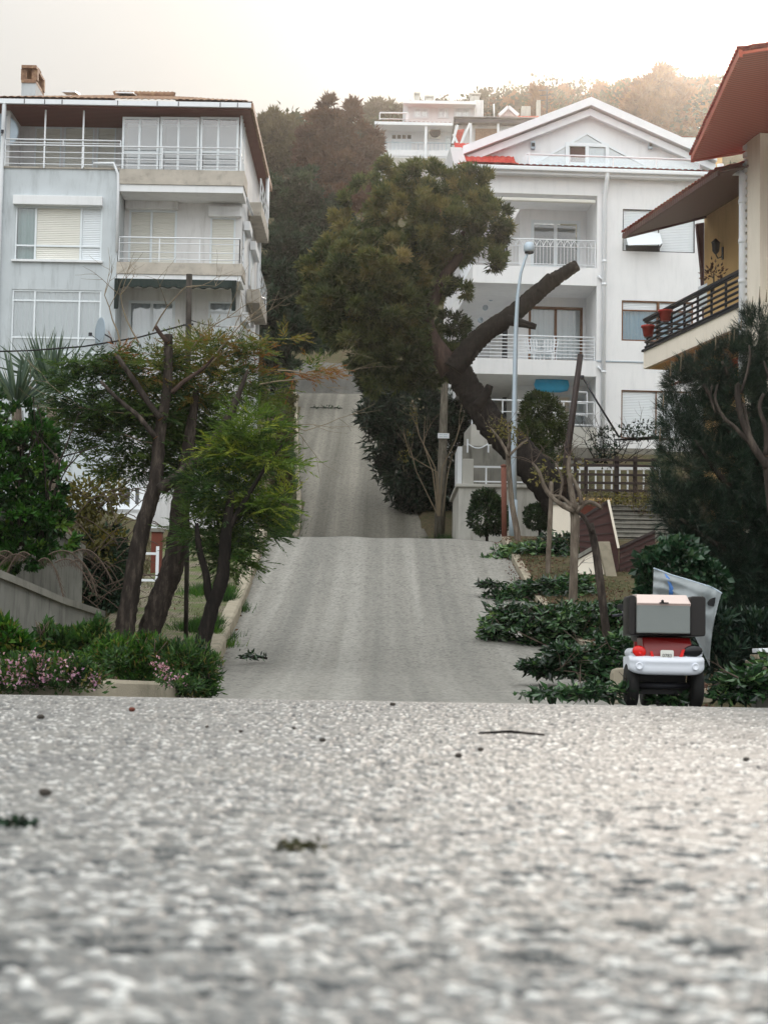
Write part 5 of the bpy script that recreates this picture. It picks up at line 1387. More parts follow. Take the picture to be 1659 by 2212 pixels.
street_tree('thin grey pruned tree with a knobbly forked head, middle of the right verge', [(1236, 1345), (1240, 1230), (1242, 1120), (1238, 1090)], 34, [19, 18, 20, 24],
            [([(1240, 1105), (1205, 1085), (1180, 1060), (1165, 1020), (1150, 1000)], [15, 12, 10, 8, 5]), ([(1242, 1100), (1232, 1050), (1228, 1010), (1230, 985)], [16, 13, 11, 8]), ([(1240, 1100), (1215, 1075), (1190, 1070)], [10, 8, 6]), ([(1244, 1105), (1268, 1085), (1290, 1090), (1300, 1100)], [13, 11, 9, 6]), ([(1230, 1020), (1250, 1060), (1256, 1090)], [7, 10, 12]), ([(1205, 1085), (1215, 1040), (1200, 1000)], [7, 6, 4])], 201, 150, lc=[(1200, 1020, 45, 30), (1240, 1000, 30, 20), (1165, 1030, 25, 25)])
street_tree('thin dark pruned tree leaning left over the heaps of cut branches, nearest the scooter', [(1312, 1395), (1300, 1290), (1285, 1180), (1274, 1130)], 30.5, [18, 18, 17, 15], [([(1280, 1150), (1262, 1118), (1250, 1108)], [12, 10, 8])], 202, 0, 'bark_pine')
street_tree('thin grey tree with a bent foot near the crest, beside the rusty post', [(1119, 1192), (1117, 1150), (1106, 1090), (1100, 1020), (1097, 965)], 46, [17, 14, 12, 11, 11],
            [([(1099, 985), (1080, 950), (1060, 925)], [8, 6, 4]), ([(1098, 970), (1100, 940), (1095, 915)], [8, 6, 4]), ([(1099, 985), (1125, 960), (1140, 950)], [7, 5, 3])], 203, 260, lc=[(1085, 925, 35, 25), (1110, 945, 28, 20)])
street_tree('thinnest straight sapling between the bent tree and the forked one', [(1183, 1248), (1186, 1170), (1190, 1090), (1191, 1040)], 41, [11, 11, 10, 8], [], 204)
# bare shrub by the old pole
o = gbase(945, 63)
bs = T('bare_shrub', 'leafless arching shrub with pale stems beside the old wooden pole', 'shrub', o)
mb = MB(o); rr = random.Random(4)
for pts in ([(948, 1115), (940, 1010), (905, 940), (893, 870)], [(950, 1115), (945, 1020), (885, 985), (872, 930)], [(950, 1115), (955, 1010), (985, 950), (1000, 900)], [(946, 1115), (935, 1020), (915, 960), (918, 900)], [(944, 1110), (900, 1020), (880, 950)], [(956, 1115), (965, 1040), (975, 980)]):
    q = [A(x, y, 62.5) for x, y in pts]; mb.tube(q, [.03, .022, .016, .007], 5, cap=False) if len(q) == 4 else mb.tube(q, [.02, .015, .006], 5, cap=False)
    twigs(mb, q[-2], q[-1] - q[-2], .9, .014, 1, rr, bend=.2)
mb.build('stems', M['twig_pale'], bs)
broadleaf('foliage', CL(62.4, (872, 985, 10, 14), (895, 900, 8, 30), (884, 950, 8, 25)), 90, .1, M['leaf_dry'], bs, o, 131)
# twiggy garden shrub behind the lattice fence
o = A(1318, 1000, 53)
ts = T('twiggy_shrub', 'dark twiggy shrub with sparse leaves above the brown lattice fence', 'shrub', o)
mb = MB(o); rr = random.Random(14)
for k in range(16): twigs(mb, o + [rr.uniform(-.5, .5), 0, 0], (rr.uniform(-.8, 1.2), rr.uniform(-.4, .4), rr.uniform(.3, 1)), rr.uniform(.6, 1.0), .018, 2, rr, bend=.3, up=.1)
mb.tube([A(1430, 945, 53), A(1370, 948, 53), A(1330, 950, 53)], [.06, .05, .02], 6)
mb.build('stems', M['bark_dark'], ts)
broadleaf('foliage', CL(53, (1310, 950, 40, 35), (1310, 985, 35, 30), (1380, 930, 40, 20)), 600, .12, M['leaf_hedge'], ts, o, 133, .1)
o = A(1370, 1085, 50)
vn = T('climbing_vine', 'sparse yellow green vine along the foot of the lattice fence', 'vine', o)
broadleaf('foliage', CL(50, (1290, 1078, 50, 12), (1370, 1080, 55, 14), (1415, 1050, 20, 40), (1395, 1130, 20, 40)), 650, .1, M['leaf_dry'], vn, o, 134, .1)
mb = MB(o); rr = random.Random(24)
for k in range(9): twigs(mb, A(1400 + rr.uniform(-40, 15), 1110, 50), (rr.uniform(-.4, .4), 0, 1), .8, .012, 1, rr)
mb.build('stems', M['twig'], vn)

# left garden: leafy bush, yuccas, dry tangle, arching fronds
o = gbase(40, 27)
lb = T('leafy_bush', 'bright green broad leaved bush at the left picture edge above the garden wall', 'bush', o)
P, d, tint = clusters(CL(27, (20, 900, 60, 40), (75, 940, 50, 40), (30, 980, 80, 50), (100, 1000, 35, 45), (20, 1050, 90, 50), (85, 1075, 55, 45), (40, 1120, 90, 45), (115, 1060, 25, 30), (-30, 960, 60, 120), (120, 1125, 40, 30), (10, 1165, 60, 30), (60, 1190, 70, 24), (135, 1165, 30, 24), (20, 1215, 40, 20)), 500, 24, .17, 141, .55, .35, .8, -.7, .4, .45)
g = rng_(142); ls = .115 * g.uniform(.6, 1.3, len(P)); leafmesh('foliage', P, d + g.normal(size=P.shape) * .5, ls, ls * .5, np.clip(tint + g.normal(size=len(P)) * .1, 0, 1), M['leaf_bush'], lb, o, 143)
mb = MB(o); rr = random.Random(6)
for k in range(6): twigs(mb, A(30 + k * 12, 1180, 27), (rr.uniform(-.5, .5), 0, 1), 1.3, .03, 1, rr, bend=.15)
mb.build('stems', M['bark'], lb)
def yucca(label, x, y, Y, n, L, seed, tr, elmin=.1, spread=1.0):
    c = A(x, y, Y); o = gbase(x, Y); t_ = T('yucca', label, 'palm', o)
    g = rng_(seed); az_ = g.uniform(0, 6.28, n); el_ = g.uniform(elmin, 1.5, n)
    D = np.stack([np.cos(az_) * np.cos(el_) * spread, np.sin(az_) * np.cos(el_), np.sin(el_)], 1)
    P = np.repeat(c[None], n, 0) + D * .12
    leafmesh('leaves', P, D, L * g.uniform(.75, 1.1, n), .075, g.random(n), M['leaf_yucca'], t_, o, seed, fold=.25, wide=.25)
    mb = MB(o); mb.tube([o, (o + c) / 2 + [.08, 0, 0], c], [tr, tr * .9, tr * .7], 9, wob=.08, seed=seed); mb.build('trunk', M['bark_pale'], t_)
yucca('tall yucca with upright grey green blades before the lower windows of the left house', 110, 862, 33, 60, 1.25, 151, .14, .75)
yucca('shorter yucca with spreading drooping blades at the left picture edge', 35, 880, 32, 80, 1.0, 152, .13, -.1)
yucca('small drooping yucca head between the other two, half hidden by conifer foliage', 85, 815, 34, 34, .9, 153, .1, -.2)
o = gbase(200, 34)
dt = T('dry_tangle', 'tangled half dead shrub of arching stems between the garden wall and the conifers', 'shrub', o)
mb = MB(o); rr = random.Random(9)
for k in range(60):
    x0_, y0_ = rr.uniform(150, 265), rr.uniform(1080, 1330); p = A(x0_, y0_, 33.5 + rr.uniform(-.6, .6)); s = rr.choice([-1, 1]); l = rr.uniform(.5, 1.3); h_ = rr.uniform(.2, .7)
    mb.tube([p + [s * l * j / 6, 0, h_ * math.sin(2.4 * j / 6)] for j in range(7)], [.009] * 6 + [.004], 4, cap=False)
mb.build('stems', M['twig'], dt)
broadleaf('foliage', CL(33.5, (190, 1070, 60, 50), (220, 1150, 50, 60), (170, 1100, 50, 40), (240, 1060, 40, 40)), 1300, .14, M['leaf_dry'], dt, o, 155, .1, .3, .5, -.3)
broadleaf('foliage', CL(34, (210, 1250, 55, 70), (235, 1320, 45, 60), (195, 1200, 40, 50), (245, 1200, 35, 60)), 5200, .13, M['leaf_dark'], dt, o, 156, .1)
o = A(60, 1250, 25)
fr = T('dead_fronds', 'grey dead palm fronds arching down over the garden wall', 'fronds', o)
mb = MB(o); rr = random.Random(12)
for k in range(9):
    x0_ = 20 + k * 18; p = A(x0_ + rr.uniform(-8, 8), 1205 + rr.uniform(-20, 15), 26); s = 1 if k > 3 else -1; l = rr.uniform(.35, .7); d_ = rr.uniform(.35, .6)
    q = [p + np.array([s * l * j / 8, -.1, .12 * math.sin(j / 8 * 3) - d_ * (j / 8) ** 2]) for j in range(9)]
    mb.tube(q, .009, 4, cap=False)
    for j in range(1, 9):
        for sg in (-1, 1):
            for e in (0, .5):
                a = q[j] * (1 - e) + q[j - 1] * e; mb.tube([a, a + [sg * .03 + s * .04, 0, -.1]], .0035, 3, cap=False)
mb.build('fronds', M['twig'], fr)

# weeds, flowers and grass on the left verge
def weeds(name, label, cl, n, L, mat, seed, cat='plant', W=.4, up=.6, group=None, shell=.1):
    c = np.mean([k[:3] for k in cl], 0); o = np.array([c[0], c[1], float(groundZ(c[0], c[1]))])
    t_ = T(name, label, cat, o, 0, group)
    broadleaf('foliage', cl, n, L, M[mat], t_, o, seed, shell, .35, W, up=up, droop=0)
    if n > 800 and name != 'shrub': broadleaf('dry_leaves', cl, n // 7, L * .9, M['leaf_dry'], t_, o, seed + 40, .2, .4, W * .8, up=up + .3, droop=0)
    if n > 800 and name != 'shrub':
        mb = MB(o); rr = random.Random(seed); s_ = cl[0][3]
        for k in range(10):
            c_ = rr.choice(cl); p_ = np.array([c_[0] + rr.uniform(-1, 1) * c_[3], c_[1] - .1, c_[2] - c_[5] * .3]); mb.tube([p_, p_ + [rr.uniform(-.1, .1), 0, c_[5] * rr.uniform(.9, 1.5)]], [.006, .003], 4)
        mb.build('stalks', M['twig'], t_)
    return t_, o
weeds('weed_clump', 'leafy green weeds in front of the grey concrete wall', CL(19.5, (130, 1395, 45, 26), (180, 1388, 45, 28), (210, 1370, 25, 25), (100, 1370, 12, 25)), 2400, .11, 'leaf_weed', 161)
weeds('weed_clump', 'fine feathery weeds around the foot of the leaning conifer trunks', CL(18.5, (250, 1415, 60, 38), (300, 1440, 50, 45), (320, 1400, 35, 30), (310, 1480, 40, 25)), 5200, .08, 'leaf_tuft', 162, W=.22)
weeds('weed_clump', 'fine feathery weeds spilling over the rounded kerb corner at the roadside', CL(17.8, (400, 1430, 55, 40), (440, 1455, 36, 42), (380, 1475, 40, 25), (350, 1405, 20, 25), (425, 1490, 40, 18)), 4600, .08, 'leaf_weed', 163, W=.25)
weeds('weed_clump', 'broad leaved weeds at the left picture edge above the flowers', CL(18, (15, 1385, 30, 28), (40, 1400, 30, 22), (0, 1360, 14, 20)), 900, .13, 'leaf_bush', 164)
t_, o = weeds('flower_patch', 'patch of pink flowers growing over the kerb at the left picture edge', CL(15.7, (60, 1455, 75, 40), (140, 1450, 60, 38), (10, 1475, 40, 26), (190, 1468, 40, 28)), 2600, .06, 'leaf_weed', 165, 'flowers')
P, d = sample(CL(15.6, (60, 1450, 75, 38), (130, 1448, 60, 36), (20, 1465, 40, 24), (190, 1465, 30, 24)), 130, 166, .5, .35)
P = P[:, None] + rng_(167).normal(size=(len(P), 5, 3)) * .018; P = P.reshape(-1, 3); g = rng_(168)
leafmesh('blossoms', P, g.normal(size=P.shape) + [0, 0, .4], .034, .02, g.random(len(P)), M['petal'], t_, o, 169)
t_, o = weeds('flower_patch', 'smaller sprinkle of pink flowers among the feathery weeds by the kerb corner', CL(16.6, (370, 1470, 35, 22), (250, 1420, 30, 20), (410, 1480, 30, 16)), 500, .05, 'leaf_weed', 170, 'flowers')
P, d = sample(CL(16.5, (370, 1468, 35, 22), (340, 1440, 30, 20)), 26, 171, .3); P = (P[:, None] + rng_(172).normal(size=(len(P), 4, 3)) * .015).reshape(-1, 3)
leafmesh('blossoms', P, rng_(173).normal(size=P.shape), .03, .02, rng_(174).random(len(P)), M['petal'], t_, o, 175)
def grass(name, label, spots, n, h, mat, seed, kind=None):
    """blades on the ground around (x, y, Y, half width m)"""
    g = rng_(seed); Ps = []
    for (X_, Y_, r_), m_ in zip(spots, [n // len(spots)] * len(spots)):
        q = np.stack([X_ + g.normal(size=m_) * r_ * .45, Y_ + g.normal(size=m_) * r_ * .6], 1); Ps.append(q)
    q = np.concatenate(Ps); P = np.stack([q[:, 0], q[:, 1], groundZ(q[:, 0], q[:, 1]) - .01], 1)
    o = P.mean(0); D = g.normal(size=P.shape) * [.5, .5, .1] + [0, 0, 1]
    hh = h * g.uniform(.4, 1.2, len(P))
    tint = np.clip(.5 + .3 * snoise(P, 5, seed) + g.normal(size=len(P)) * .15, 0, 1)
    m_ = leafmesh(name, P, D, hh, .014, tint, M[mat], None, o, seed, fold=.1, wide=.3); m_.location = tuple(o)
    return props(m_, label, 'grass') if not kind else props(m_, kind=kind)
def gx(x, Y): return float(A(x, 1300, Y)[0])
grass('grass_tuft', 'bright green grass tuft on the verge halfway up the slope, left of the kerb', [(gx(480, 37), 37, .4), (gx(497, 36), 36, .35), (gx(445, 37), 37, .45)], 4200, .28, 'leaf_tuft', 181)
grass('grass_tuft', 'bright green grass tuft lower on the verge between sapling trunk and kerb', [(gx(462, 32), 32, .4), (gx(430, 31.5), 31.5, .45), (gx(470, 31), 31, .3)], 4200, .26, 'leaf_tuft', 182)
grass('grass_tuft', 'small green grass tuft at the top of the left kerb just below the crest', [(gx(530, 44), 44, .35), (gx(515, 42), 42, .35)], 2200, .3, 'leaf_tuft', 183)
grass('grass_tuft', 'dark grass at the foot of the old pole beyond the crest', [(gx(950, 62), 62, .8), (gx(985, 60.5), 60.5, .6), (gx(925, 63), 63, .5)], 4200, .4, 'leaf_weed', 184)
def verge_grass(spots, n, h, mat, seed): grass('verge_grass', None, spots, n, h, mat, seed, 'stuff')
g_ = random.Random(77)
verge_grass([(float(roadL(y)) - g_.uniform(.15, 1.2), y, .5) for y in np.arange(23, 46, .6)], 9000, .10, 'leaf_olive', 185)
verge_grass([(float(roadL(y)) - g_.uniform(2.2, 6), y, .8) for y in np.arange(24, 46, .5)], 12000, .2, 'leaf_olive', 191)
verge_grass([(float(roadL(y)) - g_.uniform(.25, .9), y, .45) for y in np.arange(60, 99, .6)], 14000, .30, 'leaf_weed', 186)
verge_grass([(float(roadR(y)) + g_.uniform(.3, 2.0), y, .6) for y in np.arange(22, 47, .5)], 6000, .10, 'leaf_olive', 187)
verge_grass([(float(roadL(y)) + g_.uniform(-.02, .12), y, .12) for y in np.arange(20, 47, .5)], 3000, .09, 'leaf_weed', 188)
# bank of greenery left of the upper road
weeds('weed_bank', 'green overgrown bank along the left kerb of the upper road', CL(84, (610, 890, 26, 40), (600, 960, 24, 40, -6), (615, 930, 20, 40, -3), (605, 1040, 20, 40, -12), (600, 1110, 22, 26, -18), (620, 860, 18, 14, 10)), 3600, .26, 'leaf_olive', 190, up=.3)

# heaps of freshly cut leafy branches
def pile(label, cl, n, L, seed, twn=10, tl=.5):
    c = np.mean([k[:3] for k in cl], 0); o = np.array([c[0], c[1], float(groundZ(c[0], c[1]))])
    t_ = T('branch_heap', label, 'cut branches', o, 0, 'heaps of cut leafy branches on the right verge')
    cl = [(*k[:3], k[3] * 1.12, k[4] * 1.1, k[5] * .72) for k in cl]
    P, d = sample(cl, n, seed, .1, .55, -.55, 2.0); g = rng_(seed + 1)
    P[:, 2] = np.maximum(P[:, 2], groundZ(P[:, 0], P[:, 1]) + .02)
    D = d * .5 + g.normal(size=P.shape) * [1, 1, .45]
    tint = np.clip(.45 + .25 * snoise(P, 4, seed + 2) + g.normal(size=len(P)) * .2, 0, 1)
    ls = L * g.uniform(.6, 1.3, len(P)); leafmesh('foliage', P, D, ls, ls * .42, tint, M['leaf_cut'], t_, o, seed, fold=.2)
    mb = MB(o); rr = random.Random(seed)
    for k in range(twn):
        i = rr.randrange(len(P)); twigs(mb, P[i], (rr.uniform(-1, 1), rr.uniform(-1, 1), rr.uniform(-.05, .25)), tl, .010, 1, rr, bend=.15, up=0)
    mb.build('twigs', M['twig'], t_)
pile('heap of cut leafy branches at the top of the slope, beneath the bent young tree', CL(44, (1130, 1190, 60, 18), (1180, 1185, 50, 26), (1080, 1208, 40, 10), (1210, 1170, 30, 30), (1225, 1210, 45, 22)), 3200, .16, 301)
pile('heap of cut leafy branches by the thinnest sapling, second from the crest', CL(38.5, (1150, 1275, 60, 24), (1210, 1268, 60, 28), (1100, 1290, 45, 14), (1060, 1262, 25, 4), (1250, 1260, 30, 30), (1180, 1305, 60, 14), (1110, 1300, 40, 14)), 4200, .16, 302)
pile('largest heap of cut leafy branches, around the forked young tree', CL(32, (1120, 1345, 75, 34), (1200, 1335, 80, 40), (1280, 1330, 60, 40), (1070, 1370, 35, 12), (1180, 1390, 60, 14), (1330, 1340, 40, 50), (1100, 1325, 50, 22), (1240, 1380, 80, 24), (1300, 1385, 50, 20)), 7000, .15, 303, 18)
pile('heap of cut leafy branches left of the scooter with a thin tip on the road', CL(24.5, (1250, 1430, 60, 28), (1310, 1425, 50, 36), (1190, 1445, 40, 12), (1340, 1400, 40, 40), (1220, 1410, 40, 16), (1170, 1440, 40, 10), (1300, 1455, 50, 16)), 3800, .14, 304)
pile('thin row of leafy twigs lying on the road left of the scooter wheels', CL(18.2, (1180, 1499, 45, 7), (1260, 1496, 60, 10), (1330, 1490, 40, 14), (1290, 1482, 14, 14)), 600, .12, 305, 6, .25)
pile('bright leafy cuttings lying right of the scooter wheels', CL(18.4, (1590, 1500, 46, 18), (1640, 1480, 40, 30), (1610, 1470, 46, 26), (1450, 1512, 40, 6), (1655, 1440, 20, 30)), 1500, .12, 306, 5, .22)
weeds('shrub', 'dark shrub filling the shade between scooter and pine trunk', CL(20.5, (1570, 1420, 60, 60), (1640, 1380, 50, 60), (1540, 1350, 40, 60)), 3000, .12, 'leaf_hedge', 307, 'shrub')

# far hillside: trees one can tell apart on the skyline, the rest one wood
lobed('hill_tree', 'biggest skyline tree on the hazy hill, right of the villa gable', 'tree', gbase(1425, 235), CL(235, (1420, 190, 34, 36), (1400, 215, 35, 30), (1450, 220, 35, 30), (1420, 250, 60, 40), (1380, 255, 40, 30), (1480, 235, 35, 30), (1420, 170, 20, 22)), 3000, 'leaf_haze', 401, 1.0, .5, k=6)
for k, (x, y, rx, ry, Y, lab) in enumerate(((1085, 238, 30, 22, 270, 'rounded hill tree on the skyline just right of the two tier house'), (1125, 232, 24, 22, 280, 'small rounded hill tree left of the aerial mast'), (1205, 225, 30, 24, 275, 'rounded hill tree on the skyline above the villa gable peak'), (1250, 232, 26, 22, 285, 'low rounded hill tree right of the villa gable peak'),
        (1300, 218, 34, 28, 280, 'wide rounded hill tree halfway between gable peak and biggest skyline tree'), (1345, 212, 30, 30, 275, 'rounded hill tree touching the left side of the biggest skyline tree'), (1500, 205, 36, 26, 255, 'hill tree on the skyline against the cream house roof edge'), (1178, 250, 22, 45, 210, 'narrow upright tree beside the chimney of the orange roofed house'), (815, 243, 34, 16, 250, 'low flat hill tree just left of the two tier house roof'))):
    lobed('hill_tree', lab, 'tree', gbase(x, Y), CL(Y, (x, y, rx, ry), (x - rx * .5, y + ry * .6, rx * .8, ry * .8), (x + rx * .5, y + ry * .7, rx * .8, ry * .8)), 900, 'leaf_haze' if x > 1000 else 'leaf_olive', 410 + k, 1.0, .5, k=6)
g = rng_(500); cl = []
for k in range(420):
    Y_ = g.uniform(150, 330); X_ = g.uniform(-95, 130)
    xi = 829 + X_ * F / Y_
    z = float(groundZ(X_, Y_)); r_ = g.uniform(3, 5.5)
    if Y_ < 240 and 800 < xi < 1200: continue
    if xi < 545 and 1440 - (z + 8) * F / Y_ < 260: continue
    if abs(X_ - float(roadL(min(Y_, 200))) - 2) < 9 and Y_ < 175: continue
    cl.append((X_, Y_, z + r_ * .55, r_, r_, r_ * .85))
P, d = sample(cl, 95000, 501, .75, .3); gg = rng_(502)
keep = d[:, 1] < .45; P, d = P[keep], d[keep]
tint = np.clip(.45 + .3 * snoise(P, .5, 503) + gg.normal(size=len(P)) * .15, 0, 1)
o_ = leafmesh('hillside_wood', P, d + gg.normal(size=P.shape) * .7, .85, .5, tint, M['leaf_far'], None, (0, 0, 0), 504)
props(o_, kind='stuff')
# nearer scrub on the slopes beside the upper road
cl = []
for k in range(90):
    Y_ = g.uniform(72, 150); s = g.choice([-1, 1]); X_ = (float(roadL(Y_)) - g.uniform(2.2, 16)) if s < 0 else float(roadR(Y_)) + g.uniform(2.0, 22)
    if s > 0 and Y_ < 90 and X_ > 2.5: continue
    r_ = g.uniform(1.2, 2.4); cl.append((X_, Y_, float(groundZ(X_, Y_)) + r_ * .5, r_, r_, r_ * .9))
for k in range(14): X_ = -13 + k * 1.1; Y_ = 150 + (k % 3); cl.append((X_, Y_, float(groundZ(X_, Y_)) + .9, 1.5, 1.5, 1.3))
P, d = sample(cl, 34000, 511, .7, .3); gg = rng_(512)
tint = np.clip(.4 + .3 * snoise(P, .9, 513) + gg.normal(size=len(P)) * .15, 0, 1)
o_ = leafmesh('slope_scrub', P, d + gg.normal(size=P.shape) * .7, .5, .28, tint, M['leaf_dark'], None, (0, 0, 0), 514); props(o_, kind='stuff')

# dead leaves and clippings scattered on both verges and along the gutters
g = rng_(601); n_ = 9000; Y_ = g.uniform(19.5, 47, n_); side = g.random(n_) < .45
X_ = np.where(side, roadL(Y_) - np.abs(g.normal(size=n_)) * 1.3 + .12, roadR(Y_) - .25 + np.abs(g.normal(size=n_)) * 1.6)
P = np.stack([X_, Y_, np.maximum(groundZ(X_, Y_), roadZ(Y_) - .06) + .02], 1)
o_ = leafmesh('leaf_litter', P, g.normal(size=P.shape) * [1, 1, .15] + [0, 0, .08], .07 * g.uniform(.5, 1.4, n_), .035, g.random(n_), M['leaf_brown'], None, (0, 0, 0), 602); props(o_, kind='stuff')
# ------------------------------------------------------------------ walls, fences, poles, vehicle and small things
def pslab(pts, Y, th):      # picture polygon set upright at distance Y, th metres thick
    return [A(x, y, Y, e[0] if e else 0) for x, y, *e in pts], (0, th, 0)
def rooted(name, label, cat, p, group=None): return T(name, label, cat, p, 0, group)

# concrete garden walls on the left
def runwall(name, label, pts, th, cop, mat, ztop_over=.08):
    """pts: (x, y_top, Y) along the wall; foot in the ground"""
    o = A(*pts[0]); o[2] = groundZ(o[0], o[1]); t_ = rooted(name, label, 'wall', o)
    body, cp = MB(o), MB(o)
    R1, R2 = [], []
    P = [A(*p) for p in pts]
    for k, p in enumerate(P):
        d = P[min(k + 1, len(P) - 1)] - P[max(k - 1, 0)]; d[2] = 0; d /= np.linalg.norm(d); s = np.array([d[1], -d[0], 0]); zb = min(float(groundZ(p[0], p[1])), p[2] - .5) - .4
        R1.append([[*(p - s * th / 2)[:2], zb], [*(p - s * th / 2)[:2], p[2]], [*(p + s * th / 2)[:2], p[2]], [*(p + s * th / 2)[:2], zb]])
        c = th / 2 + cop
        R2.append([p - s * c, p - s * c + [0, 0, .09], p + s * c + [0, 0, .09], p + s * c])
    body.loft(R1, sm=False); body.build('wall_body', M[mat], t_)
    cp.loft(R2, sm=False); cp.build('coping', M['concrete'], t_)
    return t_
runwall('garden_wall', 'low stained concrete garden wall with sloping coping behind the weeds on the left', [(-140, 1205, 20.5), (0, 1258, 22.5), (110, 1303, 25), (205, 1333, 28)], .22, .05, 'wall_concrete')
runwall('garden_wall', 'higher grey concrete wall with a steeply sloping coping above the stained garden wall', [(-120, 1030, 26), (0, 1092, 28), (85, 1136, 30), (168, 1190, 32)], .2, .04, 'wall_concrete')
t_ = rooted('gate_post', 'red brick gate post seen between the two leaning conifer trunks', 'post', gbase(340, 40))
o = gbase(340, 40); mb = MB(o); p = A(340, 1150, 40); mb.box(p[0] - .11, p[0] + .11, 39.87, 40.13, o[2] - .4, p[2]); mb.build('shaft', M['brick_red'], t_, .01)
mb = MB(o); mb.box(p[0] - .14, p[0] + .14, 39.83, 40.17, p[2], p[2] + .07); mb.build('cap', M['concrete'], t_)
o = gbase(322, 38); t_ = rooted('gate', 'narrow white metal gate beside the red brick post behind the conifers', 'gate', o)
mb = MB(o); p = A(322, 1180, 38)
for dx in (-.18, .18): mb.box(p[0] + dx - .03, p[0] + dx + .03, 37.97, 38.03, o[2], p[2])
for k in range(3): mb.box(p[0] - .15, p[0] + .15, 37.98, 38.02, o[2] + .15 + k * .55, o[2] + .2 + k * .55)
mb.build('gate_frame', M['white_paint'], t_)

# terrace wall, railing, stone wall behind
o = gbase(990, 57); t_ = rooted('terrace_wall', 'pale stained terrace wall with a projecting ledge at the corner beyond the crest', 'wall', o)
a, b = A(991, 1052, 57), A(1245, 1052, 57)
MB(o).slab([(a[0], 57, o[2] - 1), (b[0], 57, o[2] - 1), (b[0], 57, a[2]), (a[0], 57, a[2])], (-.0, 5, 0)).build('wall_body', M['terrace_plaster'], t_)
MB(o).box(a[0] - .1, b[0], 56.9, 62.3, a[2], a[2] + .1).build('ledge', M['terrace_plaster'], t_, .02)
q = A(1011, 992, 57.2); MB(o).box(q[0] - .17, q[0] + .17, 57.05, 57.4, a[2] + .1, q[2]).build('pillar', M['terrace_plaster'], t_, .02)
q = A(994, 965, 58); MB(o).box(q[0] - .08, q[0] + .06, 57.9, 60, a[2] + .1, q[2]).build('side_panel', M['white_paint'], t_)
z1 = A(1050, 1008, 57.1)[2]
mb = MB(o); mb.bar((a[0] + .4, 57.15, z1), (b[0], 57.15, z1), .06); mb.bar((a[0] + .4, 57.15, a[2] + .2), (b[0], 57.15, a[2] + .2), .04)
x = a[0] + .85
while x < b[0]: mb.bar((x, 57.15, a[2] + .1), (x, 57.15, z1), .05); x += .9
mb.build('railing', M['white_paint'], t_)
o = A(1020, 1000, 60); t_ = rooted('stone_wall', 'rough brownish retaining wall under the villa terrace, behind the clipped conifers', 'wall', o)
a, b = A(1000, 962, 61), A(1430, 962, 61)
mb = MB(o); mb.box(a[0], b[0], 61, 61.5, o[2] - 3, a[2]); mb.build('wall_body', M['concrete'], t_)
mb = MB(o)
for x0, x1, y in ((1010, 1055, 958),):
    c_ = [A(x0 + (x1 - x0) * k / 10, y + 10 * math.sin(math.pi * k / 10), 60.9) for k in range(11)]; mb.tube(c_, .02, 5)
    for e in (c_[0], c_[-1]): mb.bar(e + [0, 0, -.3], e + [0, 0, .15], .05)
mb.build('chain_rail', M['white_paint'], t_)
o = A(1320, 1050, 57); t_ = rooted('white_railing', 'white metal railing seen through the brown lattice fence', 'railing', o)
mb = MB(o); a, b = A(1235, 1012, 57), A(1425, 1012, 57); mb.bar(a, b, .09)
zb = A(1300, 1062, 57)[2]
for k in range(12): p = a + (b - a) * k / 11; mb.bar((p[0], 57, zb), p, .05)
mb.build('rail', M['white_paint'], t_)
# brown lattice fence
o = A(1325, 1080, 52); t_ = rooted('lattice_fence', 'dark brown wooden lattice fence above the garden steps on the right', 'fence', o)
for x, w_ in ((1243, .1), (1266, .1), (1332, .13), (1372, .11), (1410, .08)):
    p, q = A(x, 986 if w_ > .1 else 990, 52), A(x, 1082, 52); MB(o).box(p[0] - w_ / 2, p[0] + w_ / 2, 51.95, 52.05, q[2] - .3, p[2]).build('post', M['dark_wood'], t_)
mb = MB(o)
for y in (992, 1004, 1024, 1042, 1058, 1073): mb.bar(A(1232, y, 51.9), A(1418, y + 3, 51.9), .05, .065)
mb.build('rails', M['dark_wood'], t_)
# garden steps
o = A(1365, 1185, 46); t_ = rooted('garden_steps', 'worn grey stone steps rising to the lattice fence', 'steps', o)
n = 10; mb = MB(o)
for k in range(n):
    f_ = k / n; Y_ = 46 + 5.6 * f_; a, b = A(1322, 1185, Y_), A(1420, 1185, Y_); z = A(1365, 1182 - 9.6 * k, Y_)[2]
    mb.box(a[0], b[0] + .3, Y_, Y_ + 1.2, z - .35, z + .02 * (k % 2)); mb.box(a[0] - .02, b[0] + .3, Y_ - .04, Y_ + .6, z + .021, z + .06)
mb.build('treads', M['concrete'], t_, .015)
# cream boundary wall, stone pier and brown fence panels
o = A(1290, 1290, 41); t_ = rooted('boundary_wall', 'cream boundary wall with grey sloping coping and a stone pier behind the cut branches', 'wall', o)
MB(o).slab(*pslab([(1240, 1214), (1284, 1190), (1300, 1185), (1332, 1330), (1300, 1330), (1240, 1330)], 41, .25)).build('wall_body', M['cream_plaster'], t_)
MB(o).slab(*pslab([(1241, 1211), (1282, 1187), (1282, 1178), (1240, 1203)], 40.93, .4)).build('coping', M['concrete'], t_)
MB(o).slab(*pslab([(1292, 1170), (1317, 1170), (1341, 1284), (1318, 1284)], 40.8, .3)).build('pier', M['kerb'], t_, .01)
MB(o).slab(*pslab([(1318, 1288), (1378, 1262), (1384, 1335), (1330, 1335)], 40.5, .25)).build('wall_body', M['cream_plaster'], t_)
MB(o).slab(*pslab([(1316, 1292), (1378, 1265), (1376, 1251), (1316, 1278)], 40.42, .42)).build('coping', M['concrete'], t_)
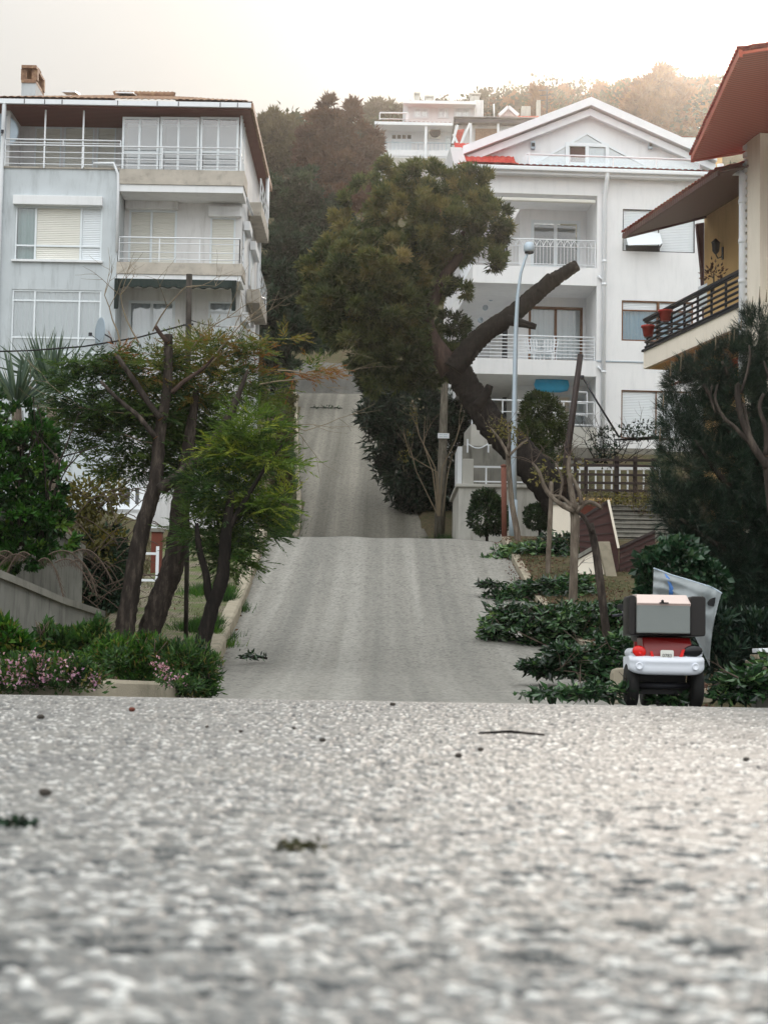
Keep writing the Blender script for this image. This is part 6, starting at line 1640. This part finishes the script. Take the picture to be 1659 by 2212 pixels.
for lab, pts, ex in (('upper dark red brown boarded fence panel with a pale edge post, behind the pruned trees', [(1252, 1122), (1314, 1082), (1336, 1184), (1337, 1268), (1316, 1270), (1252, 1215)], True), ('lower dark brown boarded fence panel sloping above the cream wall', [(1338, 1183), (1415, 1147), (1418, 1262), (1338, 1280)], False)):
    o = A(pts[-1][0], pts[-1][1], 41.5); t_ = rooted('fence_panel', lab, 'fence', o)
    MB(o).slab(*pslab(pts, 41.4, .05)).build('boards', M['red_wood'], t_)
    mb = MB(o)
    a, b = np.array(pts[0], float), np.array(pts[1], float); c, d = np.array(pts[-1], float), np.array(pts[2] if not ex else pts[3], float)
    for k in range(1, 8):
        e = a + (c - a) * k / 8; f_ = b + (d - b) * k / 8; mb.bar(A(*e, 41.37), A(*f_, 41.37), .012, .02)
    mb.build('board_gap', M['dark_wood'], t_)
    MB(o).bar(A(*pts[0], 41.38), A(*pts[1], 41.38), .08, .06).build('top_rail', M['dark_wood'], t_)
    if ex: MB(o).bar(A(1314, 1080, 41.3), A(1336, 1184, 41.3), .05, .05).build('edge_post', M['cream_plaster'], t_)
o = A(1212, 1185, 50); t_ = rooted('garden_wall', 'short upright cream garden wall behind the thin pruned trees', 'wall', o)
a, b, c = A(1194, 1185, 50), A(1252, 1185, 50), A(1210, 1085, 50)
MB(o).box(a[0], b[0], 50, 50.3, o[2] - .6, c[2] - .07).build('wall_body', M['cream_plaster'], t_); MB(o).box(a[0] - .05, b[0] + .05, 49.95, 50.35, c[2] - .07, c[2]).build('coping', M['concrete'], t_)
o = A(1275, 1085, 51); t_ = rooted('brick_wall', 'low red brick wall with yellow top below the lattice fence', 'wall', o)
a, b = A(1250, 1075, 51), A(1318, 1075, 51); MB(o).box(a[0], b[0], 51, 51.3, o[2] - .8, a[2] - .08).build('wall_body', M['brick_red'], t_); MB(o).box(a[0] - .03, b[0] + .03, 50.96, 51.34, a[2] - .08, a[2]).build('coping', M['yellow_plaster'], t_)

# street lamp
o = gbase(1108, 50); t_ = rooted('street_lamp', 'pale blue grey street lamp with a curved neck in front of the white villa', 'street lamp', o)
pts = [o - [0, 0, .1], A(1110, 950, 50), A(1114, 720, 50), A(1118, 640, 50), A(1125, 590, 50), A(1134, 560, 50), A(1140, 545, 50)]
MB(o).tube([o - [0, 0, .1], A(1108, 1080, 50)], .12, 12).build('base', M['galv'], t_)
MB(o).tube(pts, [.085, .075, .06, .05, .04, .035, .03], 12).build('pole', M['galv'], t_)
h = A(1143, 534, 50); mb = MB(o); mb.lathe([(.02, .16), (.1, .14), (.15, .05), (.15, -.08), (.13, -.12)], h, 14); hd_ = mb.build('lamp_head', M['galv'], t_)
MB(o).lathe([(.125, -.12), (.12, -.16), (.02, -.19)], h, 14).build('lens', M['room_dark'], hd_)
# rusty post
o = gbase(1088, 49.4); t_ = rooted('rusty_post', 'short rusty brown steel post standing before the terrace wall', 'post', o)
p = A(1088, 1008, 49.4); MB(o).tube([o - [0, 0, .2], p], .075, 10).build('shaft', M['rust'], t_); MB(o).lathe([(.085, 0), (.085, .04), (.02, .07)], p, 10).build('cap', M['rust'], t_)
# old pole with sign
o = gbase(946, 64); t_ = rooted('utility_pole', 'old weathered wooden pole with a small white sign beyond the crest', 'pole', o)
MB(o).tube([o - [0, 0, .3], A(955, 1000, 64), A(961, 815, 64), A(962, 760, 64)], [.2, .16, .12, .11], 12, wob=.04).build('shaft', M['pole_pale'], t_)
s = A(958, 941, 63.8); sg = MB(o).slab([s + [-.2, 0, -.09], s + [.2, 0, -.09], s + [.2, 0, .09], s + [-.2, 0, .09]], (0, .02, 0)).build('sign', M['white_paint'], t_)
mb = MB(o)
for k in range(2):
    for x0, x1 in ((-.15, -.03), (.0, .14)): mb.box(s[0] + x0, s[0] + x1, s[1] - .006, s[1] - .001, s[2] + .03 - .07 * k, s[2] + .045 - .07 * k)
mb.build('faded_print', M['galv'], sg)
MB(o).box(s[0] - .2, s[0] + .17, s[1] + .02, s[1] + .05, s[2] - .02, s[2] + .02).build('clamp', M['dark_metal'], t_)
# leaning dark pole and stay
o = A(1225, 990, 53); o[2] = groundZ(o[0], 53); t_ = rooted('utility_pole', 'dark leaning pole in front of the white villa with a stay cable', 'pole', o)
MB(o).tube([A(1222, 1010, 53) - [.1, 0, 1.0], A(1228, 960, 53), A(1254, 765, 53)], [.11, .1, .085], 10).build('shaft', M['dark_wood'], t_)
MB(o).tube([A(1259, 815, 53), A(1290, 868, 53), A(1336, 942, 53)], .03, 6).build('stay_cable', M['dark_metal'], t_)
mb = MB(o); mb.lathe([(.05, -.06), (.06, 0), (.05, .06)], A(1258, 815, 52.9), 8); mb.build('clamp', M['dark_metal'], t_)
# left dark pole with wires
o = gbase(404, 29.6); t_ = rooted('utility_pole', 'slim dark wooden pole rising between the left conifers before the balconies', 'pole', o)
MB(o).tube([o - [0, 0, .2], A(404, 1200, 29.6), A(406, 800, 29.6), A(409, 592, 29.6)], [.036, .038, .044, .05], 10, wob=.05).build('shaft', M['pole_wood'], t_)
MB(o).bar(A(396, 702, 29.5), A(418, 700, 29.5), .03).build('bracket', M['dark_metal'], t_)
for lab, pts in (('dark cable sagging from the slim left pole across the lower windows to the picture edge', [(400, 701, 29.5), (300, 728, 29.5), (180, 748, 29.4), (60, 757, 29.3), (-60, 760, 29.2)]), ('thinner cable from the slim left pole to the corner of the left house', [(408, 690, 29.5), (440, 700, 36), (480, 706, 46), (520, 705, 56)])):
    P = [A(*p) for p in pts]; mb = MB(P[0]); mb.tube(P, .009 if 'thin' in lab else .014, 5); c = mb.build('cable', M['dark_plastic']); c.location = tuple(P[0]); props(c, lab, 'cable')

# ---- three wheeled scooter with top box
SY = 18.0; o = np.array([A(1441, 1500, SY)[0], SY, float(roadZ(SY)) + .005])
sc_o = rooted('mobility_scooter', 'parked red and white three wheeled scooter seen from behind with grey top box', 'scooter', o)
def S(cx, cy, dy=0):
    p = A(1321.7 + .20328 * cx, 1212.3 + .20328 * cy, SY + dy); return p - o
def sx(cx): return S(cx, 900)[0]
def sz(cy): return S(585, cy)[2]
def rr_ring(x0, x1, z0, z1, y, r, n=5):
    out = []
    for (cx, cz, a0) in ((x1 - r, z0 + r, -90), (x1 - r, z1 - r, 0), (x0 + r, z1 - r, 90), (x0 + r, z0 + r, 180)):
        for k in range(n + 1): a = R(a0 + 90 * k / n); out.append((cx + r * math.cos(a), y, cz + r * math.sin(a)))
    return out
for side, (a, b) in (('l', (192, 292)), ('r', (872, 998))):
    xc = (sx(a) + sx(b)) / 2; w_ = .055; r_ = .225
    ty = MB().lathe([(.12, -w_), (r_ - .03, -w_), (r_ - .006, -w_ * .75), (r_, -w_ * .3), (r_, w_ * .3), (r_ - .006, w_ * .75), (r_ - .03, w_), (.12, w_)], (xc, .25, r_), 28, 'x')
    wh = ty.build('wheel', M['rubber'], sc_o)
    MB().lathe([(.0, -w_ * .6), (.115, -w_ * .8), (.118, w_ * .8), (.0, w_ * .6)], (xc, .25, r_), 20, 'x').build('rim', M['chrome'], wh)
MB().tube([(sx(240), .25, .225), (sx(935), .25, .225)], .035, 8).build('axle', M['dark_metal'], sc_o)
# white rear bumper: a rounded shell swept across the width, bowed at the ends
xa, xb = sx(190), sx(986); zt_, zb_ = sz(1010), sz(1212)
rings = []
for i in range(33):
    u = -1 + i / 16.0; x_ = (xa + xb) / 2 + (xb - xa) / 2 * math.sin(u * math.pi / 2 * .999) ; a_ = abs(math.sin(u * math.pi / 2)); bow = .12 * a_ ** 5; hz_ = 1 - .30 * a_ ** 10
    zc, hh = (zt_ + zb_) / 2 + .022 * a_ ** 5, (zt_ - zb_) / 2 * hz_
    prof = [(.36, .92), (.05, 1.0), (-.03, .97), (-.075, .84), (-.10, .55), (-.105, .30), (-.100, .22), (-.100, -.2), (-.10, -.55), (-.09, -.85), (-.05, -1.0), (.36, -.9)]
    rings.append([(x_, y_ + bow, zc + hh * k_) for y_, k_ in prof])
MB().loft(rings).build('bumper', M['scooter_white'], sc_o)
MB().loft([rr_ring(sx(330), sx(840), .14, .36, y, .04) for y in (.3, 1.2)]).build('underbody', M['dark_plastic'], sc_o)
for cx in (280, 875):
    MB().lathe([(.0, .002), (.02, .002), (.026, -.004), (.034, -.004), (.037, .012), (.037, .03)], (sx(cx), -.098, sz(1120)), 20, 'y').build('reflector', M['scooter_white'], sc_o)
# white fenders rising at the sides, red tail panel
rings = [rr_ring(sx(205), sx(970), sz(1030), sz(925), y, .05) for y in (.02, .5)]; MB().loft(rings).build('rear_body', M['scooter_white'], sc_o, .02)
MB().slab([(sx(340), -.03, sz(1035)), (sx(750), -.03, sz(1035)), (sx(850), -.0, sz(880)), (sx(838), .05, sz(812)), (sx(330), .05, sz(812)), (sx(330), -.0, sz(890))], (0, .4, 0)).build('tail_panel', M['scooter_red'], sc_o, .012)
MB().slab([(sx(400), -.042, sz(962)), (sx(425), -.042, sz(962)), (sx(445), -.045, sz(1030)), (sx(410), -.045, sz(1030))], (0, .02, 0)).build('stripe', M['lens_red'], sc_o)
MB().slab([(sx(740), -.042, sz(938)), (sx(772), -.042, sz(938)), (sx(738), -.045, sz(1030)), (sx(704), -.045, sz(1030))], (0, .02, 0)).build('stripe', M['lens_red'], sc_o)
def lamp(cx, cy, rx, ry, mat, lab, tilt):
    mb = MB(); rings = []
    for k in range(6):
        f_ = math.cos(k / 5 * math.pi / 2 * .96); d_ = -.022 * math.sin(k / 5 * math.pi / 2)
        rings.append([(sx(cx) + (rx * math.cos(a) * f_) * math.cos(tilt) - ry * math.sin(a) * f_ * math.sin(tilt), .0 + d_ - .02, sz(cy) + rx * math.cos(a) * f_ * math.sin(tilt) + ry * math.sin(a) * f_ * math.cos(tilt)) for a in [2 * math.pi * j / 20 for j in range(20)]])
    mb.loft(rings); l_ = mb.build('tail_light', M[mat], sc_o); l_['label'] = lab
    return l_
l1 = lamp(288, 965, .068, .056, 'lens_red', 'lit looking red left tail light', -.3); MB().lathe([(.0, -.05), (.02, -.046), (.022, -.03)], (sx(298), 0, sz(985)), 12, 'y').build('bulb_ring', M['lens_red'], l1)
lamp(858, 955, .094, .06, 'lens_dark', 'black empty looking right tail light', .12)
# number plate
pl = MB().loft([rr_ring(sx(505), sx(645), sz(1030), sz(948), y, .015) for y in (-.075, -.068)]).build('number_plate', M['plate'], sc_o)
cu = bpy.data.curves.new('plate_digits', 'FONT'); cu.body = '0783'; cu.size = .044; cu.extrude = .001; cu.align_x = 'CENTER'
to = bpy.data.objects.new('plate_digits_source', cu); COL.objects.link(to)
bpy.context.view_layer.update(); me = bpy.data.meshes.new_from_object(to.evaluated_get(bpy.context.evaluated_depsgraph_get())); bpy.data.objects.remove(to)
do = link_mesh('plate_digits', me, M['ink'], pl); do.rotation_euler = (R(90), 0, 0); do.location = (sx(575), -.077, sz(1022)); do.scale = (1.05, 1, 1)
# top box
bx0, bx1 = sx(250), sx(815); zB, zT = sz(772), sz(452)
box = MB(); box.box(sx(172), sx(985), -.02, .44, sz(792), sz(776)); bo = box.build('carrier', M['dark_plastic'], sc_o, .01)
tb = MB().box(bx0, bx1, -.10, .40, zB, zT - .004).build('top_box', M['box_grey'], sc_o, .012)
MB().slab([(bx0 - .004, -.115, zT), (bx1 + .004, -.115, zT), (bx1 - .005, .1, sz(352)), (bx0 + .02, .1, sz(352))], (0, .02, -.03)).build('lid_front', M['box_lid'], tb, .008)
MB().slab([(bx0 + .02, .1, sz(352) - .03), (bx1 - .005, .1, sz(352) - .03), (bx1 - .005, .42, sz(352) - .02), (bx0 + .02, .42, sz(352) - .02)], (0, 0, .028)).build('lid', M['box_lid'], tb, .008)
MB().box(bx0 + .002, bx1 - .002, -.108, -.06, zT - .012, zT + .002).build('seam', M['scooter_red'], tb)
lk = MB(); lk.box(sx(485), sx(580), -.125, -.1, zT - .005, zT + .008); lk.lathe([(.012, 0), (.015, .018), (.004, .028)], (sx(517), -.112, zT + .006), 8); lk.build('latch', M['box_side'], tb)
for a, b, yy in ((170, 246, -.05), (820, 985, -.06)):
    MB().loft([rr_ring(sx(a), sx(b), sz(795), sz(370), y, .03) for y in (yy, .38)]).build('side_pad', M['box_side'], sc_o, .01)
# seat, deck, column, front wheel, mirrors
MB().loft([rr_ring(sx(330), sx(840), .66, .76, y, .04) for y in (.45, .9)]).build('seat', M['dark_plastic'], sc_o, .02)
MB().box(sx(300), sx(860), .45, 1.2, .36, .40).build('deck', M['dark_plastic'], sc_o, .02)
MB().loft([rr_ring(sx(420), sx(760), .42, .9, y, .12) for y in (1.18, 1.3)]).build('front_cowl', M['scooter_red'], sc_o, .02)
fx = sx(585)
wh = MB().lathe([(.1, -.045), (.19, -.045), (.205, -.02), (.205, .02), (.19, .045), (.1, .045)], (fx, 1.42, .205), 24, 'x').build('wheel', M['rubber'], sc_o)
MB().lathe([(0, -.03), (.1, -.04), (.1, .04), (0, .03)], (fx, 1.42, .205), 16, 'x').build('rim', M['chrome'], wh)
hb = MB(); hb.tube([(fx, 1.38, .35), (fx, 1.15, .98)], .03, 8); hb.tube([(sx(140), 1.0, sz(560)), (sx(300), 1.08, sz(540)), (sx(870), 1.08, sz(540)), (sx(1030), 1.0, sz(560))], .016, 8); hb.build('handlebar', M['dark_metal'], sc_o)
for k, (cx, bxx) in enumerate(((112, 135), (1062, 1035))):
    mr_ = MB(); c = S(cx, 492, 1.0); ring = []
    mr_.loft([[(c[0] + .056 * f_ * math.cos(a), c[1] + d_, c[2] + .036 * f_ * math.sin(a) + .012 * math.cos(a) * (1 if k else -1)) for a in [2 * math.pi * j / 18 for j in range(18)]] for f_, d_ in ((.5, .05), (.95, .03), (1.0, 0), (.93, -.008))])
    m_ = mr_.build('mirror', M['dark_plastic'], sc_o)
    e = S(bxx, 590, 1.0); MB().tube([c + [0, .02, -.02], (c + e) / 2 + [.0, .03, 0], e, (e[0], 1.05, sz(560) - .02)], .011, 7).build('stem', M['chrome'], m_)
    MB().tube([(e[0] - .02, .9, sz(600)), (e[0] + .0, 1.05, sz(575))], .022, 8).build('grip', M['rubber'], sc_o)
# creased plastic rain sheet over the front and right side
up = [(445, 75), (540, 110), (640, 150), (800, 195), (940, 240), (1040, 270), (1120, 310), (1165, 340)]
lo_ = [(432, 420), (520, 440), (620, 470), (740, 560), (860, 760), (960, 960), (1010, 1060), (1040, 1120)]
t = NT('plastic_sheet'); v = t.coord(); nzz = t.noise(v, 7, 5)
c = t.mix(nzz, hexc('8f9598'), hexc('c2cacd'))
p_ = t.n('ShaderNodeBsdfPrincipled'); t.l(c, p_.inputs['Base Color']); p_.inputs['Roughness'].default_value = .35
t.l(t.bump(nzz, .6, .02), p_.inputs['Normal'])
tr_ = t.n('ShaderNodeBsdfTransparent'); tl_ = t.n('ShaderNodeBsdfTranslucent'); t.l(c, tl_.inputs['Color'])
m1 = t.n('ShaderNodeMixShader'); m1.inputs[0].default_value = .35; t.l(p_.outputs[0], m1.inputs[1]); t.l(tl_.outputs[0], m1.inputs[2])
m2 = t.n('ShaderNodeMixShader'); m2.inputs[0].default_value = .18; t.l(m1.outputs[0], m2.inputs[1]); t.l(tr_.outputs[0], m2.inputs[2]); t.l(m2.outputs[0], t.out.inputs['Surface'])
nu, nv = 36, 22; V = []
ux_ = np.interp(np.linspace(0, 7, nu + 1), range(8), [p[0] for p in up]); uy_ = np.interp(np.linspace(0, 7, nu + 1), range(8), [p[1] for p in up])
lx_ = np.interp(np.linspace(0, 7, nu + 1), range(8), [p[0] for p in lo_]); ly_ = np.interp(np.linspace(0, 7, nu + 1), range(8), [p[1] for p in lo_])
grid = {}
for i in range(nu + 1):
    for j in range(nv + 1):
        s_, r_ = i / nu, j / nv
        cx, cy = ux_[i] * (1 - r_) + lx_[i] * r_, uy_[i] * (1 - r_) + ly_[i] * r_
        if s_ > .85: cx += 45 * math.sin(r_ * 3.1) * 0 - 30 * r_ * (1 - r_) * 4 * (s_ - .85) / .15
        dy = 1.15 - .55 * s_ - .1 * math.sin(r_ * 3.1) + .05 * math.sin(s_ * 17 + r_ * 5) + .03 * math.sin(r_ * 19 + s_ * 4) + .04 * abs(math.sin(s_ * 5 + 1.2 * r_))
        q_ = S(cx, cy, dy); grid[i, j] = q_; V.append(q_)
mb = MB(); mb.add(V, [(i * (nv + 1) + j, i * (nv + 1) + j + 1, (i + 1) * (nv + 1) + j + 1, (i + 1) * (nv + 1) + j) for i in range(nu) for j in range(nv)], sm=True)
sh = mb.build('rain_sheet', t.m, sc_o)
mb = MB(); vs_ = []
pp = [(6, 1), (7, 3), (8, 6), (9, 9), (9, 12), (9, 15)]
for i, j in pp: vs_ += [grid[i, j] + [0, -.012, 0], grid[i + (2 if j > 2 else 1), j] + [0, -.012, 0]]
mb.add(vs_, [(2 * k, 2 * k + 1, 2 * k + 3, 2 * k + 2) for k in range(len(pp) - 1)], sm=True); mb.build('blue_print', simple('blue_print', hexc('3f6fae'), .5), sh)
e = grid[29, 4]; MB().loft([[(e[0] + .06 * f_ * math.cos(a), e[1] - .03 + d_, e[2] - .005 + .042 * f_ * math.sin(a) + .015 * math.cos(a)) for a in [2 * math.pi * j / 18 for j in range(18)]] for f_, d_ in ((.6, .05), (1, .01), (1, -.01), (.9, -.015))]).build('round_mirror', M['dark_plastic'], sc_o)
mb = MB(); mb.tube([grid[i, 0] for i in range(nu + 1)], .008, 6); mb.build('sheet_hem', M['galv'], sh)

# stack of planks
rng = random.Random(5)
labs = ['top pale plank of the stack at the right picture edge, bluish white', 'second plank from the top of the stack at the right edge', 'third plank from the top of the stack at the right edge', 'fourth plank from the top of the stack at the right edge, the longest', 'fifth plank from the top of the stack at the right edge', 'sixth plank from the top of the stack at the right edge', 'lowest plank of the stack at the right edge']
for k, lab in enumerate(labs):
    c = A((1632, 1628, 1618, 1612, 1622, 1626, 1618)[k], 1406 + k * 13, 18.7 + .05 * rng.uniform(-1, 1)); L = .9
    pk = MB(); hw = .1
    pk.box(0, L, -hw, hw, -.022, .022); b_ = pk.build('plank', M['white_paint' if k == 0 else 'plank'], None, .006); b_.location = tuple(c); b_.rotation_euler = (0, R(rng.uniform(-3, 3) - 4), R(rng.uniform(-14, 14)))
    props(b_, lab, 'plank', 'planks stacked at the right edge')
o = A(1640, 1500, 18.7); o[2] = float(groundZ(o[0], 18.7)); t_ = rooted('bearer_block', 'dark block carrying the plank stack at the right edge', 'block', o); p = A(1640, 1490, 18.7)
MB(o).box(p[0] - .05, p[0] + .5, 18.6, 18.85, o[2], p[2]).build('block', M['concrete'], t_, .01)
# loose kerb stone
o = A(1341, 1476, 20.5); o[2] = float(roadZ(20.5)); z = A(1341, 1442, 20.5)[2]
kb = MB(); hw = 19 * px(20.5); hh = z - o[2]
kb.loft([[(-hw, -.12, 0), (hw, -.12, 0), (hw * .96, -.1, hh * .9), (hw * .7, -.09, hh), (-hw * .8, -.09, hh * .98), (-hw * .98, -.1, hh * .85)], [(-hw, .25, 0), (hw, .25, 0), (hw * .96, .22, hh * .88), (hw * .7, .2, hh * .96), (-hw * .8, .2, hh * .95), (-hw * .98, .22, hh * .8)]], sm=False)
k_ = kb.build('kerb_stone', M['kerb'], None, .02); k_.location = tuple(o); props(k_, 'loose pale kerb stone just left of the scooter', 'kerb stone')

# debris on the near asphalt
def onstreet(x, y):
    d = ray(x, y); k = (CAMZ - .004) / -d[2]; return CAM + d * k
stones = [((848, 1524), 9, 'small dark pebble near the far edge of the asphalt, straight below the road'), ((285, 1536), 12, 'reddish pebble near the far edge of the asphalt, below the flowers'), ((88, 1552), 13, 'grey pebble near the left picture edge, farthest of those on the left'), ((697, 1602), 11, 'dark pebble left of the long twig, on the open asphalt'), ((1038, 1622), 11, 'dark pebble just below the long twig on the asphalt'), ((990, 1636), 13, 'brownish flake of a pebble below and left of the long twig'), ((1612, 1644), 12, 'dark pebble near the right picture edge'), ((97, 1718), 22, 'large black pebble near the left picture edge on the asphalt'), ((520, 1582), 8, 'tiny dark pebble between the reddish one and the twig'), ((447, 1572), 7, 'tiny grey pebble below the rounded kerb corner'), ((635, 1575), 7, 'tiny dark pebble left of the one near the far asphalt edge')]
for k, ((x, y), w_, lab) in enumerate(stones):
    p = onstreet(x, y); r_ = w_ * px(p[1]) * .62; g = random.Random(k)
    mb = MB(); rings = []
    for a in range(1, 6):
        ph = math.pi * a / 6; rings.append([(r_ * 1.15 * math.sin(ph) * math.cos(t_) * g.uniform(.8, 1.15), r_ * math.sin(ph) * math.sin(t_) * g.uniform(.8, 1.15), r_ * .7 * (math.cos(ph) + .6)) for t_ in [2 * math.pi * j / 9 for j in range(9)]])
    mb.loft(rings[::-1]); s_ = mb.build('pebble', M['stone'] if k != 1 else M['brick_red'], None); s_.location = tuple(p); s_.rotation_euler = (0, 0, k * 1.3); props(s_, lab, 'pebble', 'pebbles on the near asphalt')
p, q = onstreet(1034, 1592), onstreet(1176, 1596); mb = MB(p); mid = (p + q) / 2
mb.tube([p + [0, 0, .006], mid + [0, .03, .009], q + [0, 0, .006]], [.0018, .0028, .0016], 6, wob=.15); tw = mb.build('twig', M['bark_dark']); tw.location = tuple(p); props(tw, 'long thin dry twig lying across the near asphalt', 'twig')
for (x, y, w_, lab) in ((40, 1782, 50, 'dark clump of moss on the asphalt at the left picture edge'), (640, 1832, 80, 'flat smear of dry moss on the asphalt below the twig, left of centre')):
    p = onstreet(x, y); g = rng_(int(x)); n_ = 70 if x != 40 else 200; s = w_ * px(p[1]) / 2
    P = p + g.normal(size=(n_, 3)) * [s * .5, s * .7, .0] + np.abs(g.normal(size=(n_, 1))) * [[0, 0, .0012]]
    ms = leafmesh('moss', P, g.normal(size=(n_, 3)) * [1, 1, .12], .008, .0045, g.random(n_) * .5, M['leaf_olive' if x == 640 else 'leaf_dark'], None, p, int(x)); ms.location = tuple(p); props(ms, lab, 'moss')
for (x, y, Y_, l, lab) in ((548, 1417, 28.6, .42, 'small dark leafy branch lying on the road near the left kerb'), (705, 905, 93, 1.6, 'thin dark branch lying across the upper road at its left side'), (850, 968, 82, .5, 'leafy sprig on the upper road beside the oleander hedge')):
    p = A(x, y, Y_); p[2] = float(roadZ(Y_)) + .03; g = rng_(int(x)); t_ = rooted('fallen_branch', lab, 'branch', p)
    mb = MB(p); mb.tube([p + [-l / 2, 0, .02], p + [0, .05, .05], p + [l / 2, 0, .02]], .02, 5); mb.build('stem', M['bark_dark'], t_)
    P = p + np.stack([g.uniform(-.5, .5, 60) * l, g.normal(size=60) * .06, np.abs(g.normal(size=60)) * .04 + .02], 1)
    leafmesh('leaves', P, g.normal(size=P.shape), .1 * max(1, l), .035 * max(1, l), g.random(60) * .6, M['leaf_cut'], t_, p, 3)
# ------------------------------------------------------------------ sky, sun, air
sd = ray(1650, 60); sd = sd / np.linalg.norm(sd)
el = math.asin(sd[2]); az = math.atan2(sd[0], sd[1])
W = bpy.data.worlds.new('World'); SC.world = W; W.use_nodes = True
nt = W.node_tree; nt.nodes.clear()
N = nt.nodes.new
out = N('ShaderNodeOutputWorld'); bg = N('ShaderNodeBackground'); bg.inputs['Strength'].default_value = .1
sky = N('ShaderNodeTexSky'); sky.sky_type = 'NISHITA'; sky.sun_disc = False
sky.sun_elevation = el; sky.sun_rotation = az
sky.air_density = 1.0; sky.dust_density = 3.0
tc = N('ShaderNodeTexCoord'); sep = N('ShaderNodeSeparateXYZ'); nt.links.new(tc.outputs['Generated'], sep.inputs[0])
# thin overcast veil: brighter towards the zenith, as overcast skies are
mr = N('ShaderNodeMapRange'); mr.inputs[1].default_value = 0; mr.inputs[2].default_value = 1; mr.inputs[3].default_value = SKY_LO; mr.inputs[4].default_value = SKY_HI
nt.links.new(sep.outputs['Z'], mr.inputs[0])
dot = N('ShaderNodeVectorMath'); dot.operation = 'DOT_PRODUCT'; dot.inputs[1].default_value = tuple(sd); nt.links.new(tc.outputs['Generated'], dot.inputs[0])
warm = N('ShaderNodeMapRange'); warm.inputs[1].default_value = .80; warm.inputs[2].default_value = 1.0; nt.links.new(dot.outputs['Value'], warm.inputs[0])
wc = N('ShaderNodeMix'); wc.data_type = 'RGBA'; nt.links.new(warm.outputs[0], wc.inputs[0])
wc.inputs[6].default_value = (.98, 1.01, 1.02, 1); wc.inputs[7].default_value = (.985, 1.0, .975, 1)
nz = N('ShaderNodeTexNoise'); nz.inputs['Scale'].default_value = 2.2; nz.inputs['Detail'].default_value = 5; nt.links.new(tc.outputs['Generated'], nz.inputs['Vector'])
nm = N('ShaderNodeMapRange'); nm.inputs[3].default_value = .93; nm.inputs[4].default_value = 1.07; nt.links.new(nz.outputs['Fac'], nm.inputs[0])
# added brightening of the unseen sky opposite the sun, to light the facades
bk = N('ShaderNodeMapRange'); bk.inputs[1].default_value = .25; bk.inputs[2].default_value = -.75; bk.inputs[3].default_value = 1.0; bk.inputs[4].default_value = BACK; nt.links.new(dot.outputs['Value'], bk.inputs[0])
m0 = N('ShaderNodeMath'); m0.operation = 'MULTIPLY'; nt.links.new(mr.outputs[0], m0.inputs[0]); nt.links.new(bk.outputs[0], m0.inputs[1])
mu = N('ShaderNodeMath'); mu.operation = 'MULTIPLY'; nt.links.new(m0.outputs[0], mu.inputs[0]); nt.links.new(nm.outputs[0], mu.inputs[1])
sc_ = N('ShaderNodeVectorMath'); sc_.operation = 'SCALE'; nt.links.new(wc.outputs[2], sc_.inputs[0]); nt.links.new(mu.outputs[0], sc_.inputs['Scale'])
mx = N('ShaderNodeMix'); mx.data_type = 'RGBA'; mx.inputs[0].default_value = VEIL
nt.links.new(sky.outputs['Color'], mx.inputs[6]); nt.links.new(sc_.outputs[0], mx.inputs[7])
nt.links.new(mx.outputs[2], bg.inputs['Color']); nt.links.new(bg.outputs[0], out.inputs['Surface'])

sl = bpy.data.lights.new('sun', 'SUN'); sl.energy = SUN; sl.angle = R(SUN_ANG); sl.color = (1, .87, .75)
so = bpy.data.objects.new('sun', sl); COL.objects.link(so)
so.rotation_euler = Vector(tuple(sd)).to_track_quat('Z', 'Y').to_euler()

if HAZE > 0:
    hz = MB(); hz.box(-160, 190, -45, 460, -2.2, 190)
    t = NT('haze')
    pv = t.n('ShaderNodeVolumePrincipled'); pv.inputs['Color'].default_value = (1, .93, .85, 1)
    pv.inputs['Density'].default_value = HAZE; pv.inputs['Anisotropy'].default_value = .84
    t.l(pv.outputs[0], t.out.inputs['Volume'])
    props(hz.build('haze', t.m), kind='stuff')

vs = SC.view_settings
SC.display_settings.display_device = 'sRGB'
vs.view_transform = 'Standard'; vs.look = 'None'; vs.exposure = EXPO; vs.gamma = 1; vs.use_curve_mapping = False
cy = SC.cycles
cy.use_denoising = True
cy.max_bounces = 6; cy.diffuse_bounces = 3; cy.glossy_bounces = 3; cy.transmission_bounces = 4; cy.transparent_max_bounces = 12; cy.volume_bounces = 0
cy.sample_clamp_indirect = 6
